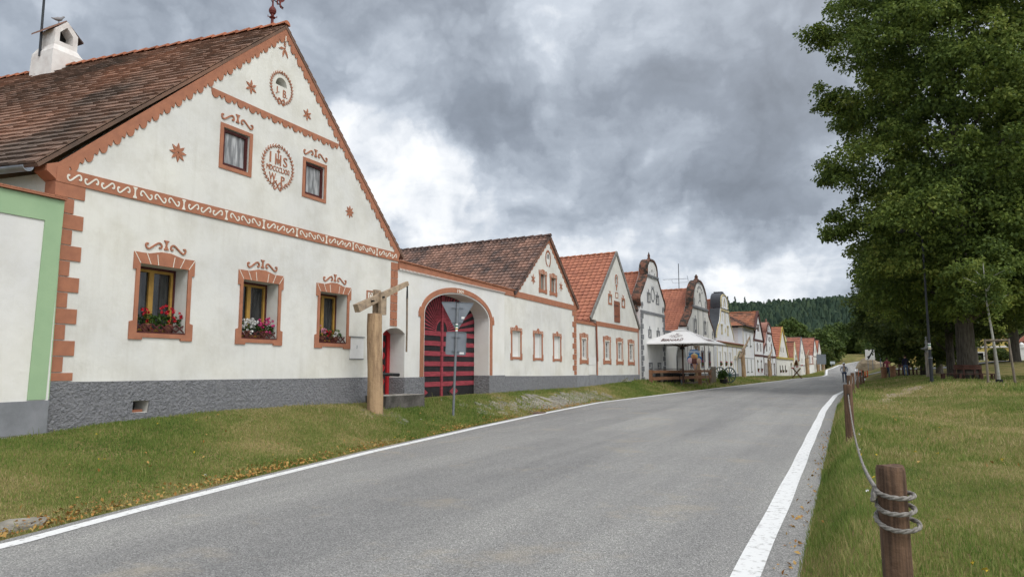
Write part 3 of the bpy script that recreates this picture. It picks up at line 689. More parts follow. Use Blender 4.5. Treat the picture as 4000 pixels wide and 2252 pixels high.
# ------------------------------------------------------------------ gate wall with wicket and arched gate
def gate_wall():
    X = X0; W = thing('gate_wall', 'white courtyard wall with arched striped gate and wicket door between the two nearest farmhouses', 'wall', (X, 19.8, -.95))
    top = 2.80
    wick = [(16.452,-1.3),(16.86,-1.3),(16.86,.96),(16.72,1.04),(16.58,1.09),(16.452,1.115)]
    a = arc(20.02, 1.62, 2.12, .78, 0, 180, 20)
    gate = [(17.90,-1.3),(22.14,-1.3)]+a
    outer = [(16.86,-1.3),(17.90,-1.3),(17.90,1.62)]+list(reversed(a))[1:-1]+[(22.14,1.62),(22.14,-1.3),(23.4,-1.3),(23.4,top),(16.452,top+.02)]+list(reversed(wick[2:]))
    m = MB(); m.slab(outer, X-.60, X); m.build('wall', WALL2, W)
    m = MB()
    for (p, q) in ((16.86,17.90),(22.14,23.4)): m.rect(p, q, -1.4, -.29, X+.001, X+.03)
    m.box(X-.58, X+.03, 22.12, 22.139, -1.4, -.29); m.box(X-.54,X+.03,16.841,16.859,-1.4,-.29); m.build('plinth', ROUGHCAST, W)
    m = MB(); m.slab([(16.452,2.80),(23.4,2.77),(23.4,2.955),(16.452,3.03)], X-.62, X+.05, mi=0); m.slab([(16.452,3.03),(23.4,2.955),(23.4,2.985),(16.452,3.06)], X-.66, X+.09, mi=0)
    for k in range(96): 
        y = 16.48+k*.072; m.rect(y, y+.03, 2.765-.003*k/96, 2.83-.03*k/96, X+.051, X+.056, 1)
    m.build('coping', [RUST, WALL2], W)
    # rust arch surround with imposts and the year
    ao, ai = arc(20.02, 1.66, 2.36, .94, 0, 180, 24), arc(20.02, 1.64, 2.18, .80, 180, 0, 24)
    m = MB(); m.slab([(22.38,-.285)]+ao+[(17.66,-.285),(17.85,-.285)]+[(17.84,1.64)]+ai[1:-1]+[(22.2,1.64),(22.2,-.285)], X-.002, X+.025, mi=0)
    for y0 in (17.55, 22.36): m.rect(y0, y0+.15, 1.52, 1.66, X-.002, X+.03, 0); m.slab([(y0,1.66),(y0+.15,1.66),(y0+.075,1.82)], X-.002, X+.03, mi=0)
    text_into(m, '1909', 19.82, 20.24, 2.435, 2.555, X+.024, X+.031, 1); m.build('arch_surround', [RUST, CREAM], W)
    # the gate leaves: black boards, red stripes below, red rays above
    xg = X-.60; yc, zs = 20.02, 1.30; zb = -.97
    g = MB(); aa = arc(20.02, 1.60, 2.3, .86, 0, 180, 20)
    g.slab([(17.7,-1.3),(22.32,-1.3)]+aa, xg-.08, xg-.03, mi=1)
    G = g.build('gate', [REDGATE, BLACKGATE], W)
    def inside(y, z):
        return abs(y-20.02) < 2.18 and (z < 1.6 or ((y-20.02)/2.18)**2+((z-1.6)/.80)**2 < 1)
    for sg, nm in ((-1, 1), (1, 1)):
        m = MB(); hc = yc-.16 if sg < 0 else yc-.04
        edge = 17.84 if sg < 0 else 22.2
        z = -.62; st = .165
        while z < zs-.1:
            m.rect(min(edge, hc), max(edge, hc), z, z+st*.92, xg-.031, xg-.012); z += st*2
        cz = zs-.12; cy = yc-.10
        for k in range(13):
            a0, a1 = R(3+k*7.0), R(3+k*7.0+3.6)
            def ray(a):
                r0, r = .38, .40; d = (sg*math.cos(a), math.sin(a))
                while inside(cy+d[0]*r, cz+d[1]*r) and r < 3: r += .02
                return (cy+d[0]*r0, cz+d[1]*r0), (cy+d[0]*r, cz+d[1]*r)
            p0, p1 = ray(a0); q0, q1 = ray(a1)
            m.slab([p0, p1, q1, q0], xg-.031, xg-.012)
        hub = [(cy+sg*.38*math.cos(R(a)), cz+.38*math.sin(R(a))) for a in range(0, 91, 10)]
        m.stroke(hub, .05, xg-.031, xg-.010)
        dm = (hc+edge)/2-(.05 if sg < 0 else .35)*1; s2 = .30
        m.slab([(dm-s2,-.80),(dm,-.98),(dm+s2,-.80),(dm,-.62+.0)], xg-.0305, xg-.011)
        m.build('gate_leaf', REDGATE, G)
        k2 = MB(); k2.slab([(dm-s2-.13,-.80),(dm,-1.05),(dm+s2+.13,-.80),(dm,-.53)], xg-.031, xg-.008, [[(dm-s2,-.80),(dm,-.95),(dm+s2,-.80),(dm,-.64)]]); k2.build('diamond_moulding', BLACKGATE, G)
    m = MB(); m.rect(yc-.16, yc-.05, -1.2, 2.42, xg-.031, xg+.02); m.build('meeting_post', REDGATE, G)
    # wicket door in its deep reveal
    xd = X-.54
    m = MB(); m.rect(15.78, 16.90, -1.3, 1.12, xd-.06, xd-.02); D = m.build('wicket_door', BLACKGATE, W)
    m = MB(); m.rect(16.72, 16.86, -1.3, 1.06, xd-.02, xd+.03); m.rect(15.8,16.72,.92,1.06,xd-.02,xd+.03); m.build('door_frame', REDDOOR, D)
    m = MB()
    for k, z in enumerate((-.85, -.45, -.05, .30, .62)): m.slab([(15.9,z),(16.62,z-.06),(16.68,z+.05),(16.62,z+.13),(15.9,z+.09)], xd-.019, xd-.008)
    m.build('door_stripes', REDDOOR, D)
    m = MB(); m.tube([(xd-.01,16.62,.12),(xd+.06,16.62,.12),(xd+.06,16.52,.12)], .012, 6); m.build('handle', BLACK, D)
gate_wall()
# ------------------------------------------------------------------ second farmhouse (weathered brown roof)
def second_house():
    X = X0; yl, yr, yc = 23.402, 31.10, 27.72
    H = thing('farmhouse', 'white farmhouse with weathered brown tile roof, blind windows and twin shuttered gable windows', 'house', (X, 27.5, -.95), 'gabled houses along the street')
    bl = [(24.04+2.12*i, 24.80+2.12*i, .40-.015*i, 1.40-.02*i) for i in range(3)]
    up = [(26.80, 27.37, 3.27, 3.93), (27.98, 28.54, 3.26, 3.91)]
    ov = arc(27.70, 4.66, .17, .24, 0, 180, 10)
    m = MB(); m.slab([(yl,-1.3),(yr,-1.3),(yr,2.86),(yc,5.58),(24.42,2.86),(yl,2.86)], X-.5, X, [rectp(*u) for u in up]+[rectp(*b) for b in bl]+[ov])
    m.box(X-14, X-.5, yr-.4, yr, -1.3, 2.7); m.box(X-14, X-.5, 24.5, 24.9, -1.3, 2.7); m.build('wall', WALL, H)
    m = MB(); m.slab([(25,-1),(30.6,-1),(30.6,2.7),(yc,5.1),(25,2.7)], X-.8, X-.75); m.build('unlit_inside_sheet', DARKHOLE, H)
    m = MB(); m.slab([(yl,-1.4),(yr,-1.4),(yr,-.385),(27,-.36),(yl,-.32)], X+.001, X+.03); m.build('plinth', ROUGHCAST, H)
    m = MB(); m.slab([(yl,2.72),(yr,2.66),(yr,2.90),(yl,2.955)], X-.002, X+.03); m.slab([(yl,2.955),(24.35,2.95),(24.35,2.98),(yl,2.985)], X-.6, X+.07); m.build('cornice_band', RUST, H)
    for i, b in enumerate(bl):
        eared_surround(H, X, b, 23.91+2.12*i, 24.94+2.12*i, .28-.015*i, 1.52-.02*i, .10, kw=.26)
        m = MB(); m.rect(b[0], b[1], b[2], b[3], X-.20, X-.10); m.build('blind_panel', WALL2, H)
    for u in up:
        eared_surround(H, X, u, u[0]-.14, u[1]+.14, u[2]-.15, u[3]+.15, .05)
        m = MB(); m.rect(u[0]+.03, u[1]-.03, u[2]+.03, u[3]-.03, X-.13, X-.10, 0); m.slab(rectp(*u), X-.14, X-.08, [rectp(u[0]+.05,u[1]-.05,u[2]+.05,u[3]-.05)], 1); m.build('shutter', [M('greyed_board', (.24,.23,.20), (.18,.17,.15), 4, .9, stretch=(1,9,.5)), M('shutter_frame_brown',(.28,.12,.07))], H)
    m = MB(); scallop_strip(m, X, (24.2,2.86), (yc,5.66), .13, .30, .11, .08, (.35,-.94)); scallop_strip(m, X, (yc,5.66), (31.32,2.82), .13, .30, .11, .08, (-.35,-.94), .0235); m.build('bargeboard', RUST, H)
    m = MB(); wreath(m, X, 27.69, 4.68, .27, .33, 14, .085, False); m.build('wreath_emblem', RUST, H)
    m = MB(); m.rect(27.53, 27.87, 4.66, 4.68, X-.05, X-.03); m.rect(27.69,27.71,4.66,4.9,X-.05,X-.03); m.build('lunette_bars', WFRAME, H)
    for y, z in ((26.07,3.61),(29.18,3.63)):
        m = MB(); petal_star(m, X, y, z, .22, 6); m.build('star_ornament', RUST, H)
    m = MB(); z = 2.64; i = 0
    while z > -.36:
        z0 = max(-.37, z-.255); w = .50 if i % 2 == 0 else .30
        m.rect(yr-w, yr-.002, z0+.02, z, X-.001, X+.022); z = z0; i += 1
    m.build('corner_quoins', RUST, H)
    gable_roof(H, X+.10, 24.15, yr+.24, yc, 2.84, 2.80, 5.70, 15, TILE_OLD2, 19, .21, 'wave', -.058, RIDGE_DK, .045)
second_house()
# ------------------------------------------------------------------ third farmhouse (orange roof, side bay)
def coping(mb, prof, xb, xf, th, mi=0, inward=False):
    P = [Vector(p) for p in prof]; n = len(P); out = []
    for i in range(n):
        d = (P[min(i+1,n-1)]-P[max(i-1,0)]).normalized(); out.append(P[i]+Vector((-d.y, d.x))*(-th if inward else th))
    mb.slab_strip(P, out, xb, xf, mi)
def third_house():
    X = X0; H = thing('farmhouse', 'white farmhouse with plain orange roof, brown loft hatch and narrow window bay on its left', 'house', (X, 37, -.9), 'gabled houses along the street')
    yl, ym, yr, yc = 31.105, 34.12, 42.12, 37.78
    wins = [(31.92,32.56,.42,1.38)]+[(35.42,36.18,.42,1.38),(37.72,38.48,.40,1.37),(40.02,40.82,.38,1.36)]
    sm = [(36.25,36.70,3.50,3.88),(38.76,39.2,3.52,3.88)]
    ni = [(37.55,4.62),(37.85,4.62),(37.85,4.95)]+arc(37.70,4.95,.15,.12,10,170,6)+[(37.55,4.95)]
    m = MB(); m.slab([(ym,-1.3),(yr,-1.3),(yr,2.42),(yc,6.40),(33.32,2.42),(ym-.02,2.40),(ym-.02,2.2)], X-.45, X, [rectp(*w) for w in wins[1:]]+[rectp(*w) for w in sm]+[ni])
    m.slab([(yl,-1.3),(ym-.02,-1.3),(ym-.02,2.2),(yl,2.2)], X-.4, X-.03, [rectp(*wins[0])])
    m.box(X-13, X-.45, yr-.4, yr, -1.3, 2.4); m.box(X-13,X-.45,33.4,33.7,-1.3,2.4); m.build('wall', WALL, H)
    m = MB(); m.slab([(34.4,-1),(41.6,-1),(41.6,2.3),(yc,5.7),(34.4,2.3)], X-.75, X-.7); m.rect(yl+.1,33.9,-1,2.1,X-.75,X-.7); m.build('unlit_inside_sheet', DARKHOLE, H)
    m = MB(); m.slab([(yl,-1.4),(yr+.02,-1.4),(yr+.02,-.45),(36,-.42),(yl,-.385)], X-.029, X+.03); m.build('plinth', GREYPLAIN, H)
    m = MB(); m.rect(ym-.06, yr, 2.13, 2.36, X-.002, X+.03); m.rect(ym-.06, ym+.09, -.40, 2.128, X-.002, X+.022); m.rect(yr-.14, yr, -.44, 2.128, X-.002, X+.022); m.rect(yl, ym-.062, 2.10, 2.24, X-.42, X+.02); m.build('cornice_band', RUST, H)
    for i, w in enumerate(wins):
        xx = X-.03 if i == 0 else X
        eared_surround(H, xx, w, w[0]-.28, w[1]+.29, w[2]-.27, w[3]+.25, .05, kw=.5)
        m = MB(); m.slab(rectp(w[0]-.06,w[1]+.06,w[2]-.06,w[3]+.05), xx+.028, xx+.034, [rectp(*w)]); m.build('white_reveal_border', CREAM, H)
        window(H, xx, w[0], w[1], w[2], w[3], .04, WFRAME, GLASS, fw=.05, nx=2, nz=3)
    for w in sm:
        m = MB(); m.slab(rectp(w[0]-.11,w[1]+.11,w[2]-.11,w[3]+.1), X-.002, X+.022, [rectp(*w)]); c = (w[0]+w[1])/2
        for sg in (-1,1): m.stroke([(c,w[3]+.1),(c+sg*.05,w[3]+.19),(c+sg*.13,w[3]+.26)], .035, X-.002, X+.02)
        m.build('window_surround', RUST, H); window(H, X, *w, .05, WFRAME, GLASS, fw=.04, nx=1)
    m = MB(); m.rect(37.18, 38.22, 2.5, 3.68, X-.001, X+.035)
    for k in range(1,5): m.rect(37.18+k*.208-.008,37.18+k*.208+.008,2.52,3.66,X+.035,X+.039)
    d = m.build('loft_hatch', M('hatch_brown', (.26,.10,.06), (.20,.08,.05), 4, .85), H)
    for z in (2.8, 3.4): m = MB(); m.rect(37.16, 37.8, z, z+.04, X+.035, X+.045); m.build('hinge', DARKM, d)
    m = MB(); m.stroke(arc(37.70,4.93,.23,.24,0,180,10), .07, X-.002, X+.022); m.rect(37.44,37.50,4.66,4.93,X-.002,X+.022); m.rect(37.90,37.96,4.66,4.93,X-.002,X+.022); m.slab([(37.5,4.62),(37.9,4.62),(37.76,4.45),(37.73,4.28),(37.67,4.28),(37.64,4.45)], X-.002, X+.022); m.build('niche_surround', RUST, H)
    m = MB(); m.slab(rectp(37.46,37.96,3.86,4.18), X-.002, X+.02, [rectp(37.52,37.90,3.90,4.14)], 0); m.rect(37.52,37.90,3.90,4.14,X-.001,X+.008,1); m.build('date_plaque', [RUST, CREAM], H)
    m = MB(); m.stroke([(33.16,2.42),(yc,6.46)], .22, X-.002, X+.05); m.stroke([(yc,6.46),(42.42,2.40)], .22, X-.002, X+.0505); m.build('gable_coping', M('grey_coping', (.27,.26,.245), (.17,.165,.155), 5, .95), H)
    m = MB(); m.rect(32.9,34.02,.12,.5,X-.028,X-.01); m.rect(32.9,33.96,-.36,.10,X-.029,X+.0); m.rect(34.45,34.75,-.05,.12,X+.001,X+.03); m.build('meter_cupboard', WALL2, H)
    gable_roof(H, X-.02, 33.0, 42.5, yc, 2.36, 2.33, 6.44, 13, TILE_NEW, 20, .30, 'wave', -.14, RIDGE, .045)
    m = MB(); q0, q1 = Vector((X-.02,32.92,2.30)), Vector((X-12,34.6,2.30)); m.tube([q0,q1], .07, 8); m.tube([q0+Vector((-.05,.1,0)), Vector((X+.03,34.02,2.2)), Vector((X+.06,34.05,.3))], .045, 8); m.build('gutter', M('brown_gutter',(.25,.09,.055),None,4,.6), H)
third_house()

# ------------------------------------------------------------------ houses farther along, each in its own facade frame
YAW = -math.atan(.05)
def fpt(Y, dx=0): return (-11.3+.05*(Y-45)+dx, Y)
def far_start(name, label, Y0, zb, group='gabled houses along the street'):
    return thing(name, label, 'house', (0, 0, 0), group), Y0
def far_end(H, Y0, dx=0, yaw=YAW):
    x, y = fpt(Y0, dx); H.location = (x, y, 0); H.rotation_euler = (0, 0, yaw)
def sym(c, half, top):
    """left-to-right outline from half-width/height pairs listed bottom to top"""
    return [(c-h, z) for h, z in half]+([(c, top)] if top is not None else [])+[(c+h, z) for h, z in reversed(half)]
def body(H, W, zb, ze, depth, side, back=.5, y0=0):
    m = MB(); m.box(-depth, -back, y0, y0+.35, zb, ze); m.box(-depth, -back, W-.35, W, zb, ze); m.rect(y0+.1, W-.1, zb, ze, -depth, -depth+.3); m.build('side_wall', side, H)
    m = MB(); m.rect(y0+.36, W-.36, zb, ze+.2, -back-.35, -back-.3); m.build('unlit_inside_sheet', DARKHOLE, H)
def trim_rect(H, o, d=.12, mat=GREYTRIM, drop=0., key=0., top=0.):
    m = MB(); c = (o[0]+o[1])/2; m.slab([(o[0]-d,o[2]-d-drop),(o[1]+d,o[2]-d-drop),(o[1]+d,o[3]+d)]+([(c+.06,o[3]+d),(c+.04,o[3]+d+key),(c-.04,o[3]+d+key),(c-.06,o[3]+d)] if key else [])+[(o[0]-d,o[3]+d)], -.002, .03, [rectp(*o)])
    if top: m.rect(o[0]-d-.06, o[1]+d+.06, o[3]+d, o[3]+d+top, -.002, .07)
    return m.build('window_surround', mat, H)
def fourth():
    H, Y = far_start('farmhouse', 'white farmhouse with mossy brick-topped curved gable and grey quoins behind the terrace', 42.5, -1)
    W = 5.3; c = W/2-.02; k = .83
    half = [(2.62,-2),(2.62,3.40),(2.56,3.85),(2.70,4.20),(2.62,4.42),(2.2,4.78),(1.6,5.36),(1.12,5.86)]
    lobe = [(1.0,5.98),(1.0,6.40),(.82,6.70),(.45,6.90)]
    prof = sym(c, half+lobe, 6.94)
    T = lambda y: (y-41.95)*k
    ops = [(T(43.75),T(44.35),4.24,4.72),(T(46.05),T(46.65),4.24,4.72),(T(43.85),T(44.4),1.96,2.34),(T(46.05),T(46.65),1.96,2.34),(T(43.85),T(44.5),-.05,.22),(T(46.15),T(46.85),-.05,.22)]
    lun = [(c-.14,6.1),(c+.14,6.1)]+arc(c,6.3,.14,.12,0,180,6)
    m = MB(); m.slab(prof, -.6, 0, [rectp(*o) for o in ops]+[lun]); m.build('wall', WALLG, H)
    body(H, W, -2, 3.4, 12, M('stained_side_wall', (.22,.17,.13), (.09,.07,.055), 1.5, .95, .5, 10), .6)
    m = MB(); pl = smoothpts(half[2:], 4); P = [(c-h, z) for h, z in pl]; coping(m, P, -.52, .05, .13); P2 = [(c+h, z) for h, z in reversed(pl)]; coping(m, P2, -.52, .05, .13)
    P3 = smoothpts([(c-h, z) for h, z in lobe]+[(c,6.94)]+[(c+h,z) for h,z in reversed(lobe)], 4); coping(m, P3, -.52, .05, .14)
    m.lathe([(.22,0),(.12,.10),(.07,.22),(.10,.30),(.05,.42),(.01,.56)], (-.2,c,7.04), 8); m.lathe([(.16,0),(.2,.1),(.12,.3),(.05,.55),(.09,.62),(.02,.75)], (-.3,-.05,3.45), 8); m.build('gable_coping', BRICKCOP, H)
    m = MB(); m.rect(c-1.2, c+1.2, 5.86, 5.98, -.002, .10); m.rect(0, W-.04, 3.40, 3.56, -.002, .05); z = 3.36; i = 0
    while z > -.9:
        w = .52 if i % 2 == 0 else .30; m.rect(.0, w, z-.30, z, -.001, .03); m.rect(W-.06-w, W-.06, z-.30, z, -.001, .03); z -= .33; i += 1
    m.stroke([(c+.36*math.cos(R(a)), 4.72+.42*math.sin(R(a))) for a in range(0,361,20)], .09, -.002, .03)
    for s in (.32, W-.38): m.stroke([(s+.2*math.cos(R(a))*(1-a/900), 3.86+.24*math.sin(R(a))*(1-a/900)) for a in range(0,620,30)], .04, -.002, .03)
    for s in (c-.55, c+.5): m.rect(s-.03, s+.03, 6.05, 6.2, -.002, .02)
    for k2 in range(5): m.stroke([(c-.28+k2*.13,5.12),(c-.2+k2*.13,5.28)], .03, -.002, .02)
    m.build('grey_trim', GREYTRIM, H)
    for i, o in enumerate(ops): trim_rect(H, o, .09, key=.2 if i < 4 else 0); window(H, 0, *o, .2, WFRAME, GLASS, fw=.04, nx=1)
    gable_roof(H, -.55, -.12, W+.1, c, 3.30, 3.30, 6.28, 12, TILE_NEW, 17, .28, 'wave', -.12, RIDGE)
    far_end(H, 42.45)
fourth()
def courtyard_link():
    W = thing('link_wall', 'white courtyard wall with dark pointed gateway between the two grey-trimmed houses', 'wall', (0,0,0))
    w = 5.85
    a = [(2.9,-2),(5.3,-2),(5.3,.75),(5.05,1.25),(4.55,1.62),(4.1,1.82),(3.65,1.62),(3.15,1.25),(2.9,.75)]
    m = MB(); m.slab([(0,-2),(2.9,-2)]+[(2.9,.75)]+list(reversed(a[3:-1]))+[(5.3,.75),(5.3,-2),(w,-2),(w,2.42),(0,2.42)], -.6, 0); m.build('wall', WALL2, W)
    m = MB(); m.rect(0, w, 2.42, 2.52, -.64, .06); m.stroke([(2.78,-.9)]+[(p[0]-.12 if p[0]<4.1 else p[0]+.12, p[1]+.06) for p in reversed(a[2:])][0:0]+[(2.80,.78),(3.08,1.34),(3.6,1.74),(4.1,1.96),(4.6,1.74),(5.12,1.34),(5.4,.78),(5.4,-.9)], .07, -.002, .02); m.build('coping', GREYTRIM, W)
    m = MB(); m.slab([(2.5,-2),(5.6,-2),(5.6,1.9),(2.5,1.9)], -.66, -.605, mi=0)
    for z in (-.8,-.4,0,.4,.8): m.rect(2.9,5.3,z,z+.04,-.604,-.59,0)
    m.build('gate', BLACK, W); far_end(W, 47.7, .0)
courtyard_link()
def fifth():
    H, Y = far_start('farmhouse', 'broad white farmhouse with round-topped brick gable and grey vertical lines behind the parasol', 53.4, -1)
    W = 9.8; k = 9.8/11.8; T = lambda y: (y-53.8)*k; c = T(59.45)
    lobe = [(2.36,4.86),(2.34,5.4),(2.12,5.95),(1.66,6.45),(.95,6.85)]
    half = [(4.75,-2),(4.75,2.75),(4.68,3.05),(4.2,3.45),(3.55,3.85),(2.95,4.25),(2.62,4.74)]
    ops = [(T(57.0),T(57.6),3.0,3.72),(T(61.0),T(61.6),3.0,3.72)]+[(T(y),T(y+.9),.07,1.24) for y in (55.0,57.3,59.3,62.3)]
    lun = [(c-.16,5.62),(c+.16,5.62)]+arc(c,5.85,.16,.14,0,180,6)
    prof = sym(c, half+lobe, 7.0)
    m = MB(); m.slab(prof, -.6, 0, [rectp(*o) for o in ops]+[lun]); m.build('wall', WALL2, H)
    body(H, c+4.75, -2, 2.8, 13, WALLG, .6, c-4.75)
    m = MB(); h2 = smoothpts(half[2:], 4); coping(m, [(c-h,z) for h,z in h2], -.55, .05, .14); coping(m, [(c+h,z) for h,z in reversed(h2)], -.55, .05, .14)
    l2 = smoothpts([(c-h,z) for h,z in lobe]+[(c,7.0)]+[(c+h,z) for h,z in reversed(lobe)], 4); coping(m, l2, -.55, .05, .15)
    m.lathe([(.34,0),(.2,.12),(.12,.24),(.16,.34),(.08,.46),(.02,.55)], (-.25,c,7.10), 8); m.build('gable_coping', BRICKCOP, H)
    m = MB(); m.rect(c-2.55, c+2.55, 4.72, 4.90, -.002, .10)
    for s, zt in ((c-2.5,3.9),(c-.85,4.7),(c+.9,4.7),(c+2.5,3.9)): m.rect(s-.05, s+.05, 2.0, zt, -.001, .02)
    for s in (.3,c-2.5,c-.85,c+.9,c+2.5,c+4.5): m.rect(s-.05, s+.05, -.6, 1.85, -.001, .02)
    m.rect(c-4.7, c+4.7, 1.86, 1.99, -.001, .04)
    l3 = [(c+h*.86, 4.96+(z-4.86)*.9) for h, z in lobe]; 
    for sg in (-1,1): m.stroke(smoothpts([(c+sg*h*.88, 4.95+(z-4.86)*.93) for h,z in lobe]+[(c,6.86)],4), .07, -.002, .02)
    for a in range(25,160,22): m.stroke([(c+.75*math.cos(R(a)),5.85+.62*math.sin(R(a))),(c+1.0*math.cos(R(a)),5.85+.85*math.sin(R(a)))], .13, -.002, .02)
    m.stroke([(c-.5,5.2),(c-.25,5.45),(c+.25,5.45),(c+.6,4.98)], .09, -.002, .02); m.stroke([(c-.22,5.5),(c-.22,5.95),(c,6.1),(c+.22,5.95),(c+.22,5.5)], .06, -.002, .02)
    for s in (c-4.25, c+4.25): m.stroke([(s+.26*math.cos(R(a))*(1-a/800), 2.75+.42*math.sin(R(a))*(1-a/800)) for a in range(0,600,30)], .06, -.002, .02)
    for s in (c-1.9,c+1.9): m.stroke([(s+.14*math.cos(R(a)), 5.25+.25*math.sin(R(a))) for a in range(0,361,30)], .06, -.002, .02)
    m.build('grey_trim', GREYTRIM, H)
    for i, o in enumerate(ops): trim_rect(H, o, .13, key=.28, drop=.16 if i < 2 else 0); window(H, 0, *o, .24, BFRAME if i > 1 else WFRAME, GLASS, fw=.05, nx=2 if i > 1 else 1)
    m = MB(); m.rect(c-4.75,c+4.75,-2,-.5,.001,.03); m.build('plinth', GREYPLAIN, H)
    gable_roof(H, -.6, c-4.9, c+4.9, c, 2.62, 2.62, 6.46, 13, TILE_NEW, 22, .28, 'wave', -.07, RIDGE)
    far_end(H, 53.45)
    for i, o in enumerate(ops[2:]):
        x, y = fpt(53.45+(o[0]+o[1])/2, -.12); hw = .36
        if i in (0,): continue
        flower_pots('dark pink geraniums in the %s ground-floor window of the grey-lined gabled house' % ('second', 'third', 'rightmost')[i-1], x+.1, y-hw, y+hw, .10, [(PROSE if i == 1 else PPINK,.5,.4,12,.34)], 30+i)
fifth()
def sixth():
    H, Y = far_start('farmhouse', 'white farmhouse with yellow-edged bell gable, dark metal coping and attached arched gateway', 63.85, -1)
    k = 8.1/10.5; T = lambda y: (y-63.6)*k; c = T(68.75); W = T(79.6)
    lobe = [(1.5,5.5),(1.5,6.1),(1.28,6.52),(.72,6.78)]
    half = [(3.98,-2),(3.98,2.64),(3.75,3.1),(3.1,3.72),(2.55,4.1),(2.1,4.6),(1.75,5.38)]
    prof = [(c-h,z) for h,z in half+lobe]+[(c,6.84)]+[(c+h,z) for h,z in reversed(half[2:]+lobe)]+[(c+4.1,2.64),(c+4.15,2.28),(W,2.28),(W,-2)]
    ops = [(T(65.05),T(65.75),.15,1.30),(T(68.0),T(68.7),.15,1.30),(T(70.9),T(71.6),.12,1.28),(T(66.45),T(67.05),3.22,3.78),(T(69.95),T(70.55),3.18,3.76)]
    nic = [(T(73.9),-.9),(T(74.85),-.9),(T(74.85),.68)]+arc(T(74.375),.68,T(74.85)-T(74.375),.26,10,170,6)+[(T(73.9),.68)]
    ga = [(T(76.2),-1.99),(T(79.2),-1.99),(T(79.2),.95)]+arc(T(77.7),.95,T(79.2)-T(77.7),.52,8,172,10)+[(T(76.2),.95)]
    lun = [(c-.18,5.7),(c+.18,5.7),(c+.18,6.2),(c,6.35),(c-.18,6.2)]
    m = MB(); m.slab(prof, -.6, 0, [rectp(*o) for o in ops]+[lun, nic, ga]); m.build('wall', WALLW, H)
    body(H, c+3.98, -2, 2.6, 13, WALL2, .6, c-3.98)
    m = MB(); m.slab([(T(73.8),-1.5),(T(74.95),-1.5),(T(74.95),1),(T(73.8),1)], -.5, -.35); m.build('niche_back', WALLG, H)
    m = MB(); m.slab([(T(76),-2),(T(79.4),-2),(T(79.4),1.6),(T(76),1.6)], -4.2, -4.0); m.box(-4,-.6,T(79.3),T(79.5),-2,1.7); m.build('gateway_back', WALLG, H)
    m = MB(); h2 = smoothpts(half[1:], 4); coping(m, [(c-h,z) for h,z in h2], -.95, -.05, .13); coping(m, [(c+h,z) for h,z in reversed(h2)], -.95, -.05, .13)
    l2 = smoothpts([(c-h,z) for h,z in lobe]+[(c,6.84)]+[(c+h,z) for h,z in reversed(lobe)], 4); coping(m, l2, -.95, -.05, .14); m.rect(c-.35,c+.35,6.95,7.1,-.9,-.1); m.rect(c-1.7,c+1.7,5.38,5.46,-.9,.10); m.build('gable_coping', SLATE, H)
    m = MB(); coping(m, [(c-h,z) for h,z in h2], -.049, .06, .07, inward=True); coping(m, [(c+h,z) for h,z in reversed(h2)], -.049, .06, .10, inward=True); coping(m, l2, -.049, .06, .10, inward=True); m.rect(c-1.75,c+1.75,5.22,5.38,-.001,.09)
    m.rect(0, W, 2.02, 2.26, -.001, .09)
    for y in (63.85,66.8,69.8,72.9,75.5): m.rect(T(y)-.09,T(y)+.05,-.55,2.02,-.001,.025)
    m.stroke(arc(T(77.7),.95,(T(79.2)-T(76.2))/2+.13,.66,0,180,12), .16, -.001, .03); m.stroke(arc(T(74.375),.68,.52,.42,0,180,8), .10, -.001, .03)
    m.stroke([(c+.22*math.cos(R(a)),4.6+.55*math.sin(R(a))) for a in range(0,361,24)], .05, -.001, .03)
    for s in (c-.95,c+.95): m.stroke([(s-.08,4.95),(s+.04,4.75),(s-.02,4.5),(s+.08,4.25)], .05, -.001, .02)
    m.stroke(s_scroll(c-.18,c+.2,3.15,3.75), .06, -.001, .02); m.stroke([(c-.45,5.62),(c-.45,6.0),(c,6.5),(c+.45,6.0),(c+.45,5.62)], .07, -.001, .03); m.build('yellow_trim', YELLOWTRIM, H)
    m = MB(); m.slab([(-.02,2.26),(W,2.26),(W,2.36),(-.02,2.36)], -.02, .22); m.build('ledge_tiles', TILE_NEW2, H)
    for i, o in enumerate(ops):
        if i < 3: trim_rect(H, o, .1, WHITE, top=.06)
        else: trim_rect(H, o, .09, YELLOWTRIM, drop=.12, top=.09)
        window(H, 0, *o, .3, WFRAME, GLASS, fw=.05, nx=1, nz=2)
    m = MB(); m.rect(0,T(76.2),-2,-.62,.001,.03); m.rect(T(79.2),W,-2,-.62,.001,.03); m.build('plinth', GREYPLAIN, H)
    gable_roof(H, -.9, c-4.1, c+4.1, c, 2.5, 2.5, 6.38, 13, TILE_NEW2, 20, .3, 'wave', -.05, RIDGE)
    far_end(H, 63.85)
    for i, o in enumerate(ops[:3]):
        x, y = fpt(63.85+(o[0]+o[1])/2, .0)
        flower_pots('crimson geraniums in the %s window of the yellow-edged house' % ('leftmost', 'middle', 'rightmost')[i], x+.04, y-.34, y+.34, .12, [(PRED,.6,.5,12,.36),(PROSE,.6,.4,6,.30)], 40+i)
sixth()
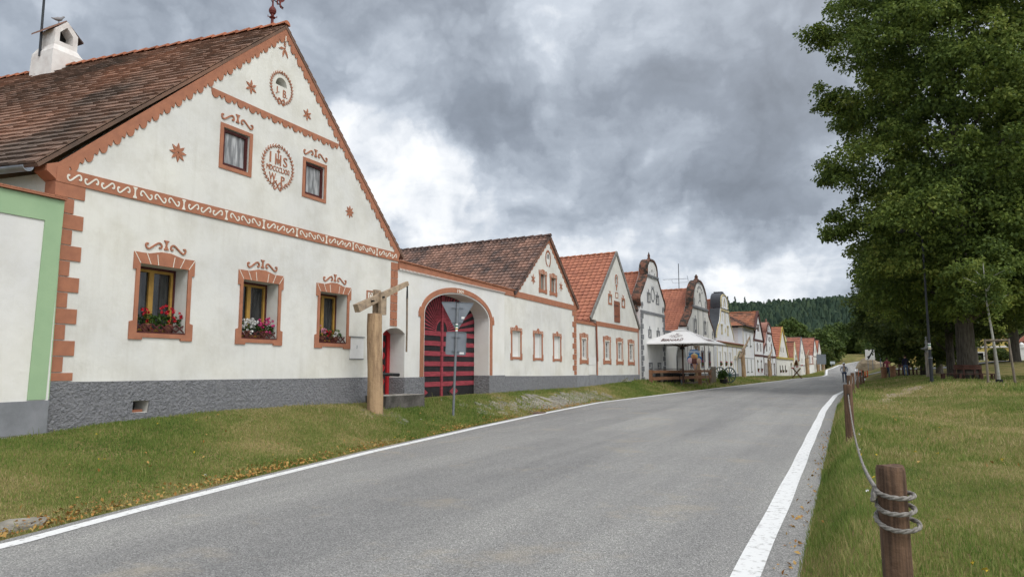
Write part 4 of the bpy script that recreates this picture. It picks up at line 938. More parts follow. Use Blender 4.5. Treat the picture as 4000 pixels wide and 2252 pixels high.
def seventh():
    H, Y = far_start('townhouse', 'two-storey white house with low brown hipped roof and tall narrow windows', 76.6, -1, 'gabled houses along the street')
    W = 6.8; k = 6.8/8.1; T = lambda y: (y-79)*k; D = 9
    ops = [(T(81.1),T(81.8),2.36,3.64),(T(83.85),T(84.6),2.36,3.64),(T(81.2),T(81.9),-.45,.88),(T(84.05),T(84.8),-.45,.88)]
    m = MB(); m.slab(rectp(0,W,-2,4.2), -.5, 0, [rectp(*o) for o in ops]); m.build('wall', WALLW, H)
    m = MB(); m.box(-D,-.5,0,.4,-2,4.2); m.box(-D,-.5,W-.4,W,-2,4.2); m.rect(0,W,-2,4.2,-D-.3,-D); m.build('side_wall', PINKW, H)
    for o in ops:
        window(H, 0, *o, .35, WFRAME, PALEGL, fw=.05, nx=1, nz=2)
        m = MB(); m.rect(o[0]-.05,o[1]+.05,o[2]-.09,o[2],-.3,.07); m.build('sill', M('dark_sill',(.06,.06,.06)), H)
    m = MB(); m.rect(-.02,W+.02,4.2,4.34,-.4,.12); m.rect(-.01,.13,-.9,4.2,.001,.03); m.rect(W-.13,W,-.9,4.2,.001,.03); m.box(-.4,.12,-.14,-.02,4.2,4.34); m.build('cornice', YELLOWTRIM, H)
    m = MB(); m.rect(.14,W-.14,.95,1.0,.001,.02); m.rect(.14,W-.14,3.86,3.90,.001,.02); m.build('string_course', GREYTRIM, H)
    o = .35; A, B, C, E_ = (o,-o,4.36),(-D-.3,-o,4.36),(-D-.3,W+o,4.36),(o,W+o,4.36); r0, r1 = (-3.3,W/2,6.25), (-D-.3,W/2,6.25)
    m = MB(); tiles(m, A, B, r1, r0, 11, 34, 'flat', .9, .04); tiles(m, E_, C, r1, r0, 11, 34, 'flat', .9, .04)
    tiles(m, E_, A, (-3.3,W/2-.01,6.25), (-3.3,W/2+.01,6.25), 11, 22, 'flat', .9, .04)
    m.mi = 1; m.add([A,B,r1,r0],[(0,1,2,3)]); m.add([E_,C,r1,r0],[(3,2,1,0)]); m.add([A,E_,r0],[(0,1,2)]); m.add([(o,-o,4.34),(-D-.3,-o,4.34),(-D-.3,W+o,4.34),(o,W+o,4.34)],[(0,1,2,3)]); 
    ro = m.build('roof', [TILE_MIX, BOARD], H); m = MB(); ridge_tiles(m, r0, r1, 14, .13); ridge_tiles(m, A, r0, 14, .12); ridge_tiles(m, E_, r0, 14, .12); m.build('ridge_tiles', RIDGE_DK, ro)
    m = MB(); m.tube([(o+.04,-o-.04,4.33),(o+.04,W+o,4.33)], .06, 6); m.tube([(o+.02,-o-.05,4.33),(-D,-o-.05,4.33)], .06, 6); m.build('gutter', BLACK, H)
    far_end(H, 76.7)
seventh()
def eighth():
    H, Y = far_start('farmhouse', 'tall white farmhouse with dark brown bargeboards and two brown bands across its front', 83.1, -1)
    W = 6.55; k = 6.5/8.1; kz = .97; T = lambda y: (y-84.3)*k; c = W/2
    A_ = lambda s0, s1, z0, z1: [(s0,z0),(s1,z0),(s1,z1-.18)]+arc((s0+s1)/2,z1-.18,(s1-s0)/2,.18,15,165,6)+[(s0,z1-.18)]
    low = [(T(86.65),T(87.35),-.50,.76),(T(89.8),T(90.45),-.50,.76)]; mid = [(T(86.8),T(87.35),1.95,2.74),(T(89.75),T(90.3),1.95,2.74)]; up = [(c-.62,c-.2,4.3,4.95),(c+.2,c+.62,4.3,4.95)]
    m = MB(); m.slab([(0,-2),(W,-2),(W,3.2),(c,6.35),(0,3.2)], -.5, 0, [A_(*o) for o in low]+[rectp(*o) for o in mid+up]); m.build('wall', WALLW, H)
    body(H, W, -2, 3.2, 12, WALL2)
    m = MB(); m.rect(0,W,3.0,3.24,-.001,.04); m.rect(0,W,1.26,1.48,-.001,.04); m.rect(0,.13,-.9,3.0,-.001,.03); m.rect(W-.13,W,-.9,3.0,-.001,.03); m.stroke([(-.3,3.12),(c,6.52)], .3, -.1, .12); m.stroke([(c,6.52),(W+.3,3.12)], .3, -.1, .121)
    m.stroke([(c-.7,4.62),(c+.7,4.62)], .06, -.001, .03); m.rect(c-.04,c+.04,2.1,2.6,-.001,.03); m.build('brown_trim', BROWNTRIM, H)
    for i, o in enumerate(low+mid+up): trim_rect(H, o, .07, BROWNTRIM) if i > 1 else None; window(H, 0, *o, .3, WFRAME, GLASS, fw=.05, nx=1)
    for o in low:
        m = MB(); m.stroke(arc((o[0]+o[1])/2,o[3]-.18,(o[1]-o[0])/2+.05,.23,0,180,8), .10, -.001, .03); m.build('window_hood', BROWNTRIM, H)
    m = MB(); m.rect(-.01,W,-2,-.95,.001,.03); m.build('plinth', GREYPLAIN, H)
    gable_roof(H, .1, -.35, W+.35, c, 3.0, 3.0, 6.5, 12, TILE_MIX, 15, .3, 'flat', -.0, RIDGE, .05)
    far_end(H, 83.3)
    for i, o in enumerate(low):
        x, y = fpt(83.3+(o[0]+o[1])/2, .03); flower_pots('deep red hanging geraniums in the %s arched window of the brown-banded house' % ('left', 'right')[i], x, y-.3, y+.3, -.46, [(PRED,.5,.5,16,.2),(PRED,.5,.5,10,-.05)], 50+i)
eighth()
def ninth():
    H, Y = far_start('farmhouse', 'white farmhouse with bell-shaped gable outlined in dark brown brick', 89.3, -1)
    W = 11.2; k = 11.3/16.5; T = lambda y: (y-88.8)*k; c = T(96.3)
    lobe = [(1.7,4.42),(1.62,4.9),(1.2,5.3),(.6,5.52)]
    half = [(5.0,-2),(5.0,1.75),(4.6,2.3),(3.6,2.85),(2.9,3.3),(2.3,3.8),(1.95,4.3)]
    wu = [(T(92.2),T(92.9),2.1,2.85),(T(98.3),T(99.1),2.1,2.85)]; wl = [(T(y),T(y+1.3),-.85,.40) for y in (90.2,92.6,96.5,100.7)]
    m = MB(); m.slab(sym(c, half+lobe, 5.6), -.6, 0, [rectp(*o) for o in wu+wl]+[[(c-.2,4.6),(c+.2,4.6),(c+.2,5.0),(c-.2,5.0)]]); m.build('wall', WALLW, H); body(H, c+5, -2, 1.7, 12, WALL2, .6, c-5)
    m = MB(); h2 = smoothpts(half[1:],4); l2 = smoothpts([(c-h,z) for h,z in lobe]+[(c,5.6)]+[(c+h,z) for h,z in reversed(lobe)],4)
    coping(m, [(c-h,z) for h,z in h2], -.9, -.03, .14); coping(m, [(c+h,z) for h,z in reversed(h2)], -.9, -.03, .14); coping(m, l2, -.9, -.03, .16); m.lathe([(.18,0),(.1,.15),(.14,.25),(.03,.5)], (-.3,c,5.7), 8); m.build('gable_coping', M('pinkish_brick', (.34,.17,.13), (.22,.11,.085), 3, .9, .6, 12), H)
    m = MB(); 
    for q in ([(c-h,z) for h,z in h2], [(c+h,z) for h,z in reversed(h2)], l2): coping(m, q, -.029, .08, .15, inward=True)
    m.rect(c-1.95,c+1.95,4.26,4.42,-.001,.1); m.rect(c-5,c+5,1.2,1.45,-.001,.05); m.rect(c-5,c-4.85,-.9,1.2,-.001,.03); m.rect(c+4.85,c+5,-.9,1.2,-.001,.03); m.rect(c-.9,c-.78,-.9,1.2,-.001,.03)
    m.stroke([(c+.25*math.cos(R(a)),3.55+.3*math.sin(R(a))) for a in range(0,361,30)], .09, -.001, .03)
    for s in (c-1.0,c+1.0): m.stroke([(s-.12,3.9),(s,3.7),(s+.02,3.35)], .1, -.001, .03)
    m.rect(c-.06,c+.06,2.15,2.6,-.001,.03)
    for a in range(0,360,60): m.stroke([(c,4.85),(c+.5*math.cos(R(a)),4.85+.5*math.sin(R(a)))], .06, -.001, .03)
    m.build('brown_trim', BROWNTRIM, H)
    for i, o in enumerate(wu+wl): trim_rect(H, o, .12, BROWNTRIM, key=.3 if i < 2 else 0); window(H, 0, *o, .3, WFRAME, PALEGL, fw=.05, nx=2 if i > 1 else 1)
    m = MB(); m.rect(c-5,c+5,-2,-1.0,.001,.03); m.build('plinth', GREYPLAIN, H)
    gable_roof(H, -.85, c-5.1, c+5.1, c, 1.6, 1.6, 5.2, 12, TILE_NEW2, 16, .3, 'flat', 0, RIDGE, .05); far_end(H, 89.85)
ninth()
def tenth():
    H, Y = far_start('farmhouse', 'white farmhouse with bright orange ribbed roof and ochre yellow gable edge', 100.6, -1)
    k = 12.1/20.4; T = lambda y: (y-97.6)*k; Wg = 12.0; W = 18.6; c = 6.7; yl = 1.4
    up = [(T(105.3),T(106.3),2.15,2.85),(T(109.5),T(110.4),2.15,2.85)]; lo = [(T(y),T(y+1.5),-.75,.30) for y in (102.5,106.8,111.7)]
    ga = [(14.6,-1.99),(17.2,-1.99),(17.2,.35)]+arc(15.9,.35,1.3,.35,8,172,8)+[(14.6,.35)]; dr = rectp(12.6,13.3,-1.98,.15)
    m = MB(); m.slab([(0,-2),(W,-2),(W,1.3),(Wg+.05,1.3),(c,5.6),(yl,1.3),(0,1.3)], -.5, 0, [rectp(*o) for o in up+lo]+[ga,dr]); m.build('wall', WALL2, H); body(H, Wg, -2, 1.3, 12, WALL2, .5, yl)
    m = MB(); m.rect(14.2,17.6,-2,1,-2.8,-2.6); m.build('gateway_back', WALLG, H)
    m = MB(); m.rect(12.5,13.4,-2,.3,-.4,-.3); m.build('wicket_door', GREYWOOD, H)
    m = MB(); m.rect(0,W,1.16,1.42,-.2,.14); m.stroke([(c,5.72),(Wg+.35,1.32)], .34, -.05, .13); m.stroke([(yl-.1,1.35),(c,5.72)], .14, -.05, .131); m.build('ochre_trim', OCHRETRIM, H)
    for o in up+lo: window(H, 0, *o, .28, DFRAME, GLASS, fw=.05, nx=1)
    gable_roof(H, .08, yl-.3, Wg+.3, c, 1.28, 1.28, 5.72, 12, TILE_NEW, 17, .5, 'flat', -.02, RIDGE, .09); far_end(H, 100.7)
    for i, o in enumerate(lo):
        x, y = fpt(100.7+(o[0]+o[1])/2, .1); flower_pots('dark flower box hanging in the %s window of the ochre-edged house' % ('left', 'middle', 'right')[i], x, y-.4, y+.4, -.72, [(PRED,.5,.5,8,.25)], 60+i)
tenth()
def small_gable(name, label, Y0, W, c, ze, zr, wallm, trim, roofm, ops=(), depth=10, dx=0., zb=-2.2, rows=12, extra=None, bandz=None, side=None, rmat=None):
    H, _ = far_start(name, label, Y0, -1)
    m = MB(); m.slab([(0,zb),(W,zb),(W,ze),(c,zr),(0,ze)], -.4, 0, [rectp(*o) for o in ops]); m.build('wall', wallm, H); body(H, W, zb, ze, depth, side or wallm, .4)
    m = MB(); m.stroke([(-.12,ze),(c,zr+.08)], .2, -.05, .07); m.stroke([(c,zr+.08),(W+.12,ze)], .2, -.05, .071)
    if bandz is not None: m.rect(0,W,bandz,bandz+.16,-.001,.04)
    m.build('verge_trim', trim, H)
    for o in ops: window(H, 0, *o, .22, DFRAME, GLASS, fw=.06, nx=1)
    gable_roof(H, .03, -.25, W+.25, c, ze-.12, ze-.12, zr+.12, depth, roofm, rows, .4, 'flat', 0, rmat or RIDGE_DK, .06)
    if extra: extra(H)
    far_end(H, Y0, dx); return H
small_gable('farmhouse', 'small white cottage with low reddish brown roof and yellow-edged steep gable', 119.7, 6.0, 2.0, .35, 3.95, WALL2, YELLOWTRIM, TILE_NEW2, [(2.6,3.2,1.2,2.0),(4.0,4.5,1.2,2.0)], 16)
def twelfth():
    H, _ = far_start('farmhouse', 'pale yellow round-topped gable of a dark-roofed house rising behind the small cottage', 119.5, -1)
    half = [(4.3,-2.2),(4.3,1.6),(3.4,2.4),(2.6,3.4),(2.2,4.2),(1.5,4.75),(.7,5.0)]; c = 5.2
    m = MB(); m.slab(sym(c, half, 5.08), -.5, 0, [rectp(c+.3,c+.9,3.2,3.9)]); m.build('wall', M('pale_yellow_plaster', (.66,.60,.34), (.58,.52,.28), 2, .9), H); body(H, c+4.3, -2.2, 1.5, 12, WALL2, .5, c-4.3)
    m = MB(); h2 = smoothpts(half[1:],4); coping(m, [(c-h,z) for h,z in h2]+[(c,5.08)]+[(c+h,z) for h,z in reversed(h2)], -.6, .05, .15); m.rect(c-2.3,c+2.3,3.0,3.1,-.001,.05); m.build('gable_coping', STONELIP, H)
    gable_roof(H, -.5, c-4.4, c+4.4, c, 1.4, 1.4, 4.75, 12, M('dark_lichen_tile', (.12,.105,.095), (.06,.055,.05), 2, .95, .6, 20, island=.3), 12, .4, 'flat', 0, RIDGE_DK)
    far_end(H, 118.4, -1.6)
twelfth()
small_gable('farmhouse', 'white farmhouse with steep plain gable and faded brown roof past the log cross barrier', 127.7, 10.1, 4.2, 1.2, 5.1, WALL2, GREYTRIM, TILE_NEW2, [(3.0,3.5,2.3,3.1),(4.9,5.4,2.3,3.1),(3.0,3.5,.7,1.6),(5.0,5.5,.7,1.6),(6.8,7.4,-.9,.3)], 14, bandz=.25)
def gate14():
    W = thing('gate_wall', 'worn white courtyard wall with tall gateway and orange-white quoins near the road end', 'wall', (0,0,0))
    m = MB(); m.slab([(0,-2.2),(13.9,-2.2),(13.9,2.3),(9.2,2.3),(9.2,.55),(0,.75)], -.4, 0, [rectp(2.6,5.6,-2.19,.3)]); m.build('wall', WALLG, W)
    m = MB()
    for i in range(7): m.rect(10.3+(.9 if i % 2 else 0), 13.88, .75+i*.22, .75+i*.22+.12, .001, .05)
    m.rect(0,13.9,.55,.68,.001,.06); m.build('quoin_bands', TILE_NEW2, W)
    m = MB(); m.rect(2.4,5.8,-2.2,.5,-.5,-.41); m.build('gate', GREYWOOD, W)
    o = M('mossy_tile', (.30,.14,.09), (.15,.10,.08), 2, .95, .6, 20, island=.3); m = MB(); tiles(m, (-.3,-.5,1.75), (-.3,13.6,1.75), (-3.6,13.6,4.35), (-3.6,-.5,4.35), 14, 34, 'wave', .6, .06); m.mi = 1; board_slab(m, (-.3,-.5,1.75), (-.3,13.6,1.75), (-3.6,13.6,4.35), (-3.6,-.5,4.35)); m.build('roof', [o, BOARD], W)
    far_end(W, 138.0)
gate14()
small_gable('farmhouse', 'narrow white farmhouse with small peaked gable and brown band at the end of the row', 151.9, 9.6, 4.6, 2.2, 5.9, WALL2, BROWNTRIM, TILE_NEW2, [(2.4,3.1,2.9,4.0),(5.4,6.1,2.9,4.0),(2.4,3.1,-.4,.7),(5.4,6.1,-.4,.7)], 12, bandz=2.1)
small_gable('farmhouse', 'last white house of the row with bright orange roof and brown corner', 161.9, 7.6, 3.2, 3.3, 5.7, WALL2, BROWNTRIM, TILE_NEW, [(1.5,2.2,1.5,2.6),(4.0,4.7,1.5,2.6)], 12, dx=.1)
# ------------------------------------------------------------------ ground, road, markings
def ground_mat():
    m, nt, N, L, B = new_mat('grass_ground'); B.inputs['Roughness'].default_value = .95; B.inputs['Specular IOR Level'].default_value = .1
    a = noise(N, L, .55, 5, .6); b = noise(N, L, 14, 4, .7)
    r = ramp(N, L, a.outputs['Fac'], [(.34, (.12, .145, .045)), (.48, (.19, .185, .07)), (.60, (.29, .235, .12)), (.75, (.36, .28, .16))])
    r2 = ramp(N, L, b.outputs['Fac'], [(.3, (.55, .55, .5)), (.7, (1.25, 1.2, 1.05))])
    L.new(mixc(N, L, 1., r.outputs[0], r2.outputs[0], 'MULTIPLY'), B.inputs['Base Color'])
    n = noise(N, L, 40, 5, .7); add_bump(N, L, B, n.outputs['Fac'], .8, .04); return m
def asphalt_mat():
    m, nt, N, L, B = new_mat('worn_asphalt'); B.inputs['Roughness'].default_value = .9; B.inputs['Specular IOR Level'].default_value = .25
    v = N.new('ShaderNodeTexVoronoi'); v.inputs['Scale'].default_value = 95; tc = N.new('ShaderNodeTexCoord'); L.new(tc.outputs['Object'], v.inputs['Vector'])
    sp = N.new('ShaderNodeSeparateColor'); L.new(v.outputs['Color'], sp.inputs[0])
    r = ramp(N, L, sp.outputs[0], [(.0, (.165, .165, .163)), (.5, (.262, .261, .257)), (.85, (.33, .328, .32)), (1., (.45, .445, .43))])
    a = noise(N, L, .35, 6, .65, (1, .45, 1)); r2 = ramp(N, L, a.outputs['Fac'], [(.32, (.86, .86, .87)), (.6, (1.05, 1.05, 1.04)), (.8, (1.12, 1.09, 1.02))])
    c = mixc(N, L, 1., r.outputs[0], r2.outputs[0], 'MULTIPLY')
    w = noise(N, L, .9, 5, .6, (1, .045, 1)); rw = ramp(N, L, w.outputs['Fac'], [(.38, (.87, .87, .875)), (.62, (1.10, 1.095, 1.08))]); c = mixc(N, L, 1., c, rw.outputs[0], 'MULTIPLY')
    d = noise(N, L, .8, 6, .7); r3 = ramp(N, L, d.outputs['Fac'], [(.56, (0, 0, 0)), (.72, (.45, .45, .45))])
    c = mixc(N, L, r3.outputs[0], c, (.40, .34, .25)); L.new(c, B.inputs['Base Color'])
    add_bump(N, L, B, v.outputs['Distance'], .7, .012); return m
def strip(name, xa, xb, ys, dz, mat, label=None, n=2, kind='structure', zf=z_road):
    ys = np.asarray(ys, float); v = []; f = []
    for i, y in enumerate(ys):
        a, b = float(xa(y)), float(xb(y))
        for k in range(n): v.append((a+(b-a)*k/(n-1), y, float(zf(y))+dz))
    for i in range(len(ys)-1):
        for k in range(n-1): q = i*n+k; f.append((q, q+1, q+n+1, q+n))
    return tag(link(name, v, f, mat), label, None, None, kind)
def make_ground():
    ys = np.concatenate([np.arange(-14, 40, .35), np.arange(40, 110, 1.), np.arange(110, 262, 3.)])
    U = np.array([0,.06,.14,.25,.4,.55,.7,.82,.9,.96,1.]); off = np.array([.0,.05,.12,.2,.3,.4,.5,.65,.9,1.2,1.6,2,2.5,3,3.6,4.3,5,6,7.5,9,12,16,22,30,45,70,110,170])
    rows = []
    for y in ys:
        l, r, f = float(x_left(y))-.14, float(x_right(y)), float(x_facade(y))
        f = min(f, l-.6)
        xs = np.concatenate([[-220,-90,-45,-25,-16,f-1], f+(l-f)*U, [l+.12, (l+r)/2, r-.12], r+off])
        z = ground(xs, np.full_like(xs, y))
        z = z+.75*ss((xs-9)/10)*ss((y-45)/45)+.5*ss((xs-r-1)/3)*ss((y-85)/25)
        k = len(U)+6; z[k:k+3] -= .06
        rows.append(np.stack([xs, np.full_like(xs, y), z], 1))
    V = np.array(rows); n = V.shape[1]; v = V.reshape(-1, 3)
    i = np.arange(len(ys)-1)[:, None]*n+np.arange(n-1)[None, :]; f = np.stack([i, i+1, i+n+1, i+n], -1).reshape(-1, 4)
    return tag(link('ground', v.tolist(), f.tolist(), ground_mat(), smooth=True), kind='structure')
def gz2(x, y):
    r = x_right(y); return float(ground(x, y)+.75*ss((x-9)/10)*ss((y-45)/45)+.5*ss((x-r-1)/3)*ss((y-85)/25))
make_ground()
YS = np.concatenate([np.arange(-13, 60, .5), np.arange(60, 260, 2.)])
strip('road', lambda y: x_left(y)-.13, lambda y: x_right(y)+.02, YS, .006, asphalt_mat(), n=6)
wob = lambda y: .012*np.sin(y*1.7)+.01*np.sin(y*.6)
strip('left_road_line', lambda y: x_left(y)+wob(y)*.4, lambda y: x_left(y)+.18+wob(y+9)*.4+.10*ss((y-95)/20), YS, .011, PAINTW)
strip('right_road_line', lambda y: x_right(y)-.46+.24*ss((y-38)/20)+wob(y)*.4, lambda y: x_right(y)-.25+.20*ss((y-38)/20)+wob(y+3)*.4+.08*ss((y-95)/20), YS, .011, PAINTW)
def side_path():
    pts = smoothpts([(1.2,94,0),(4,96.5,0),(9,100,0),(20,108,0),(45,124,0),(90,140,0)], 8); v, f = [], []
    for i, p in enumerate(pts):
        d = (pts[min(i+1,len(pts)-1)]-pts[max(i-1,0)]).normalized(); q = Vector((-d.y, d.x, 0))
        for k in (-1.6, -.5, .5, 1.6): w = p+q*k; v.append((w.x, w.y, gz2(w.x, w.y)+.05))
    for i in range(len(pts)-1):
        for k in range(3): a = 4*i+k; f.append((a, a+1, a+5, a+4))
    tag(link('side_path', v, f, M('path_asphalt', (.30,.30,.30), (.24,.24,.24), 3, .9)), kind='structure')
side_path()
def trail():
    pts = smoothpts([(.75,23.5,0),(1.1,27,0),(1.7,31.5,0),(2.7,35.5,0),(4.3,38.4,0),(7,39.3,0),(13,39.8,0)], 10); v, f = [], []; rn = random.Random(12)
    for i, p in enumerate(pts):
        d = (pts[min(i+1,len(pts)-1)]-pts[max(i-1,0)]).normalized(); q = Vector((-d.y, d.x, 0)); tp = min(1, i/12)
        for k in (-.55, -.2, .2, .55): w = p+q*(k*tp+rn.uniform(-.12,.12)); v.append((w.x, w.y, gz2(w.x, w.y)+.012))
    for i in range(len(pts)-1):
        for k in range(3): a = 4*i+k; f.append((a, a+1, a+5, a+4))
    tag(link('dirt_trail', v, f, M('dusty_soil', (.34,.27,.18), (.21,.175,.10), 2.2, .95, .5, 20)), kind='structure')
trail()
def stone_paving():
    m = MB(); rn = random.Random(4)
    def stone(x, y, a, b, rot):
        n = 6; P = []
        for k in range(n):
            t = 2*math.pi*k/n+rn.uniform(-.2,.2); u, w = a*math.cos(t), b*math.sin(t)
            P.append((x+u*math.cos(rot)-w*math.sin(rot), y+u*math.sin(rot)+w*math.cos(rot)))
        h = rn.uniform(.005,.014)
        m.add([(p[0],p[1],gz(*p)+h) for p in P]+[(p[0],p[1],gz(*p)-.06) for p in P], [tuple(range(n))]+[(k,(k+1)%n,n+(k+1)%n,n+k)[::-1] for k in range(n)])
    for _ in range(620):
        y = rn.uniform(18.6, 32.5); xl_, xf_ = float(x_left(y))-.3, float(x_facade(y)); u = rn.random(); x = xl_+(xf_+.4-xl_)*u
        w = (math.exp(-((y-25.5)/3.8)**2)*(1 if u < .62 else .15)+.5*math.exp(-((y-20.5)/2.)**2)*math.exp(-((u-.6)/.12)**2)+.8*math.exp(-((y-29.5)/2.)**2)*(u < .8))
        if rn.random() < w: stone(x, y, rn.uniform(.09,.20), rn.uniform(.13,.32), rn.uniform(-.5,.5))
    for _ in range(14): stone(-10.3+rn.uniform(-.5,.45), 14.1+rn.uniform(-.6,.9), .15, .2, rn.random())
    tag(m.build('stone_paving', PAVE), kind='structure')
    m = MB(); x, y = -9.55, 21.6; m.box(x-.35,x+.35,y-.3,y+.3,gz(x,y)-.1,gz(x,y)+.035); t = thing('drain_cover', 'rusty brown square drain cover set in the grass by the paving stones', 'cover', (x,y,gz(x,y))); m.build('cover_plate', M('rusty_plate', (.16,.105,.08), (.10,.07,.06), 8, .8), t)
    m.v, m.f, m.m = [], [], []
    P = [(-7.62,4.02),(-7.36,4.10),(-7.42,4.52),(-7.66,4.72),(-7.80,4.40)]
    m.add([(a,b,gz(a,b)+.035) for a,b in P]+[(a,b,gz(a,b)-.1) for a,b in P], [tuple(range(5))]+[(k,(k+1)%5,5+(k+1)%5,5+k)[::-1] for k in range(5)])
    tag(m.build('flat_stone', PAVE), 'flat pale stone sunk in the grass by the near road edge', 'stone')
stone_paving()
# ------------------------------------------------------------------ camera
F_PX, TH, AL = 1750., math.atan(198/1750.), math.atan(842*math.cos(math.atan(198/1750.))/1750.)
FWD = Vector((-math.sin(AL)*math.cos(TH), math.cos(AL)*math.cos(TH), math.sin(TH))); RGT = Vector((math.cos(AL), math.sin(AL), 0)); UPV = RGT.cross(FWD)
cd = bpy.data.cameras.new('camera'); cam = bpy.data.objects.new('camera', cd); COL.objects.link(cam); SC.camera = cam
cd.sensor_width = 36; cd.lens = 36*F_PX/2576; cd.clip_start = .05; cd.clip_end = 6000
cam.matrix_world = Matrix((( RGT.x, UPV.x, -FWD.x, 0), (RGT.y, UPV.y, -FWD.y, 0), (RGT.z, UPV.z, -FWD.z, 0), (0,0,0,1)))
def in_view(p, mx=.06, my=.06):
    d = p@np.array(FWD); x = p@np.array(RGT)/d*F_PX/1288; y = p@np.array(UPV)/d*F_PX/725
    return (d > .3) & (np.abs(x) < 1+mx) & (np.abs(y) < 1+my)
# ------------------------------------------------------------------ grass blades and fallen leaves
GRASS = leafmat('grass_blades', [(.062,.112,.026),(.120,.195,.042),(.20,.265,.062),(.37,.325,.14),(.54,.44,.25)], .35, .7)
def patch(x, y):
    q = np.sin(x*.8+1.3*np.sin(y*.35))+np.sin(y*.62+.7*np.sin(x*1.1))+.7*np.sin(x*2.1+y*1.7)+.5*np.sin(x*3.7-y*2.9)
    return np.clip(.50+.19*q, 0, 1)
def blades(name, pts, h, w, tone, mat, seed, lean=.5):
    g = np.random.default_rng(seed); n = len(pts); a = g.random(n)*2*np.pi
    hh = h*(.5+.9*g.random(n)); ww = w*(.7+.6*g.random(n)); ln = lean*hh*(.2+g.random(n)); b = g.random(n)*2*np.pi
    s = np.stack([np.cos(a)*ww/2, np.sin(a)*ww/2, np.zeros(n)], 1); t = np.stack([np.cos(b)*ln, np.sin(b)*ln, hh], 1); mid = np.stack([np.cos(b)*ln*.35, np.sin(b)*ln*.35, hh*.55], 1)
    v = np.empty((n, 5, 3)); v[:,0] = pts-s; v[:,1] = pts+s; v[:,2] = pts+mid-s*.75; v[:,3] = pts+mid+s*.75; v[:,4] = pts+t
    me = bpy.data.meshes.new(name); me.vertices.add(5*n); me.vertices.foreach_set('co', v.ravel())
    li_ = (np.arange(n)[:,None]*5+np.array([0,1,3,2,2,3,4])[None]).ravel().astype(np.int32)
    me.loops.add(7*n); me.loops.foreach_set('vertex_index', li_); me.polygons.add(2*n)
    me.polygons.foreach_set('loop_start', (np.arange(n)[:,None]*7+np.array([0,4])[None]).ravel().astype(np.int32))
    me.materials.append(mat); at = me.attributes.new('tone','FLOAT','POINT'); at.data.foreach_set('value', np.repeat(tone,5).astype(np.float32))
    me.update(calc_edges=True); o = bpy.data.objects.new(name, me); COL.objects.link(o); return o
def scatter(n, x0, x1, y0, y1, seed, power=1.6):
    g = np.random.default_rng(seed); y = y0+(y1-y0)*g.random(n)**power; x = x0+(x1-x0)*g.random(n); return x, y
def zg(x, y): return ground(x, y)+.75*ss((x-9)/10)*ss((y-45)/45)
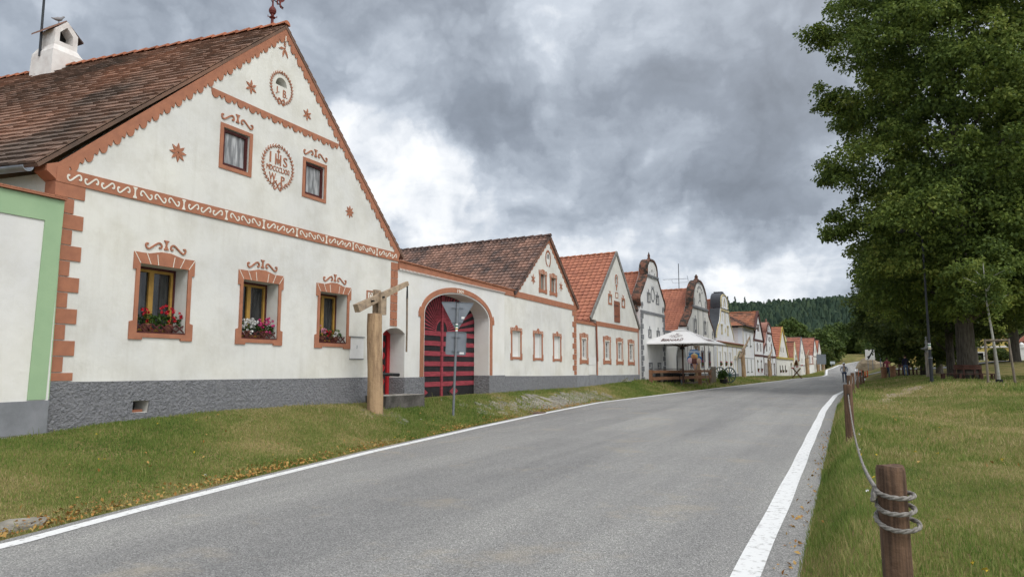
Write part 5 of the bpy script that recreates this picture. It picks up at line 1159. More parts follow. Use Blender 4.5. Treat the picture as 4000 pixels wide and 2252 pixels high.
def make_grass():
    P, T, H, W = [], [], [], []
    g = np.random.default_rng(5)
    for (n, x0, x1, y0, y1, pw, h, w, seed) in ((170000,-.42,4.5,2.3,13,1.3,.037,.0055,1),(130000,-.4,9,11,30,1.2,.065,.012,2),(70000,-.2,16,26,60,1.2,.08,.028,3),
                                               (190000,-11.45,-6.6,3.2,16,1.1,.034,.009,4),(120000,-11.45,-8.2,12,45,1.2,.05,.014,6),(40000,-11.4,-2.5,40,125,1.2,.09,.05,7)):
        x, y = scatter(n, x0, x1, y0, y1, seed, pw)
        ok = ((x > x_right(y)+.05*g.random(n)-.03) | ((x < x_left(y)-.16-.12*g.random(n)**2) & (x > x_facade(y)+.03)))
        onst = np.exp(-((y-25.5)/3.4)**2)*(x > -11)*(x < -8)*.93
        ok &= ~((x < 0) & (g.random(n) < onst))
        x, y = x[ok], y[ok]; p = np.stack([x, y, zg(x, y)-.004], 1); k = in_view(p); p = p[k]; x, y = x[k], y[k]; m = len(x)
        d = patch(x, y); dry = np.where(x > -1, d*.82+.55*np.exp(-((y-16.8)/2.6)**2-((x-2.2)/1.3)**2)+.5*np.exp(-((y-29)/3.5)**2-((x-2.6)/1.6)**2)+.45*np.exp(-((y-37.5)/1.6)**2)*(x > 1.5)+.25*np.exp(-((y-8)/1.6)**2-((x-2.6)/1.2)**2), d*.92+.35*np.exp(-((y-9.6)/.8)**2-((x+9.2)/.7)**2))
        keep = g.random(m) < (1.05-.55*np.clip(dry-.55, 0, 1)*2); p, x, y, dry = p[keep], x[keep], y[keep], dry[keep]; m = len(x)
        trl = np.exp(-((x-li(y,[23.5,27,31.5,35.5,38.4],[.75,1.1,1.7,2.7,4.3]))/.32)**2)*(y > 24)*(y < 38.2)+(x > 4)*(x < 13)*np.exp(-((y-39.3)/.45)**2); kp = g.random(m) > trl*.85; p, x, y, dry = p[kp], x[kp], y[kp], dry[kp]; m = len(x)
        c1 = np.modf(np.abs(np.sin(np.floor(x/.17+.35*np.sin(y*3))*12.9898+np.floor(y/.21+.3*np.sin(x*4))*78.233)*43758.5453))[0]; c2 = np.modf(np.abs(np.sin(np.floor(x/.45+.4*np.sin(y*2))*39.425+np.floor(y/.6+.3*np.sin(x*3))*11.135)*24634.63))[0]; dry = np.clip(dry+.13+.22*(c1-.5)+.26*(c2-.5), 0, 1)
        e = np.exp(-np.abs(x-x_right(y)-.35)/.25)*(x > -.6)
        tall = np.where(g.random(m) < .012, 2.4, 1.)*(.55+.6*c1+.35*c2)*(1+.9*e)*(1.25-.7*np.clip(dry-.4, 0, .6))
        P.append(p); T.append(np.clip(dry+g.normal(size=m)*.10, 0, 1)); H.append(h*tall); W.append(np.full(m, w))
    o = blades('grass', np.concatenate(P), np.concatenate(H), np.concatenate(W), np.concatenate(T), GRASS, 8); tag(o, kind='stuff')
    # leaf litter: along the left road edge and thinly over the lawns
    C = []
    n = 5200; y = 3.5+26*g.random(n)**1.2; x = x_left(y)-.14-.30*np.abs(g.normal(size=n))**1.0*.8; dens = .5+.5*np.sin(y*1.3)*np.sin(y*.47+1); k = g.random(n) < dens*.9+.08; C.append(np.stack([x[k], y[k], zg(x[k], y[k])+.035], 1))
    n = 190; x = -11+4.5*g.random(n); y = 4+18*g.random(n); k = x < x_left(y)-.1; C.append(np.stack([x[k], y[k], zg(x[k], y[k])+.05], 1))
    n = 260; x = -.3+7*g.random(n)**1.2; y = 3+40*g.random(n)**1.2; k = x > x_right(y); C.append(np.stack([x[k], y[k], zg(x[k], y[k])+.06], 1))
    n = 140; y = 2.6+16*g.random(n)**1.4; x = x_right(y)-.02-.16*g.random(n)**2; C.append(np.stack([x, y, z_road(y)+.02], 1))
    c = np.concatenate(C)
    o = leaves_mesh('fallen_leaves', LITTER, None, c, .02, 1, .05, flat=.3, seed=3, up=2.); tag(o, kind='stuff')
    F = []
    n = 26; x = .1+1.6*g.random(n)**2; y = 4+26*g.random(n)**1.5; F.append(np.stack([x, y, zg(x, y)+.12], 1)); n = 26; x = -11+3.5*g.random(n); y = 6+14*g.random(n); k = x < x_left(y)-.3; F.append(np.stack([x[k], y[k], zg(x[k], y[k])+.07], 1))
    o = leaves_mesh('lawn_flowers', [petal('yellow_petals', (.72,.52,.04)), PWHITE], None, np.concatenate(F), .018, 5, .025, mi_of=(np.arange(sum(map(len, F))) % 5 == 0), seed=6, up=2.); tag(o, kind='stuff')
make_grass()
# ------------------------------------------------------------------ trees
def limb(mb, a, b, r0, r1, rn, n=5, bend=.12, seg=7):
    a, b = Vector(a), Vector(b); L_ = (b-a).length; pts, rr = [], []
    for i in range(n+1):
        t = i/n; p = a.lerp(b, t); w = math.sin(math.pi*t)*bend*L_
        pts.append(p+Vector((rn.uniform(-w,w)*.5, rn.uniform(-w,w)*.5, w*.5))); rr.append(r0+(r1-r0)*t**.8)
    mb.tube(pts, rr, seg); return pts
def broadleaf(label, x, y, height, trunk_r, prof, leaf, n_cl, per, size, seed, cr=.6, trunk_h=None, group=None, droop=.35, shell=.5, offx=0., offy=0., z0=None, bark=None, limbs=9, skirt=None, name='linden_tree', lean=0., view_bias=False):
    """prof: (height above foot, crown radius) pairs; leaf clusters fill the crown mostly near its surface"""
    rn = random.Random(seed); g = np.random.default_rng(seed); z = gz2(x, y) if z0 is None else z0
    t = thing(name, label, 'tree', (x, y, z), group)
    hs, rs = [p[0] for p in prof], [p[1] for p in prof]; th = trunk_h or height*.75
    m = MB(); tr = trunk_r
    pts = [(x+lean*k*k*th*.4*.1+offx*.5*max(0,k-.3), y+offy*.5*max(0,k-.3), z-.3+th*k) for k in (0,.03,.08,.2,.4,.6,.8,1)]
    m.tube(pts, [tr*1.35,tr*1.18,tr*1.05,tr*.98,tr*.9,tr*.7,tr*.45,tr*.12], 14)
    ends = []
    for i in range(limbs):
        hh = hs[0]+(hs[-1]-hs[0])*(.05+.8*(i+.5)/limbs); a = 2.4*i+rn.random(); r = np.interp(hh, hs, rs)*.8
        k0 = min(.9, max(.18, (hh-.22*height)/th)); b0 = Vector(pts[0]).lerp(Vector(pts[-1]), k0)
        e = Vector((x+offx+r*math.cos(a), y+offy+r*math.sin(a), z+hh)); ends.append(e)
        q = limb(m, b0, e, tr*.34*(1.1-k0*.6), tr*.05, rn)
        for _ in range(2):
            s = q[rn.randint(2, 4)]; limb(m, s, s+Vector((rn.uniform(-1,1), rn.uniform(-1,1), rn.uniform(-.3,.9)))*r*.38, tr*.09, tr*.02, rn, 4, .1, 5)
    m.build('trunk', bark or BARK, t, True)
    C, RR, TN = [], [], []
    while len(C) < n_cl:
        u = g.random(); hh = hs[0]+(hs[-1]-hs[0])*u; r = np.interp(hh, hs, rs); a = g.random()*2*np.pi
        if g.random() > (r/max(rs))**1.2+.05: continue
        lump = 1+.10*math.sin(3*a+hh*.7+seed)+.09*math.sin(5*a-hh*1.3+seed*2)+.08*math.sin(hh*2.1+2*a)
        q = (1-shell*g.random()**1.7)*r*lump
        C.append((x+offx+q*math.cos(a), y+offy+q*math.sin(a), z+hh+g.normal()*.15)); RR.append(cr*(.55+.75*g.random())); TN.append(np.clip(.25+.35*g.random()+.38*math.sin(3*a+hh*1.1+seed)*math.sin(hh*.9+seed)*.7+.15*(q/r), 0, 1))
    if skirt:
        for (sx, sy, sz, sr, k) in skirt:
            for _ in range(k): d = g.normal(size=3)*sr*.5; C.append((sx+d[0], sy+d[1], sz+d[2]*.8)); RR.append(cr*(.5+.6*g.random())); TN.append(.25+.5*g.random())
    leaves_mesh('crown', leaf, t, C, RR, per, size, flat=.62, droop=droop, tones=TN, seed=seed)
    return t
broadleaf('huge old linden with bench round its trunk, its crown filling the upper right', 5.75, 43.8, 25, .42, [(3.6,3.6),(5,5.2),(8,6.0),(12,6.2),(16,6.1),(20,6.0),(24,4.9),(27,1.2)], LEAFA, 2150, 115, .20, 21, cr=.80, droop=.35, shell=.62, limbs=16, group='trees on the village green', offx=.75,
          skirt=[(6.6,39.5,4.5,1.1,16),(8.0,40.5,4.5,1.1,18),(-.1,43.5,11.2,.8,14),(-.3,43.5,19.6,.8,14),(-.1,43,15.2,.8,14),(0,43,7.8,.8,14)])
broadleaf('dense dark tree whose drooping crown almost reaches the lawn beside the road', 6.2, 71.5, 13, .34, [(1.3,2.4),(2.2,3.3),(4.5,4.9),(7,5.5),(9.5,4.0),(12.5,1.6)], LEAFB, 620, 110, .27, 22, cr=.95, shell=.5, group='trees on the village green', )
broadleaf('slim dark tree standing just left of the white carved post', 6.9, 76, 14, .30, [(2.6,3.2),(5,4.8),(8,5.0),(11,4.0),(14,1.5)], LEAFB, 360, 100, .30, 23, cr=1.0, group='trees on the village green')
broadleaf('dark-trunked tree right of the white carved post, behind the ring bench', 6.85, 59.8, 15, .26, [(3.0,3.0),(5,4.8),(9,5.4),(12,4.4),(15,1.5)], LEAFB, 480, 100, .28, 24, cr=.95, group='trees on the village green')
broadleaf('dark spreading tree deep in the shade behind the ring bench', 8.4, 82, 14, .3, [(5.4,3.6),(6.8,5.0),(9,5.4),(11,4.4),(14,1.5)], LEAFB, 420, 100, .32, 28, cr=1.05, group='trees on the village green')
broadleaf('broad dark tree in front of the pink house at the right edge', 18.6, 103.5, 18, .55, [(5.0,4),(6.8,7),(9,9),(13,8.5),(17,5),(19,1.5)], LEAFB, 560, 100, .42, 25, cr=1.4, group='trees on the village green')
broadleaf('tall dark tree between the yellow house and the big linden', 12.2, 88, 20, .4, [(7.6,3.5),(9,6),(11,7.5),(16,6),(21,2)], LEAFB, 520, 100, .38, 26, cr=1.3, group='trees on the village green')
broadleaf('dark tree right of the linden reaching out of the frame', 12.9, 55, 19, .4, [(6.4,4),(8.,5.6),(10,6.6),(15,5.5),(20,2)], LEAFB, 520, 110, .30, 27, cr=1.1, group='trees on the village green')
# far deciduous belt behind the houses and the road bend
belt = [(-13.0,196,16,6.4,'rounded yellow-green tree rising behind the roofs at the row end'),(-22,215,13,6,'green tree left of the rounded one behind the roofs'),(-5.2,190,12,5.2,'dark bushy tree just right of the last house'),(-.5,232,13,6.5,'mid green tree behind the road bend'),
        (7,228,15,7,'light green tree right of the road bend'),(13,205,13,6.5,'dark green tree behind the sandy rock'),(8.5,168,9,4.4,'low dark bushy tree behind the white panel sign'),(18,178,11,5.5,'spreading tree beyond the orange posts'),(28,190,13,6,'tree beyond the side path left of the yellow house'),(-2.5,262,17,8,'tall far tree above the road bend'),(-33,235,13,7,'far tree partly hidden by the brown-banded houses'),(10,262,18,8.5,'tall pale far tree right above the road bend'),(34,214,15,8,'large tree behind the yellow house'),(55,230,17,9,'large tree behind the pink house')]
for i, (x, y, h, r, lab) in enumerate(belt):
    if x < 1: h, r = h*.66, r*.80
    broadleaf(lab, x, y, h, .3, [(.6,r*.6),(h*.25,r*.95),(h*.5,r),(h*.75,r*.72),(h,r*.15)], LEAFC if i % 2 == 0 else LEAFC, 170, 75, .62, 60+i, cr=1.5, shell=.6, limbs=4, group='trees beyond the road bend', name='broadleaf_tree', trunk_h=h*.6)
def bush(label, x, y, r, h, seed, leaf=LEAFB, n=50, size=.14):
    g = np.random.default_rng(seed); z = gz2(x, y); t = thing('bush', label, 'bush', (x, y, z)); C = []
    for _ in range(n): d = g.normal(size=3); d /= np.linalg.norm(d); C.append((x+d[0]*r*.8, y+d[1]*r*.8, z+h*.5+d[2]*h*.45))
    leaves_mesh('foliage', leaf, t, C, r*.35, 60, size, seed=seed); m = MB(); m.tube([(x,y,z-.2),(x,y,z+h*.6)], [.06,.02], 6); m.build('stem', BARK, t)
bush('tall dark bush beside the last house at the road bend', -4.4, 171, 2.4, 5.5, 71, n=70, size=.4)
bush('dark clipped bush below the yellow house windows', 20.8, 127.5, 1.5, 1.7, 72, n=60, size=.3)
bush('low shrub left of the clipped bush under the yellow house', 17.2, 128, 1.5, .8, 73, n=40, size=.25)
# conifer hill
def hill():
    xs = np.linspace(-900, 500, 29); ys = np.linspace(250, 1150, 19); v, f = [], []
    def hz(x, y): 
        t = ss((y-270)/640); return 4+t*(63+3*math.sin(x*.011)+2*math.sin(x*.031+1)+6*ss((x+700)/900)*0)+2*math.sin(x*.02+y*.013)*t
    for y in ys:
        for x in xs: v.append((x, y, float(hz(x, y))))
    n = len(xs)
    for j in range(len(ys)-1):
        for i in range(n-1): k = j*n+i; f.append((k, k+1, k+n+1, k+n))
    tag(link('hill', v, f, M('forest_floor', (.02,.035,.015), (.012,.022,.012), .05, .95), smooth=True), kind='structure')
    g = np.random.default_rng(31); V, Fq, T = [], [], []; b = 0; cnt = 0
    seg = 6; tries = 0
    while cnt < 8500 and tries < 80000:
        tries += 1
        y = 285+680*g.random()**.8; a = math.radians(-3+22*g.random()); x = -y*math.tan(a)
        z = float(hz(x, y)); h = (7+6*g.random())*(1 if g.random() < .8 else .75); r = h*(.17+.08*g.random()); cnt += 1; tone = g.random()*.75+(.25 if g.random() < .06 else 0)
        rounded = g.random() < .45
        lay = [(.05,1.,.55),(.35,.78,.80),(.6,.5,1.)] if not rounded else [(.15,.9,.62),(.30,1.15,.86),(.55,.85,1.)]
        for (z0, rr, z1) in lay:
            tip = (x+g.normal()*.2, y, z+h*z1); ring = []
            for k in range(seg):
                q = 2*np.pi*k/seg+g.random()*.5; ra = r*rr*(.75+.5*g.random()); ring.append((x+ra*math.cos(q), y+ra*math.sin(q), z+h*z0-(.08*h*g.random())))
            top = [(x+(p[0]-x)*(.45 if rounded else .02), y+(p[1]-y)*(.45 if rounded else .02), tip[2]-h*.05*g.random()) for p in ring]
            V += ring+top; T += [tone]*(2*seg)
            Fq += [(b+k, b+(k+1) % seg, b+seg+(k+1) % seg, b+seg+k) for k in range(seg)]+[tuple(b+seg+k for k in range(seg))]; b += 2*seg
    o = link('forest', V, Fq, CONIF); at = o.data.attributes.new('tone','FLOAT','POINT'); at.data.foreach_set('value', np.array(T, np.float32)); tag(o, kind='stuff')
    labels = ['lone spruce on the ridge nearest the yellow-edged gable','second lone spruce on the ridge from the left','short spruce in the ridge gap','third lone spruce on the ridge beside a broken pine','flat-topped pine leftmost in the ridge clump','middle pine of the ridge clump','rightmost pine of the ridge clump']
    for i, (px, kind) in enumerate(((1837,0),(1855,0),(1868,2),(1880,0),(1941,1),(1955,1),(1966,1))):
        a = AL-math.atan((px-1288)/F_PX*math.cos(TH)); y = 930; x = -y*math.tan(a); z = float(hz(x, y)); rn = random.Random(90+i)
        t = thing('spruce_tree' if kind != 1 else 'pine_tree', labels[i], 'tree', (x, y, z), 'trees standing out on the ridge'); H = 27 if kind == 0 else 25 if kind == 1 else 19
        m = MB(); m.tube([(x,y,z),(x,y,z+H*.95)], [.45,.08], 6); m.build('trunk', BARK, t)
        C, RR = [], []
        for k in range(26):
            u = k/25; 
            if kind != 1: hh = H*(.4+.6*u); r = (1-u)*3.6+.3
            else: hh = H*(.55+.42*u); r = 4.2*math.sin(math.pi*(.15+.8*u))
            for _ in range(2): q = rn.random()*6.28; C.append((x+math.cos(q)*r*.6, y+math.sin(q)*r*.6, z+hh)); RR.append(max(.4, r*.5))
        leaves_mesh('crown', CONIF, t, C, RR, 24, 1.1, flat=.35, seed=i)
hill()
# ------------------------------------------------------------------ well pumps carved from logs, with a sweep beam
def well(label, x, y, zb, h, r, yawv, a_len, b_len, slope, spout=False, pole=True, group='log well posts with sweep beams'):
    """log post with a forked upright holding a sloping beam; yawv = heading of the beam's high end"""
    t = thing('well_sweep', label, 'well post', (x, y, zb), group); d = Vector((math.cos(yawv), math.sin(yawv), 0)); q = Vector((-d.y, d.x, 0)); o = Vector((x, y, zb))
    m = MB(); pts, rr = [], []
    for i in range(9):
        k = i/8; pts.append(o+Vector((.02*math.sin(k*5), .02*math.cos(k*4)-.03*k, -.25+(h+.25)*k))); rr.append(r*(1.06-.10*k+.02*math.sin(k*9)))
    m.tube(pts, rr, 18); m.build('post', LOG, t, False)
    top = o+Vector((0, 0, h)); pv = top+Vector((0, 0, .42))+d*r*.35
    m = MB()
    for s in (-1, 1): m.beam(top+d*r*.55+q*s*r*.55+Vector((0,0,-.75 if s > 0 else -.02)), top+d*r*.55+q*s*r*.55+Vector((0,0,.62 if s > 0 else .55)), .085, .20, up=d)
    m.build('fork', BEAM, t)
    s3 = Vector((d.x, d.y, slope)).normalized(); A, B_ = pv-s3*a_len, pv+s3*b_len
    m = MB(); n = 6; vs = []
    for i in range(n):
        k = i/(n-1); p = A.lerp(B_, k); w, hh = (.105*(1-k)+.06*k), (.10*(1-k)+.055*k); u = q.cross(s3)*-1
        vs += [p+q*w*.8-u*hh, p+q*w*.8+u*hh, p-q*w*.8+u*hh, p-q*w*.8-u*hh]
    m.add(vs, [(4*i+a, 4*i+(a+1)%4, 4*i+4+(a+1)%4, 4*i+4+a) for i in range(n-1) for a in range(4)]+[(0,1,2,3),(4*n-1,4*n-2,4*n-3,4*n-4)]); m.build('sweep_beam', BEAM, t)
    m = MB(); m.tube([pv+q*.2-d*.0, pv-q*.2], .025, 6); m.build('iron_bolt', BLACK, t); m = MB(); m.tube([pv-d*.32+q*.16-Vector((0,0,.12)), pv-d*.32-q*.16-Vector((0,0,.12))], .025, 6); m.build('iron_bolt', BLACK, t); m = MB(); m.tube([B_-s3*.02, B_+Vector((0,0,-.12)), B_+Vector((0,0,-.42))], [.035,.02,.028], 6); m.build('iron_strap', BLACK, t)
    if pole:
        m = MB(); e = B_+Vector((0,0,-.38)); m.tube([e, e+Vector((.01,.0,-.8)), Vector((e.x+.015, e.y-.01, zb+1.5))], .026, 7); m.build('bucket_pole', M('weathered_pole', (.26,.20,.14), (.15,.12,.09), 6, .9), t)
    if spout:
        m = MB(); m.tube([o+Vector((.05,0,.93)), o+Vector((.22,.30,.92)), o+Vector((.28,.62,.91))], .042, 8); m.build('spout', BLACK, t)
    return t
well('peeled log well post with heavy sloping sweep beam beside the stone trough', -10.6, 14.27, -1.10, 2.43, .188, R(82), .82, 1.16, .44, True)
well('log well post by the terrace behind the ice cream board', -9.95, 52.6, -1.1, 2.3, .2, R(80), .4, 1.6, .33)
well('log well post with steep beam in front of the two-storey hipped house', -9.35, 73.4, -1.05, 2.30, .2, R(65), 1.0, 1.9, 1.1, pole=False)
well('log well post in front of the brown-outlined bell gable house', -8.15, 87.0, -1.2, 2.0, .2, R(75), .6, 1.3, .9)
well('log well post in front of the steep gabled house with faded roof', -6.0, 128, -1.5, 3.0, .32, R(75), .6, 1.6, .9)
well('log well post before the narrow peaked house', -5.2, 155, -1.4, 2.9, .35, R(75), .6, 1.3, .8)
well('thin log well post at the far corner of the last house', -4.6, 168, -1.3, 3.0, .3, R(75), .5, 1.0, .6, pole=False)
def trough():
    x0, x1, y0, y1 = -11.32, -10.70, 14.85, 16.72; zt, zb = -.735, -1.2
    t = thing('water_trough', 'low hollowed granite trough with pale rim beside the log well post', 'trough', (-11, 15.8, -1.05))
    rn = random.Random(2); m = MB(); P = lambda x, y, z: (x+rn.uniform(-.02,.02), y+rn.uniform(-.03,.03), z+rn.uniform(-.012,.012))
    oc = [(x0,y0),(x1,y0),(x1,y1),(x0,y1)]; ic = [(x0+.11,y0+.14),(x1-.11,y0+.14),(x1-.11,y1-.14),(x0+.11,y1-.14)]
    vs = [P(a,b,zb) for a,b in oc]+[P(a,b,zt) for a,b in oc]+[P(a,b,zt) for a,b in ic]+[(a,b,zt-.16) for a,b in ic]
    m.add(vs, [(0,1,5,4),(1,2,6,5),(2,3,7,6),(3,0,4,7)], 0); m.add(vs[4:], [(0,1,5,4),(1,2,6,5),(2,3,7,6),(3,0,4,7),(4,5,9,8),(5,6,10,9),(6,7,11,10),(7,4,8,11),(8,9,10,11)], 1)
    m.build('basin', [STONE, STONELIP], t)
trough()
# ------------------------------------------------------------------ road sign seen from behind
def road_sign():
    bx, by, bz = -9.98, 17.06, -1.40; top = Vector((bx-.0, by+.20, 1.83))
    t = thing('road_sign', 'backs of a triangular and a square traffic sign on one leaning grey pole', 'road sign', (bx, by, bz))
    b = Vector((bx, by, bz)); ax = (top-b).normalized(); n = Vector((.50, -.866, 0)); s = Vector((.866, .50, 0))
    up = (ax-n*ax.dot(n)).normalized(); s = up.cross(n)*-1 if up.cross(n).dot(s) < 0 else up.cross(n)
    m = MB(); m.tube([b, top], .034, 12); m.build('pole', GALV, t)
    m = MB(); m.tube([top, top+ax*.04], .037, 10); m.build('pole_cap', BLACK, t)
    def plate(name, poly, c, mat, lip=.014):
        m = MB(); f0 = lambda a, z: tuple(c+s*a+up*z-n*.045); f1 = lambda a, z: tuple(c+s*a+up*z-n*.035); m.prism(poly, f0, f1, mi=0)
        P = [Vector(p) for p in poly]; k = len(P); cen = sum(P, Vector((0,0)))/k
        rim = [p+(cen-p).normalized()*.022 for p in P]
        m.prism([tuple(p) for p in P], lambda a, z: tuple(c+s*a+up*z-n*.0345), lambda a, z: tuple(c+s*a+up*z-n*.018), [[tuple(p) for p in rim]], mi=1)
        return m.build(name, [mat, GALV], t)
    def rnd(poly, r):
        out = []; k = len(poly)
        for i in range(k):
            p, a, b_ = Vector(poly[i]), Vector(poly[i-1]), Vector(poly[(i+1) % k]); u, w = (a-p).normalized()*r, (b_-p).normalized()*r
            for j in range(5): q = j/4; out.append(tuple(p+u*(1-q)**2+w*q*q))
        return out
    h = .86; c1 = top-ax*.06
    plate('triangular_plate', rnd([(0,-h+.09),(.48,.09),(-.48,.09)], .07), c1, GALV2)
    c2 = top-ax*(.06+.80+.30); plate('square_plate', rnd([(-.29,-.33),(.29,-.33),(.29,.33),(-.29,.33)], .06), c2, GALV2)
    m = MB()
    for c, dz, w in ((c1,-.07,.17),(c1,-.49,.17),(c2,.19,.12),(c2,-.21,.12)):
        p = c+up*dz; m.beam(p-s*w-n*.012, p+s*w-n*.012, .025, .018, up=n); m.tube([p-up*.018, p+up*.018], .043, 10)
    m.build('clamp', GALV2, t)
    m = MB(); cols = [WHITE, M('marker_green', (.03,.22,.13)), WHITE, M('marker_yellow', (.55,.38,.08)), WHITE]
    for i in range(5): m.tube([top-ax*(.60+.043*i), top-ax*(.641+.043*i)], .0355, 12, mi=i)
    m.build('trail_marker', cols, t)
    m = MB(); p = c1+s*.17-up*.36-n*.0335; m.beam(p-up*.03, p+up*.03, .09, .003, up=n); p = c2+s*.17-up*.27-n*.0335; m.beam(p-up*.025, p+up*.025, .13, .003, up=n); m.build('sticker', WHITE, t)
road_sign()
# ------------------------------------------------------------------ bollards and rope along the green
BP = [(.165,3.58,.059,-.435),(0.0,12.75,.068,-.28),(.05,23,.07,-.235),(.20,32.4,.07,-.23),(.46,40,.07,-.23),(.72,47.5,.07,-.22),(.95,52,.07,-.2)]
BL = ['nearest brown bollard with thick grey rope coiled three times round it','second brown bollard from the camera, the rope threaded through its top hole','third brown bollard along the road edge','fourth brown bollard along the road edge','fifth brown bollard along the road edge','sixth bollard with white tape at its top by the lawn edge','farthest brown bollard of the roped row']
def bollards():
    for i, ((x, y, r, zt), lab) in enumerate(zip(BP, BL)):
        zb = gz(x, y)-.15; t = thing('bollard', lab, 'bollard', (x, y, zb), 'roped wooden bollards along the road'); m = MB()
        lx, ly = (-.012, .015) if i == 0 else (.0, .0); seg = 28; rn = random.Random(i)
        rad = [r*(1+.02*math.sin(3*k)+.025*rn.uniform(-1,1)) for k in range(seg)]
        lv = [(0, 1.04), (.25,1.02), (.5,1.0), (.75,1.0), (.965,1.0), (.985,.985), (1.0,.90)]; vs = []
        for k, s in lv:
            for j in range(seg): a = 2*math.pi*j/seg; vs.append((x+lx*k+rad[j]*s*math.cos(a), y+ly*k+rad[j]*s*math.sin(a), zb+(zt-zb)*k+.004*math.sin(2*a)*(k > .9)))
        n = len(lv); fs = [(q*seg+j, q*seg+(j+1)%seg, (q+1)*seg+(j+1)%seg, (q+1)*seg+j) for q in range(n-1) for j in range(seg)]+[tuple((n-1)*seg+j for j in range(seg))]
        m.add(vs, fs); m.build('post', POSTW, t)
        m = MB(); hz = zt-.165
        if i: m.tube([(x, y-r*1.02, hz), (x, y-r*.7, hz)], .022, 10); m.build('rope_hole', BLACK, t)
        if i == 5: m = MB(); m.tube([(x,y,zt-.06),(x,y,zt-.01)], r*1.05, 14); m.build('tape_band', WHITE, t)
    # one rope: coiled on the first post, then slung post to post
    x, y, r, zt = BP[0]; path = []; turns = 2.74; n = 112
    for k in range(n+1):
        f = k/n; a = R(87)-2*math.pi*turns*f; lp = f*turns
        rr = r+.014+.018*max(0, math.cos(a-.2))*max(0, 1.15-lp)+.008*max(0, math.cos(a-2.6))*(lp < 1.6)
        zz = zt-.265+.060*lp-.020*math.cos(a+R(93))+.010*math.sin(a*1.0+lp)
        path.append(Vector((x+rr*math.cos(a), y+rr*math.sin(a), zz)))
    last = path[-1]; p2 = Vector((BP[1][0], BP[1][1]-.05, BP[1][3]-.165))
    for k in range(1, 15): a = math.pi+2*math.pi*k/14*.9; path.append(Vector((x-r-.024+.006*math.sin(a), y-.02+.030*math.cos(a)+.045*k/14, zt-.128+.024*math.sin(a))))
    path += [Vector((x-r-.015, y+.09, zt-.11))]
    def sag(a, b, s, n): return [a.lerp(b, k/n)+Vector((0,0,-s*4*(k/n)*(1-k/n))) for k in range(1, n+1)]
    path += sag(path[-1], p2, .24, 60)
    for i in range(1, 6):
        a = Vector((BP[i][0], BP[i][1]+.05, BP[i][3]-.165)); b = Vector((BP[i+1][0], BP[i+1][1]-.05, BP[i+1][3]-.165)); path += [a]+sag(a, b, .26, 14)
    m = MB(); P = smoothpts(path[:140], 3)+path[140:]; R0 = .0097; tw = 0.; strands = [[], [], []]; prev = None
    for i, p in enumerate(P):
        d = (P[min(i+1,len(P)-1)]-P[max(i-1,0)]).normalized(); u = d.cross(Vector((.3,.2,1))).normalized(); w = u.cross(d)
        if prev is not None: tw += (p-prev).length/.012*.75
        prev = p
        for k in range(3): a = tw+2*math.pi*k/3; strands[k].append(p+(u*math.cos(a)+w*math.sin(a))*R0*.55)
    for s in strands: m.tube(s, R0*.62, 6)
    tag(m.build('rope', ROPE, None, True), 'thick twisted grey rope coiled on the nearest bollard and slung between the bollards', 'rope')
bollards()
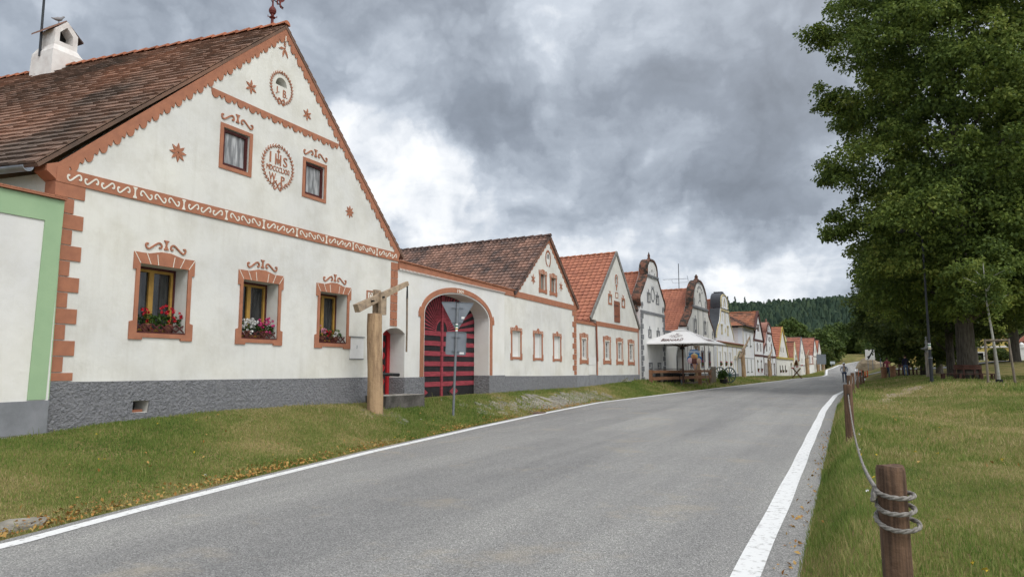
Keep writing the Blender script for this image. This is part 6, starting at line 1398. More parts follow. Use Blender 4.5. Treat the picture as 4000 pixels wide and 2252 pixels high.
# ------------------------------------------------------------------ terrace of the inn
def terrace():
    t = thing('terrace_fence', 'brown plank fence with two wide rails round the inn terrace', 'fence', (-9.9, 46, -1.1))
    A, Bc, Cc = Vector((-10.72,41.9,0)), Vector((-9.35,50.2,0)), Vector((-9.30,53.9,0))
    for p, w in ((A,.2),(Bc,.22),(Cc,.16)):
        m = MB(); g = gz(p.x,p.y); m.beam((p.x,p.y,g-.2),(p.x,p.y,-.16 if p is not Cc else -.22), w, w, up=(1,.1,0)); m.build('fence_post', FENCEW, t)
    for (a, b) in ((A,Bc),(Bc,Cc)):
        for z0, z1 in ((-.36,-.19),(-.78,-.58)):
            m = MB(); d = (b-a).normalized(); o = Vector((d.y,-d.x,0))*.11; n = 12; vs = []; rn = random.Random(int(z0*100))
            for i in range(n+1): p = a.lerp(b, i/n)+o; w = rn.uniform(-.012,.012); vs += [p+Vector((0,0,z0+w)), p+Vector((0,0,z1+w*.6)), p+o*.5+Vector((0,0,z1+w*.6)), p+o*.5+Vector((0,0,z0+w))]
            m.add(vs, [(4*i+k,4*i+(k+1)%4,4*i+4+(k+1)%4,4*i+4+k) for i in range(n) for k in range(4)]+[(0,1,2,3),(4*n+3,4*n+2,4*n+1,4*n)]); m.build('rail', FENCEW, t)
    m = MB(); p = A.lerp(Bc,.57); m.tube([(p.x+.05,p.y,gz(p.x,p.y)-.2),(p.x+.05,p.y,-.56)], .05, 8); m.build('support_post', GALV2, t)
    m = MB(); vs = []; Q = [(-11.2,41.9),(-10.85,41.9),(-9.6,50.0),(-9.55,53.6),(-10.9,53.6)]
    tag(link('terrace_floor', [(a,b,-1.02) for a,b in Q]+[(a,b,-1.3) for a,b in Q], [tuple(range(5))]+[(k,(k+1)%5,5+(k+1)%5,5+k)[::-1] for k in range(5)], GREYWOOD), kind='structure')
    # bar counter and bench behind the rails
    t2 = thing('bar_counter', 'long black bar counter behind the terrace fence', 'counter', (-10.6,45,-1.02)); a, b = Vector((-10.72,43.6,-.62)), Vector((-10.35,48.3,-.62)); m = MB(); m.beam(a, b, .3, .80); m.build('front', BLACK, t2); m = MB(); m.beam(a+Vector((0,0,.52)), b+Vector((0,0,.52)), .42, .04); m.build('counter_top', M('counter_grey', (.10,.095,.09)), t2)
    m = MB(); m.beam(a+Vector((.17,.05,-.0)), a+Vector((.20,.62,-.0)), .02, .7); m.build('end_panel', GREYWOOD, t2)
    for i, (x, y, lab) in enumerate(((-10.15,48.2,'dark plant tub with pale lantern left of the parasol pole'),(-10.0,50.6,'pale lantern-topped tub right of the parasol pole'))):
        q = thing('lantern', lab, 'lantern', (x,y,-1.02)); m = MB(); m.rect(y-.16,y+.16,-1.02,-.42,x-.16,x+.16); m.build('plinth', BLACK, q); m = MB(); m.lathe([(.16,0),(.16,.05),(.12,.06),(.12,.22),(.17,.24),(.03,.36)], (x,y,-.42), 8); m.build('lamp_housing', M('pale_metal', (.38,.36,.32)), q)
    q = thing('table', 'dark low table on the terrace under the parasol', 'table', (-9.95,47.4,-1.02)); m = MB(); m.beam((-10.1,45.6,-.44),(-9.85,49.4,-.44),.8,.05); m.build('tabletop', BLACK, q)
    for (x, y) in ((-10.3,45.8),(-9.8,45.75),(-10.1,49.2),(-9.6,49.2)): m = MB(); m.tube([(x,y,-1.02),(x,y,-.46)], .03, 6); m.build('leg', BLACK, q)
    # parasol
    c = Vector((-9.55, 45.6, 0)); a = R(-7); u = Vector((math.cos(a), math.sin(a), 0)); v = Vector((-u.y, u.x, 0)); hw = 2.2; ze, zt = 1.50, 2.42
    t3 = thing('parasol', 'large square white parasol with maroon printing over the inn terrace', 'parasol', (c.x, c.y, -1.02)); cor = [c+u*sx*hw+v*sy*hw for sx, sy in ((-1,-1),(1,-1),(1,1),(-1,1))]
    m = MB(); k = 10
    for i in range(4):
        p, q = cor[i], cor[(i+1)%4]; vs = []
        for j in range(k+1):
            s = .10+.90*j/k
            for l in range(9): w = l/8; e = p.lerp(q, w); vs.append(c+(e-c)*s+Vector((0,0,zt-(zt-ze)*(j/k)-.02*math.sin(math.pi*j/k))))
        m.add(vs, [(j*9+l, j*9+l+1, j*9+l+10, j*9+l+9) for j in range(k) for l in range(8)])
    can = m.build('canopy', CANVAS, t3, True)
    m = MB(); m.add([c+(p-c)*.20+Vector((0,0,zt-.06)) for p in cor]+[c+(p-c)*.05+Vector((0,0,zt+.05)) for p in cor], [(0,1,5,4),(1,2,6,5),(2,3,7,6),(3,0,4,7),(4,5,6,7)]); m.build('vent_cap', CANVAS, can)
    m = MB()
    for i in range(4):
        p, q = cor[i], cor[(i+1)%4]; m.add([p+Vector((0,0,ze)), q+Vector((0,0,ze)), q+Vector((0,0,ze-.06)), p+Vector((0,0,ze-.06))], [(0,1,2,3)])
    m.build('valance', CANVAS, can)
    def face_map(p, q):
        p, q = Vector(p), Vector(q); mid = (p+q)/2; e = (q-p).normalized(); s0 = mid-c; nn = Vector((s0.x,s0.y,0)).normalized(); 
        def fn(a_, b_, cc):   # a_ along the edge (m from middle), b_ 0 at edge .. 1 at top
            j = 1-b_; z = zt-(zt-ze)*max(.0,(j-.1)/.9)-.02*math.sin(math.pi*max(0,(j-.1)/.9)); return tuple(c+s0*j+e*a_+Vector((0,0,z+.012))+nn*(cc+.012))
        return fn
    for (p, q) in ((cor[0],cor[1]),(cor[1],cor[2])):
        m = MB(); fn = face_map(p, q); text_into(m, 'B', -.74, -.58, .13, .32, 0, .003, fn=fn, bold=.02); text_into(m, 'ERNAR', -.55, .42, .13, .275, 0, .003, fn=fn, bold=.02); text_into(m, 'D', .45, .64, .13, .32, 0, .003, fn=fn, bold=.02)
        def str_(pts, w):
            P = [Vector(x) for x in pts]; L_, R_ = [], []
            for i in range(len(P)): d = (P[min(i+1,len(P)-1)]-P[max(i-1,0)]).normalized(); qn = Vector((-d.y*.62, d.x*.62))*w; L_.append(P[i]+qn); R_.append(P[i]-qn)
            vs = [fn(a_.x,a_.y,.003) for a_ in L_]+[fn(a_.x,a_.y,.003) for a_ in R_]; n = len(P); m.add(vs, [(i,i+1,n+i+1,n+i) for i in range(n-1)])
        str_([(-.28,.375),(.24,.375)], .012); str_([(.12*math.cos(R(k)), .50+.07*math.sin(R(k))) for k in range(0,361,20)], .02); str_([(-.05,.60),(0,.655),(.05,.60)], .02); str_([(-.07,.61),(-.1,.66)], .015); str_([(.07,.61),(.1,.66)], .015)
        for sg in (-1,1): str_([(sg*.16,.45),(sg*.22,.55),(sg*.28,.47),(sg*.32,.54),(sg*.40,.49),(sg*.36,.43)], .018); str_([(sg*.2,.42),(sg*.26,.45)], .02)
        m.build('printed_emblem', PRINT, can)
    m = MB(); m.tube([(c.x,c.y,-1.02),(c.x,c.y,zt+.02)], .055, 10); m.build('pole', M('pole_brown', (.07,.035,.025), None, 4, .6), t3)
    for i in range(8):
        e = cor[i//2] if i % 2 == 0 else (cor[i//2]+cor[(i//2+1)%4])/2; m = MB(); hub = c+Vector((0,0,ze-.22)); m.beam(hub, c+(e-c)*.62+Vector((0,0,ze+(zt-ze)*.33-.05)), .03, .04); m.beam(c+Vector((0,0,zt-.06)), c+(e-c)*.99+Vector((0,0,ze-.02)), .025, .035); m.build('rib', M('rib_wood', (.11,.06,.04)), t3)
    m = MB(); m.lathe([(.16,0),(.18,.08),(.07,.16)], (c.x,c.y,ze-.34), 10); m.build('hub', BLACK, t3)
    # ice cream board
    bx, by, bz = -9.72, 50.35, -.15; t4 = thing('ice_cream_board', 'blue cut-out board showing a big ice cream cone by the terrace fence', 'advertising board', (bx,by,bz)); ang = R(14); e = Vector((math.cos(ang), math.sin(ang), 0)); n = Vector((e.y,-e.x,0)); o = Vector((bx,by,bz))
    def f(y_, z_, d): return tuple(o+e*y_+Vector((0,0,z_))+n*d)
    def poly(mb, pts, d0, d1, mi=0): mb.prism(pts, lambda a_,b_: f(a_,b_,d0), lambda a_,b_: f(a_,b_,d1), mi=mi)
    outl = smoothpts([(-.09,0),(-.13,.18),(-.17,.34),(-.33,.40),(-.47,.52),(-.52,.70),(-.46,.86),(-.36,.93),(-.37,1.02),(-.38,1.16),(-.33,1.28),(-.18,1.36),(0,1.39),(.18,1.36),(.33,1.28),(.38,1.16),(.37,1.02),(.36,.93),(.46,.86),(.52,.70),(.47,.52),(.33,.40),(.17,.34),(.13,.18),(.09,0)], 3); outl = [(p.x,p.y+.02) for p in outl]
    m = MB(); poly(m, outl, -.02, 0); m.build('backing', BLUE, t4)
    cone = [(-.15,.38),(.15,.38),(.05,-.02),(-.05,-.02)]; m = MB(); poly(m, cone, .0, .02); 
    for k in range(5): m.add([f(-.13+.055*k,.37,.021),f(-.12+.055*k,.37,.021),f(.0+.012*k-.01,.0,.021),f(-.008+.012*k-.01,.0,.021)],[(0,1,2,3)])
    m.build('cone', M('wafer', (.52,.30,.20), (.42,.22,.14), 12), t4)
    for nm, cx, cz, rx, rz, mat in (('scoop',-.30,.62,.18,.22,M('cream_scoop',(.72,.55,.56),(.60,.36,.40),9)),('scoop',.28,.60,.18,.20,M('nut_scoop',(.62,.48,.36),(.45,.28,.2),14)),('scoop',-.02,.60,.27,.25,M('chocolate_scoop',(.17,.07,.06),(.09,.035,.035),8)),('scoop',.0,.92,.25,.22,M('fruit_scoop',(.55,.12,.10),(.52,.50,.15),4))):
        m = MB(); pts = [(cx+rx*math.cos(a_)*(1+.06*math.sin(5*a_)), cz+rz*math.sin(a_)*(1+.05*math.sin(7*a_))) for a_ in np.linspace(0,2*math.pi,28,endpoint=False)]
        P0 = [f(a_,b_,.004) for a_,b_ in pts]; P1 = [f(cx+(a_-cx)*.7, cz+(b_-cz)*.7, .035) for a_,b_ in pts]; nn = len(pts); m.add(P0+P1+[f(cx,cz,.045)], [(k_,(k_+1)%nn,nn+(k_+1)%nn,nn+k_) for k_ in range(nn)]+[(nn+k_,nn+(k_+1)%nn,2*nn) for k_ in range(nn)]); m.build(nm, mat, t4, True)
    m = MB(); poly(m, [(-.12,1.04),(.14,1.02),(.05,1.14),(-.01,1.2),(-.06,1.13)], .03, .045); m.build('whipped_peak', M('vanilla',(.70,.66,.42)), t4)
    for row, r0, nn in ((0,1.12,11),(1,.98,10)):
        m = MB()
        for k_ in range(nn):
            a_ = R(90+ (k_-(nn-1)/2)*4.6); 
            cx, cz = r0*.62*math.cos(a_)*1.5, .62+r0*.62*math.sin(a_); poly(m, [(cx-.024,cz-.03),(cx+.022,cz-.03),(cx+.026,cz+.03),(cx-.02,cz+.03)], .0, .006)
        m.build('lettering_line', WHITE, t4)
    m = MB(); m.beam(o+n*-.05+Vector((0,0,-.6)), o+n*-.05+Vector((0,0,.9)), .06, .04); m.build('stand', GREYWOOD, t4)
    # plank screen, leaning poles, plant
    t5 = thing('plank_screen', 'grey weathered board screen at the right end of the terrace', 'screen', (-9.2,55.2,-1.1)); m = MB()
    for k_ in range(9): y0 = 54.05+k_*.26; x = -9.22+.03*math.sin(k_*2.2); m.box(x-.03,x,y0,y0+.25,gz(-9.2,y0)-.0,.04-.02*math.sin(k_*1.7))
    m.build('boards', GREYWOOD, t5); m = MB(); m.box(-9.30,-9.262,54.0,56.4,-.85,-.75); m.box(-9.30,-9.262,54.0,56.4,-.2,-.1); m.build('cross_battens', GREYWOOD, t5)
    for i, (y0, lab) in enumerate(((51.0,'left of two thin grey poles leaning on the terrace fence'),(52.4,'right of two thin grey poles leaning on the terrace fence'))):
        m = MB(); m.tube([(-8.95,y0,gz(-8.95,y0)-.05),(-9.18,y0-.12,-.12)], .03, 7); tag(m.build('leaning_pole', GREYWOOD), lab, 'pole', 'poles leaning on the terrace fence')
    g0 = gz(-8.75,56.6); t6 = thing('potted_plant', 'bushy green plant in a black pot beside the board screen', 'potted plant', (-8.75,56.6,g0)); m = MB(); m.lathe([(.22,-.03),(.28,.34),(.30,.36),(.25,.36)], (-8.75,56.6,g0), 14); m.build('pot', BLACK, t6)
    leaves_mesh('foliage', LEAFP, t6, [(-8.75+random.uniform(-.3,.3),56.6+random.uniform(-.3,.3),g0+.45+random.random()*.55) for _ in range(40)], .16, 22, .12, seed=77)
terrace()
def cart():
    t = thing('timber_cart', 'old log-hauling cart with two large green spoked wheels on the grass', 'cart', (-9.0,58.6,-1.2)); ax = Vector((.62,-.60,0)).normalized()
    def wheel(c, r, nsp=12):
        c = Vector(c); u = Vector((-ax.y, ax.x, 0)); w = Vector((0,0,1)); m = MB(); pts = [c+(u*math.cos(a)+w*math.sin(a))*r for a in np.linspace(0, 2*math.pi, 33)]
        m.tube(pts, .045, 6, cap=False); rim = m.build('wheel', M('wheel_green', (.035,.075,.07), (.025,.05,.05), 6, .7), t)
        m = MB(); m.tube([c-ax*.14, c+ax*.16], .085, 10); m.build('hub', M('hub_green', (.03,.10,.09)), rim)
        for k in range(nsp): a = 2*math.pi*k/nsp; d = u*math.cos(a)+w*math.sin(a); m = MB(); m.beam(c+d*.07, c+d*(r-.02), .045, .05, up=ax); m.build('spoke', MATS['wheel_green'], rim)
    g = -1.22; A, B_ = (-8.62,59.0,g+.60), (-9.55,60.1,g+.62); wheel(A, .60); wheel(B_, .60)
    C = (-8.75,56.9,g+.48)
    m = MB(); m.beam(Vector(A)-ax*.1, Vector(B_), .1, .1); m.build('axle', GREYWOOD, t); m = MB(); m.beam((-9.1,59.6,g+.72),(-9.0,57.2,g+.62),.16,.18); m.beam((-8.75,58.0,g),(-8.9,57.8,g+.95),.09,.09); m.beam((-8.5,57.5,g),(-8.85,57.95,g+.6),.08,.08); m.build('pole_frame', M('cart_timber', (.09,.06,.045), (.055,.04,.03), 6, .85), t)
cart()
def xbarrier():
    x, y = -5.35, 88.6; z = gz(x,y); t = thing('log_barrier', 'crossed log trestle carrying a red and white bar at the road edge', 'barrier', (x,y,z)); d = Vector((1,.1,0)).normalized()
    m = MB(); o = Vector((x,y,z)); m.tube([o-d*.62-Vector((0,0,.1)), o+d*.45+Vector((0,0,1.18))], .075, 8); m.tube([o+d*.62-Vector((0,0,.1)), o-d*.40+Vector((0,.1,1.22))], .075, 8); m.build('crossed_logs', M('dark_log', (.13,.075,.04), (.08,.05,.03), 5), t)
    m = MB(); a, b = o-d*.55+Vector((0,.05,1.18)), o+d*.75+Vector((0,.05,1.55))
    for k in range(5): m.beam(a.lerp(b,k/5), a.lerp(b,(k+1)/5), .06, .10, mi=k % 2)
    m.build('striped_bar', [REDDOOR, WHITE], t)
xbarrier()
# ------------------------------------------------------------------ things on the green
def ring_bench(label, x, y, r0, r1, z, n=8):
    t = thing('ring_bench', label, 'bench', (x,y,z), 'ring benches round the trees'); pt = lambda r, k, h: (x+r*math.cos(2*math.pi*(k+.5)/n), y+r*math.sin(2*math.pi*(k+.5)/n), z+h)
    m = MB()
    for k in range(n):
        for a, b in ((r1-.42,r1-.23),(r1-.20,r1)): m.add([pt(a,k,.45),pt(b,k,.45),pt(b,k+1,.45),pt(a,k+1,.45),pt(a,k,.41),pt(b,k,.41),pt(b,k+1,.41),pt(a,k+1,.41)], [(0,1,2,3),(7,6,5,4),(1,5,6,2),(0,3,7,4)])
    m.build('seat', BENCHW, t)
    m = MB()
    for h0, h1 in ((.66,.76),(.78,.88)):
        for k in range(n): m.add([pt(r0,k,h0),pt(r0,k+1,h0),pt(r0,k+1,h1),pt(r0,k,h1),pt(r0-.04,k,h0),pt(r0-.04,k+1,h0),pt(r0-.04,k+1,h1),pt(r0-.04,k,h1)], [(0,1,2,3),(7,6,5,4),(2,6,7,3)])
    for k in range(n): m.add([pt(r0+.02,k,.88),pt(r0+.02,k+1,.88),pt(r0-.06,k+1,.90),pt(r0-.06,k,.90)], [(0,1,2,3)])
    m.build('backrest', M('red_brown_board', (.12,.05,.035), (.08,.035,.025), 5, .7), t)
    for k in range(n): m = MB(); m.beam(pt(r1-.06,k,-.15), pt(r1-.06,k,.41), .10, .10); m.build('leg', BENCHW, t)
    for k in range(n): m = MB(); m.beam(pt(r0-.02,k,-.1), pt(r0-.06,k,.86), .07, .07); m.build('back_post', BENCHW, t)
ring_bench('dark wooden ring bench with slatted back round the huge linden trunk', 5.75, 43.8, .66, 1.28, gz2(5.75,43.8)-.02)
ring_bench('dark ring bench in the shade of the low drooping tree', 4.75, 71.5, .62, 1.9, gz2(4.75,71.5))
def lamp_post():
    x, y = 3.72, 39.8; z = gz2(x,y); t = thing('lamp_post', 'tall black lamp post with trail markers standing on the lawn', 'lamp post', (x,y,z)); m = MB(); m.tube([(x,y,z-.2),(x,y,z+1.22)], .085, 12); m.tube([(x,y,z+1.22),(x,y,z+1.3)], [.10,.07], 12); m.tube([(x,y,z+1.3),(x,y,z+7.2)], [.062,.045], 10); m.tube([(x,y,z+7.1),(x-.3,y-.2,z+7.5),(x-.9,y-.6,z+7.55)], [.045,.04,.035], 8); m.build('pole', DARKM, t)
    m = MB(); m.tube([(x,y,z+1.72),(x,y,z+1.81)], .066, 12, mi=0); m.tube([(x,y,z+1.81),(x,y,z+1.86)], .0655, 12, mi=1); m.tube([(x,y,z+1.86),(x,y,z+1.93)], .066, 12, mi=0); m.tube([(x,y,z+1.62),(x,y,z+1.72)], .066, 12, mi=2); m.build('trail_marker', [WHITE, MATS['marker_green'], M('marker_cream', (.62,.58,.42))], t)
    m = MB(); m.tube([(x,y,z+1.18),(x,y,z+1.23)], .108, 12); m.build('collar', GALV, t); m = MB(); m.lathe([(.05,0),(.18,-.06),(.2,-.12),(.12,-.2)], (x-.95,y-.63,z+7.6), 10); m.build('lamp_head', DARKM, t)
lamp_post()
def sapling():
    x, y = 5.80, 35.8; z = gz2(x,y); t = thing('sapling', 'young whitewashed tree tied between stakes on the lawn', 'tree', (x,y,z)); m = MB(); pts = [(x+.02,y,z-.1),(x,y,z+.7),(x-.06,y,z+1.6),(x-.14,y,z+2.6),(x-.22,y,z+3.6),(x-.24,y,z+5.2)]; m.tube(pts, [.07,.055,.05,.042,.035,.015], 9); rn = random.Random(8)
    for k in range(7): b = Vector(pts[4]).lerp(Vector(pts[5]), k/8)+Vector((0,0,-.3)); a = k*2.4; limb(m, b, b+Vector((math.cos(a)*.8, math.sin(a)*.8, .5)), .018, .006, rn, 4)
    m.build('trunk', BARKP, t); m = MB(); m.tube([(x+.02,y,z-.02),(x+.02,y,z+.2)], .13, 10); m.build('trunk_guard', BLACK, t)
    leaves_mesh('crown', LEAFA, t, [(x-.2+rn.gauss(0,.5), y+rn.gauss(0,.5), z+4.1+rn.gauss(0,.55)) for _ in range(60)], .3, 50, .13, seed=9)
    s = thing('tree_stakes', 'three grey stakes with crossbars framing the young whitewashed tree', 'tree stakes', (x,y,z)); tp = [(x-.42,y-.25,z+1.9),(x+.42,y-.2,z+1.9),(x+.0,y+.45,z+1.85)]; bt = [(x-.44,y-.4,z-.15),(x+.52,y-.35,z-.15),(x+.02,y+.6,z-.15)]
    for a, b in zip(bt, tp): m = MB(); m.tube([a,b], [.05,.045], 9); m.build('stake', GREYWOOD, s)
    for i in range(3): m = MB(); a, b = Vector(tp[i]), Vector(tp[(i+1)%3]); m.tube([a+(a-b)*.06-Vector((0,0,.05)), b+(b-a)*.06-Vector((0,0,.05))], .04, 8); m.build('crossbar', GREYWOOD, s)
sapling()
def carved_post():
    x, y = 5.0, 55.2; z = gz2(x,y)
    t = thing('carved_post', 'pale barked wooden post carrying a small carved top on the lawn', 'carved post', (x,y,z)); m = MB(); m.tube([(x+.05,y,z-.2),(x+.02,y,z+.5),(x,y,z+1.1),(x-.02,y,z+1.75)], [.18,.165,.15,.14], 12); m.build('shaft', M('silvery_bark', (.40,.36,.31), (.20,.17,.14), 5, .95, .8, 14, (3,3,.5)), t)
    m = MB(); m.lathe([(.1,0),(.12,.12),(.34,.2),(.36,.25),(.1,.34),(.05,.5)], (x-.02,y,z+1.75), 8); m.lathe([(.05,0),(.1,.1),(.08,.25),(.03,.36),(.06,.42),(.07,.5),(.02,.56)], (x-.02,y,z+2.25), 8); m.build('carved_top', M('grey_carving', (.36,.37,.36), (.22,.22,.22), 7), t)
carved_post()
def far_bits():
    def sign_back(label, x, y, w, h, z0, mat, posts=2, dark=None, zf=None, extra=None):
        z = gz2(x,y) if zf is None else zf; t = thing('sign_board', label, 'sign', (x,y,z)); m = MB(); m.box(x-w/2,x+w/2,y-.03,y,z+z0,z+z0+h); m.build('panel', mat, t)
        m = MB()
        for k in range(posts): px = x-w*.25+w*.5*k if posts > 1 else x; m.tube([(px,y+.04,z-.2),(px,y+.04,z+z0+h*.9)], .05, 6)
        m.build('posts', GALV2, t)
        if dark: m = MB(); m.stroke([(0,0),(1,1)], .1, 0, .01); m.v, m.f, m.m = [], [], []; m.add([(x-w*.32,y-.034,z+z0+h*.06),(x-w*.12,y-.034,z+z0+h*.06),(x+w*.42,y-.034,z+z0+h*.94),(x+w*.28,y-.034,z+z0+h*.94)], [(0,1,2,3)]); m.add([(x-w*.36,y-.036,z+z0+h*.30),(x-w*.05,y-.036,z+z0+h*.42),(x-w*.02,y-.036,z+z0+h*.32),(x-w*.26,y-.036,z+z0+h*.22)], [(0,1,2,3)]); m.build('diagonal_mark', BLACK, t)
    sign_back('grey back of a large information board on two posts left of the road bend', -3.9, 132, 1.5, 1.7, 1.0, GALV2)
    sign_back('white direction sign on the grass bank beyond the road bend', -2.6, 160, .95, .55, 1.0, M('pale_sign', (.50,.56,.60)), 2)
    sign_back('white panel with a thick black diagonal stroke above the sandy rock', 3.2, 116.5, 1.25, 1.5, 1.6, WHITE, 2, True)
    sign_back('grey back of a small street sign on a thin pole beside the side path', 6.3, 104, .55, .6, 2.0, GALV2, 1)
    sign_back('small grey sign on a thin pole between the rock and the drooping tree', 3.9, 100, .3, .35, 1.9, GALV2, 1)
    x, y = 3.4, 118; z = gz2(x,y); rn = random.Random(3); m = MB(); n = 14; vs = []
    for r, h in ((1.,-.4),(1.05,.3),(.95,.85),(.7,1.25),(.25,1.45)):
        for k in range(n): a = 2*math.pi*k/n; q = r*(1+rn.uniform(-.13,.13)); vs.append((x+2.0*q*math.cos(a)+.3*(1-r), y+1.1*q*math.sin(a), z+h*(1+rn.uniform(-.12,.12))*(1.1-.22*math.cos(a))))
    m.add(vs, [(i*n+k,i*n+(k+1)%n,(i+1)*n+(k+1)%n,(i+1)*n+k) for i in range(4) for k in range(n)]+[tuple(4*n+k for k in range(n))]); tag(m.build('boulder', ROCK), 'big sandy brown boulder beside the road bend', 'rock')
    for i, (px, yy, lab) in enumerate(((2159.5,100,'leftmost of four slim orange-red marker posts'),(2166.5,104,'short orange-red marker post nearest the boulder'),(2175,94,'orange-red marker post third from the left'),(2181,90,'rightmost and nearest orange-red marker post'))):
        x = yy*math.tan(math.atan((px-1288)/F_PX*math.cos(TH))-AL); z = gz2(x,yy); t = thing('marker_post', lab, 'marker post', (x,yy,z), 'orange-red marker posts'); m = MB(); m.tube([(x,yy,z-.1),(x+.02,yy,z+.72)], .07, 8); m.tube([(x+.02,yy,z+.72),(x+.02,yy,z+.76)], [.07,.03], 8); m.build('post', REDP, t)
    for i, (px, yy, lab) in enumerate(((2223,86,'left one of two black path bollards by the side path'),(2231.5,84,'right one of two black path bollards by the side path'))):
        x = yy*math.tan(math.atan((px-1288)/F_PX*math.cos(TH))-AL); z = gz2(x,yy); t = thing('path_bollard', lab, 'bollard', (x,yy,z), 'black path bollards'); m = MB(); m.tube([(x,yy,z-.1),(x,yy,z+1.0)], .075, 8); m.build('post', BLACK, t); m = MB(); m.lathe([(.075,0),(.09,.04),(.03,.1)], (x,yy,z+1.0), 8); m.build('cap', WHITE if i else BLACK, t)
    x, y = 1.3, 112; z = gz2(x,y); t = thing('road_marker', 'small white marker post at the inner edge of the road bend', 'marker post', (x,y,z)); m = MB(); m.tube([(x,y,z-.2),(x,y,z+.35)], .05, 6); m.build('stem', BLACK, t); m = MB(); m.box(x-.14,x+.14,y-.05,y,z+.35,z+.8); m.build('reflector_plate', WHITE, t)
    # yellow house and pink house across the green, low yellow wall
    def cross_house(label, x0, x1, y, z, h, mat, trim, wins, roof_h, door=None):
        t = thing('house', label, 'house', ((x0+x1)/2,y,z), 'houses across the green'); ops = [rectp(a-.5,a+.5,z+1.1,z+2.55) for a in wins]+[rectp(a-.35,a+.35,z+4.5,z+5.4) for a in door or []]
        m = MB(); xc = (x0+x1)/2; m.prism([(x0,z-.5),(x1,z-.5),(x1,z+h),(xc,z+h+roof_h),(x0,z+h)], lambda a,b: (a,y+.4,b), lambda a,b: (a,y,b), ops); m.box(x0,x0+.3,y+.4,y+9,z-.5,z+h); m.box(x1-.3,x1,y+.4,y+9,z-.5,z+h); m.build('wall', mat, t)
        for a in wins:
            m = MB(); m.prism(rectp(a-.7,a+.7,z+.95,z+2.72), lambda p,q: (p,y-.001,q), lambda p,q: (p,y-.05,q), [rectp(a-.5,a+.5,z+1.1,z+2.55)]); m.build('window_surround', trim, t)
            m = MB(); m.box(a-.5,a+.5,y+.2,y+.24,z+1.1,z+2.55); w = m.build('window', GLASS, t); m = MB(); m.box(a-.03,a+.03,y+.17,y+.2,z+1.1,z+2.55); m.box(a-.5,a+.5,y+.17,y+.2,z+1.95,z+2.0); m.build('glazing_bars', DFRAME, w); m = MB(); m.box(a-.45,a-.08,y+.18,y+.195,z+1.12,z+1.5); m.box(a+.08,a+.45,y+.18,y+.195,z+1.12,z+1.5); m.build('curtain', WFRAME, w)
        for a in door or []: m = MB(); m.box(a-.35,a+.35,y+.2,y+.24,z+4.5,z+5.4); m.build('window', GLASS, t)
        m = MB(); m.box(x0-.05,x1+.05,y-.1,y+.0-.001,z+h-.55,z+h-.3); m.build('cornice', trim, t); m = MB(); m.box(x0,x1,y-.04,y-.001,z-.5,z+.45); m.build('plinth', GREYPLAIN, t)
        m = MB(); tiles(m, (x0-.3,y-.1,z+h-.2),(x0-.3,y+9,z+h-.2),(xc,y+9,z+h+roof_h+.2),(xc,y-.1,z+h+roof_h+.2),12,14,'flat',.5,.06); tiles(m, (x1+.3,y-.1,z+h-.2),(x1+.3,y+9,z+h-.2),(xc,y+9,z+h+roof_h+.2),(xc,y-.1,z+h+roof_h+.2),12,14,'flat',.5,.06); m.build('roof', TILE_NEW, t)
    cross_house('yellow house with white-framed windows seen beyond the ring bench', 13.6, 23.3, 130.5, -.3, 3.9, YELLOWH, WHITE, [16.4,18.9,21.4], 4.5, [19.0])
    cross_house('pink house with white quoins partly hidden by the tree at the right edge', 25.4, 37, 130, -.35, 4.6, PINKH, WHITE, [30.5,33.5], 4.5)
    t = thing('gate_pier', 'white gate pier between the yellow and the pink house', 'gate pier', (24.3,130,-.3)); m = MB(); m.box(23.9,24.7,129.6,130.2,-.6,2.9); m.box(23.8,24.8,129.5,130.3,2.9,3.1); m.lathe([(.3,0),(.38,.3),(.2,.6),(.05,.7)], (24.3,129.9,3.1), 10); m.build('pier', WHITE, t); m = MB(); m.box(24.7,25.4,129.75,130.0,-.6,2.4); m.build('wall_link', WHITE, t)
    m = MB(); 
    for k in range(7): m.box(25.4,25.8+.3*(k % 2),129.93,129.999-.03,-.0+k*.6,.45+k*.6)
    tag(m.build('quoin_blocks', WHITE), None); o = m and bpy.data.objects['quoin_blocks']; o.parent = [q for q in bpy.data.objects if q.get('label','').startswith('pink house')][0]; o.location = -o.parent.location
    t = thing('yard_wall', 'low yellow yard wall with dark base seen under the trees', 'wall', (11.3,128,-.3)); m = MB(); m.box(9.2,13.5,128,128.4,-.2,1.7); m.build('wall', YELLOWH, t); m = MB(); m.box(9.2,13.5,127.95,127.999,-.7,.25); m.build('plinth', M('brown_base', (.10,.06,.045)), t)
    t = thing('antenna', 'thin television mast with one grid aerial rising behind the grey-lined brick gable', 'antenna', (-14.2,67,5.5)); x, y = -14.2, 67.; m = MB(); m.tube([(x,y,4.5),(x,y,9.95)], .035, 6); m.build('mast', DARKM, t); m = MB(); m.beam((x-1.5,y-.2,8.45),(x+.9,y+.1,8.45),.03,.03)
    for k in range(12): q = x-1.45+k*.19; m.beam((q,y-.25,8.45),(q,y+.25,8.45),.015,.015)
    m.beam((x+.9,y,8.2),(x+.8,y,8.75),.03,.03); m.beam((x-.6,y,8.1),(x+.85,y,8.1),.02,.02); m.beam((x-.6,y,8.1),(x-.7,y,8.4),.02,.02); m.beam((x+.85,y,8.1),(x+.9,y,8.3),.02,.02); m.build('aerial', GALV2, t)
far_bits()
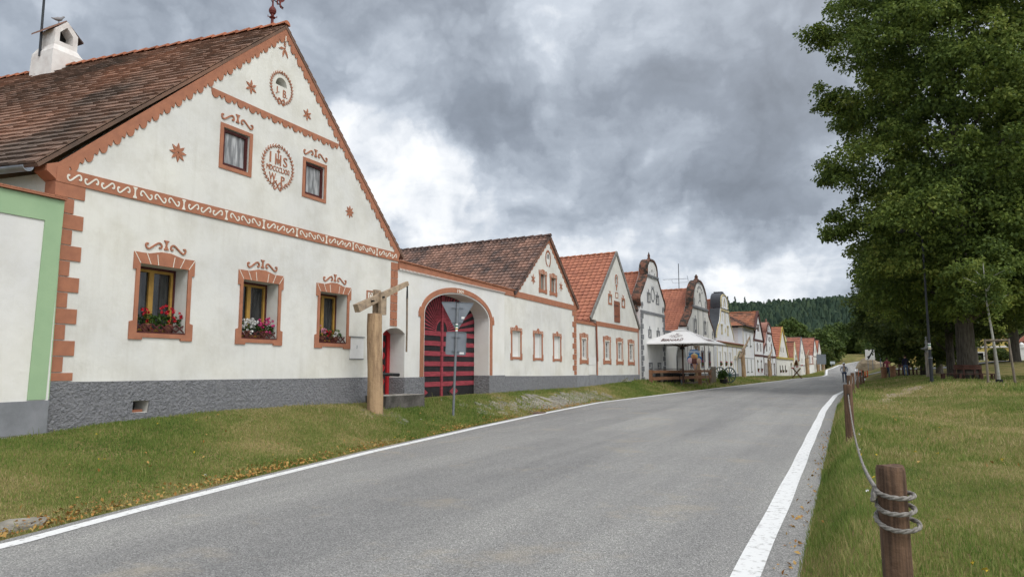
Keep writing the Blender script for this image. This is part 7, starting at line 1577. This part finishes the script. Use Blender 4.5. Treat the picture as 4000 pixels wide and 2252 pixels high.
# ------------------------------------------------------------------ people
SKIN = M('skin', (.50,.29,.21), None, 8, .6)
def person(label, x, y, z, yaw, H, mats, stride=.0, hands='down', lean=0.):
    """one skinned surface per body; mats: skin, upper, lower, shoes"""
    k = H/1.76; V, E, Rr = [], [], []
    def v(p, r, par=None):
        V.append(Vector(p)*k); Rr.append(r*k)
        if par is not None: E.append((par, len(V)-1))
        return len(V)-1
    pel = v((0,0,.95), .145); wa = v((0,-.01,1.10), .135, pel); ch = v((0,0,1.30), .165, wa); ne = v((0,.0,1.47), .075, ch); n2 = v((0,-.01,1.53), .058, ne); h1 = v((0,-.02,1.60), .085, n2); h2 = v((0,-.01,1.68), .098, h1); v((0,0,1.745), .06, h2)
    for s in (-1, 1):
        st = stride*s; hp = v((s*.10,0,.88), .105, pel); kn = v((s*.11,-.04-st*.16,.50), .068, hp); an = v((s*.115,.02-st*.34 if st < 0 else -st*.22,.09), .045, kn); to = v((s*.13,V[an].y/k-.15,.035), .036, an)
        sh = v((s*.19,0,1.40), .07, ch)
        if hands == 'pocket': el = v((s*.30,.08,1.13), .050, sh); wr = v((s*.22,-.08,.95), .038, el); hd = (s*.19,-.11,.90); fd = Vector((-s*.02,-.03,-.09))
        else: el = v((s*.24,.02,1.12), .050, sh); wr = v((s*.26,-.05,.87), .034, el); hd = (s*.265,-.07,.80); fd = Vector((0,-.01,-.085))
        pm = v(hd, .036, wr)
        for j in range(4): f0 = v(Vector(hd)+Vector((s*.002,(-.03+.02*j),-.03)), .011, pm); v(Vector(hd)+Vector((s*.002,-.03+.02*j,-.03))+fd*(.8 if j in (0,3) else 1.), .008, f0)
        th = v(Vector(hd)+Vector((-s*.012,-.042,.0)), .012, pm); v(Vector(hd)+Vector((-s*.02,-.065,-.045)), .009, th)
    me = bpy.data.meshes.new('person_body'); me.from_pydata([tuple(p) for p in V], E, []); o = bpy.data.objects.new('person', me); COL.objects.link(o)
    sk = o.modifiers.new('skin', 'SKIN'); sk.use_smooth_shade = True; sb = o.modifiers.new('sub', 'SUBSURF'); sb.levels = 1; sb.render_levels = 1
    for i, d in enumerate(me.skin_vertices[0].data): d.radius = (Rr[i], Rr[i]*(.78 if i in (1,2) else .9)); d.use_root = (i == 0)
    dg = bpy.context.evaluated_depsgraph_get(); dg.update(); fin = bpy.data.meshes.new_from_object(o.evaluated_get(dg)); bpy.data.objects.remove(o)
    b = bpy.data.objects.new('person', fin); COL.objects.link(b); fin.materials.clear()
    for m_ in mats: fin.materials.append(m_)
    for p in fin.polygons:
        c = p.center/k; a = abs(c.x); arm = a > .2 and c.z > .7
        p.material_index = 0 if c.z > 1.49 or (arm and c.z < .86) or (a > .17 and .74 < c.z < .90 and hands == 'pocket' and a > .21) else 1 if c.z > .93 or arm else 2 if c.z > .10 else 3
        p.use_smooth = True
    b.location = (x,y,z); b.rotation_euler = (lean,0,yaw); LOCS[b.name] = Vector((0,0,0)); tag(b, label, 'person'); return b, k
def face(b, k):
    m = MB()
    for s in (-1,1): m.lathe([(.004*k,-.012*k),(.013*k,0),(.004*k,.012*k)], (s*.034*k,-.108*k,1.655*k), 8)
    m.build('eyes', BLACK, b); m = MB(); m.tube([(0,-.105*k,1.655*k),(0,-.135*k,1.615*k),(0,-.11*k,1.605*k)], [.008*k,.016*k,.008*k], 6); m.build('nose', SKIN, b); m = MB(); m.tube([(-.028*k,-.10*k,1.575*k),(0,-.108*k,1.572*k),(.028*k,-.10*k,1.575*k)], .007*k, 5); m.build('mouth', M('lips', (.35,.13,.11)), b)
    m = MB()
    for s in (-1,1): m.lathe([(.004*k,-.03*k),(.018*k,0),(.004*k,.03*k)], (s*.098*k,0,1.64*k), 8)
    m.build('ears', SKIN, b)
def people():
    px, yy = 2123, 70.; x = yy*math.tan(math.atan((px-1288)/F_PX*math.cos(TH))-AL); z = float(z_road(yy))+.012
    JK = M('denim_jacket', (.36,.39,.46), (.27,.30,.37), 12, .9); JN = M('dark_jeans', (.045,.065,.12), (.03,.045,.085), 10, .9)
    b, k = person('person in pale denim jacket, dark jeans and white cap walking on the road towards us', x, yy, z, 0., 1.78, [SKIN, JK, JN, BLACK], .55, 'pocket'); face(b, k)
    m = MB(); m.lathe([(.112*k,0),(.115*k,.05*k),(.09*k,.10*k),(.03*k,.125*k)], (0,-.005*k,1.665*k), 14); m.slab([(-.08*k,1.672*k),(.08*k,1.672*k),(.07*k,1.684*k),(-.07*k,1.684*k)], 0, .001); m.v = m.v[:-8]; m.f = [f for f in m.f if max(f) < len(m.v)]; m.m = m.m[:len(m.f)]; m.build('cap', M('cap_cloth', (.75,.75,.74), (.05,.05,.06), 14, .9, lo=.40, hi=.47), b)
    m = MB(); m.add([(-.08*k,-.09*k,1.675*k),(.08*k,-.09*k,1.675*k),(.06*k,-.19*k,1.655*k),(-.06*k,-.19*k,1.655*k),(-.08*k,-.09*k,1.665*k),(.08*k,-.09*k,1.665*k),(.06*k,-.19*k,1.647*k),(-.06*k,-.19*k,1.647*k)], [(0,1,2,3),(7,6,5,4),(2,6,7,3),(1,5,6,2),(0,3,7,4)]); m.build('cap_peak', BLACK, b)
    m = MB(); m.slab([(-.09,.0),(.09,0),(.06,.42),(-.07,.42)], 0, .01); m.v = [(y_*k, -.152*k-.02*k*(1-abs(z_-.2)*3)-(.012*k if x_ > .005 else 0), (1.0+z_)*k) for x_, y_, z_ in m.v]; m.build('shirt', M('tan_shirt', (.48,.36,.26), (.36,.27,.2), 12, .9), b)
    m = MB(); m.tube([(.05*k,-.15*k,1.44*k),(.12*k,-.172*k,1.34*k),(.17*k,-.17*k,1.18*k),(.19*k,-.10*k,1.05*k)], .018*k, 6); m.tube([(.05*k,-.15*k,1.44*k),(.06*k,.03*k,1.50*k),(.04*k,.15*k,1.40*k)], .018*k, 6); m.build('bag_strap', BLACK, b)
    b, k = person('person in pink jacket and dark trousers half hidden under the drooping tree', 3.05, 66.2, gz2(3.05,66.2), R(160), 1.68, [SKIN, M('pink_jacket', (.30,.07,.09)), JN, BLACK]); face(b, k); m = MB(); m.lathe([(.10*k,0),(.115*k,.06*k),(.08*k,.13*k),(.03*k,.15*k)], (0,.02*k,1.62*k), 12); m.build('hair', M('dark_hair', (.04,.025,.02)), b)
    b, k = person('person in navy top and blue jeans standing in the shade by the ring bench', 4.55, 68.2, gz2(4.55,68.2), R(200), 1.78, [SKIN, M('navy_top', (.02,.022,.045)), M('blue_jeans', (.10,.15,.25), (.07,.11,.19), 9), BLACK], lean=.05); face(b, k); m = MB(); m.lathe([(.10*k,0),(.115*k,.06*k),(.08*k,.13*k),(.03*k,.15*k)], (0,.02*k,1.62*k), 12); m.build('hair', MATS['dark_hair'], b)
    for i, (x, y, lab) in enumerate(((2.75,65.4,'left wooden trunk-shaped bin beside the person in pink'),(3.40,65.2,'right wooden trunk-shaped bin beside the person in pink'))):
        z = gz2(x,y); t = thing('wooden_bin', lab, 'bin', (x,y,z), 'wooden bins under the trees'); m = MB(); m.lathe([(.22,-.1),(.2,.3),(.23,.9),(.2,.92),(.17,.8)], (x,y,z), 10); m.build('staves', FENCEW, t)
people()
m = MB(); t = thing('weed_clump', 'pale dry weed clump at the foot of the orange-roofed farmhouse wall', 'weed', (-11.2,38.6,-.85)); leaves_mesh('foliage', leafmat('pale_weed', [(.25,.24,.16),(.45,.44,.36),(.55,.54,.48)], .2), t, [(-11.2+random.uniform(-.2,.2),38.6+random.uniform(-.5,.5),-.76+random.random()*.12) for _ in range(12)], .08, 12, .09, seed=4)
# ------------------------------------------------------------------ sky and light
def sky():
    w = bpy.data.worlds.new('World'); SC.world = w; w.use_nodes = True; w.cycles.sampling_method = 'MANUAL'; w.cycles.sample_map_resolution = 256; nt = w.node_tree; N, L = nt.nodes, nt.links; N.clear()
    SUN_EL, SUN_AZ = R(50), R(118)      # azimuth from +Y towards +X
    out = N.new('ShaderNodeOutputWorld'); bg1 = N.new('ShaderNodeBackground'); bg2 = N.new('ShaderNodeBackground'); mx = N.new('ShaderNodeMixShader')
    sk = N.new('ShaderNodeTexSky'); sk.sky_type = 'NISHITA'; sk.sun_disc = False; sk.sun_elevation = SUN_EL; sk.sun_rotation = SUN_AZ; L.new(sk.outputs[0], bg1.inputs[0]); bg1.inputs[1].default_value = .08
    geo = N.new('ShaderNodeTexCoord'); D = geo.outputs['Generated']
    def mth(op, a, b=None, c=None, clamp=False):
        n = N.new('ShaderNodeMath'); n.operation = op; n.use_clamp = clamp
        for i, q in enumerate((a, b, c)):
            if q is None: continue
            if isinstance(q, (int, float)): n.inputs[i].default_value = q
            else: L.new(q, n.inputs[i])
        return n.outputs[0]
    # turn clouds live on a flat layer overhead: project the direction onto it
    sp = N.new('ShaderNodeSeparateXYZ'); L.new(D, sp.inputs[0]); zc = mth('MAXIMUM', mth('ADD', sp.outputs[2], .28), .1)
    cb = N.new('ShaderNodeCombineXYZ'); L.new(mth('DIVIDE', sp.outputs[0], zc), cb.inputs[0]); L.new(mth('DIVIDE', sp.outputs[1], zc), cb.inputs[1])
    def nz(scale, det, rgh, src, off=0., dist=0.):
        n = N.new('ShaderNodeTexNoise'); n.inputs['Scale'].default_value = scale; n.inputs['Detail'].default_value = det; n.inputs['Roughness'].default_value = rgh; n.inputs['Distortion'].default_value = dist
        mp = N.new('ShaderNodeMapping'); mp.inputs['Location'].default_value = (off, off*.7, off*.3); L.new(src, mp.inputs[0]); L.new(mp.outputs[0], n.inputs['Vector']); return n
    n1 = nz(1.7, 9, .55, cb.outputs[0], 3.1, .3); n2 = nz(4.2, 9, .55, cb.outputs[0], 8.7, .5); wv = nz(4.0, 8, .60, D, 2.); n3 = nz(9., 9, .62, D, 5., .3)
    off = N.new('ShaderNodeVectorMath'); off.operation = 'SUBTRACT'; L.new(wv.outputs['Color'], off.inputs[0]); off.inputs[1].default_value = (.5,.5,.5)
    sc = N.new('ShaderNodeVectorMath'); sc.operation = 'SCALE'; sc.inputs['Scale'].default_value = .26; L.new(off.outputs[0], sc.inputs[0])
    ad = N.new('ShaderNodeVectorMath'); ad.operation = 'ADD'; L.new(D, ad.inputs[0]); L.new(sc.outputs[0], ad.inputs[1]); nm = N.new('ShaderNodeVectorMath'); nm.operation = 'NORMALIZE'; L.new(ad.outputs[0], nm.inputs[0]); WD = nm.outputs[0]
    val = mth('MULTIPLY_ADD', n1.outputs['Fac'], .55, .265); val = mth('ADD', val, mth('MULTIPLY_ADD', n2.outputs['Fac'], .44, -.22)); val = mth('ADD', val, mth('MULTIPLY_ADD', n3.outputs['Fac'], .27, -.135))
    vo = N.new('ShaderNodeTexVoronoi'); vo.inputs['Scale'].default_value = 8.; vo.inputs['Detail'].default_value = 3.; vo.inputs['Roughness'].default_value = .6; L.new(WD, vo.inputs['Vector'])
    val = mth('ADD', val, mth('MULTIPLY_ADD', vo.outputs['Distance'], -.27, .25))
    # banks and openings of this particular sky, as directions (px,py -> direction), size, weight
    for px, py, rad, amp in ((1030,500,210,.36),(1190,440,130,.12),(1660,392,80,.20),(1330,590,190,.28),(1950,672,170,.26),(1700,650,150,.28),(2060,730,120,.12),(1500,620,150,.26),(900,60,160,.06),(1420,80,230,.06),(1700,60,180,.07),(480,60,200,-.06),
                             (1270,300,150,-.28),(1090,330,120,-.10),(1880,330,190,-.20),(1780,545,170,-.28),(1990,545,120,-.24),(1530,510,130,-.14),(1600,250,130,-.07),(130,70,170,-.06),(2020,150,170,-.08),(830,330,140,.16),(30,160,130,.12)):
        d = FWD*F_PX+RGT*(px-1288)+UPV*(725-py); d.normalize(); dp = N.new('ShaderNodeVectorMath'); dp.operation = 'DOT_PRODUCT'; L.new(WD, dp.inputs[0]); dp.inputs[1].default_value = d
        k = 2/(rad/F_PX)**2; e = mth('EXPONENT', mth('MULTIPLY', mth('SUBTRACT', dp.outputs['Value'], 1.), k)); val = mth('MULTIPLY_ADD', e, amp, val)
    # brighter veil overhead and around the hidden sun
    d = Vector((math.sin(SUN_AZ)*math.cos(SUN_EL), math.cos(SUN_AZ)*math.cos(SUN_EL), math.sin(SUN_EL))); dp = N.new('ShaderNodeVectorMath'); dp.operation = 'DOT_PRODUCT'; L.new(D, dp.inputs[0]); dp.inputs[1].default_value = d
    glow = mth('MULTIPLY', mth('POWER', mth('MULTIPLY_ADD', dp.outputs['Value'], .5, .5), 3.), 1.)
    rp = N.new('ShaderNodeValToRGB'); els = rp.color_ramp.elements; stops = [(.10,(.135,.16,.20)),(.34,(.21,.245,.30)),(.52,(.325,.37,.435)),(.68,(.48,.53,.60)),(.82,(.72,.75,.79)),(.98,(.94,.945,.95))]
    while len(els) < len(stops): els.new(.5)
    for e, (p, c) in zip(els, stops): e.position = p; e.color = (*c, 1)
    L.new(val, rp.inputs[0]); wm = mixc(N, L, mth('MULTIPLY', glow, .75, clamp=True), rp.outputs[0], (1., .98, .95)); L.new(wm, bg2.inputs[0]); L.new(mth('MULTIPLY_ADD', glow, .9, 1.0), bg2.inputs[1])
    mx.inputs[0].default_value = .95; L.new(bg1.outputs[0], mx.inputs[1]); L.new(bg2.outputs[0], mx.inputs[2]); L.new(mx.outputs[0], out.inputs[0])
    sd = bpy.data.lights.new('sun', 'SUN'); sd.energy = SUN_E; sd.angle = R(24); sd.color = (1., .975, .945); so = bpy.data.objects.new('sun', sd); COL.objects.link(so); so.rotation_euler = d.to_track_quat('Z', 'Y').to_euler()
SUN_E = 1.3
WK = .60
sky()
SC.view_settings.view_transform = 'Standard'; SC.view_settings.look = 'None'; SC.view_settings.exposure = .25; SC.view_settings.gamma = 1
SC.render.engine = 'CYCLES'; SC.cycles.max_bounces = 4; SC.cycles.diffuse_bounces = 2; SC.cycles.use_adaptive_sampling = True; SC.cycles.adaptive_threshold = .03; SC.cycles.transparent_max_bounces = 4; SC.cycles.use_denoising = True
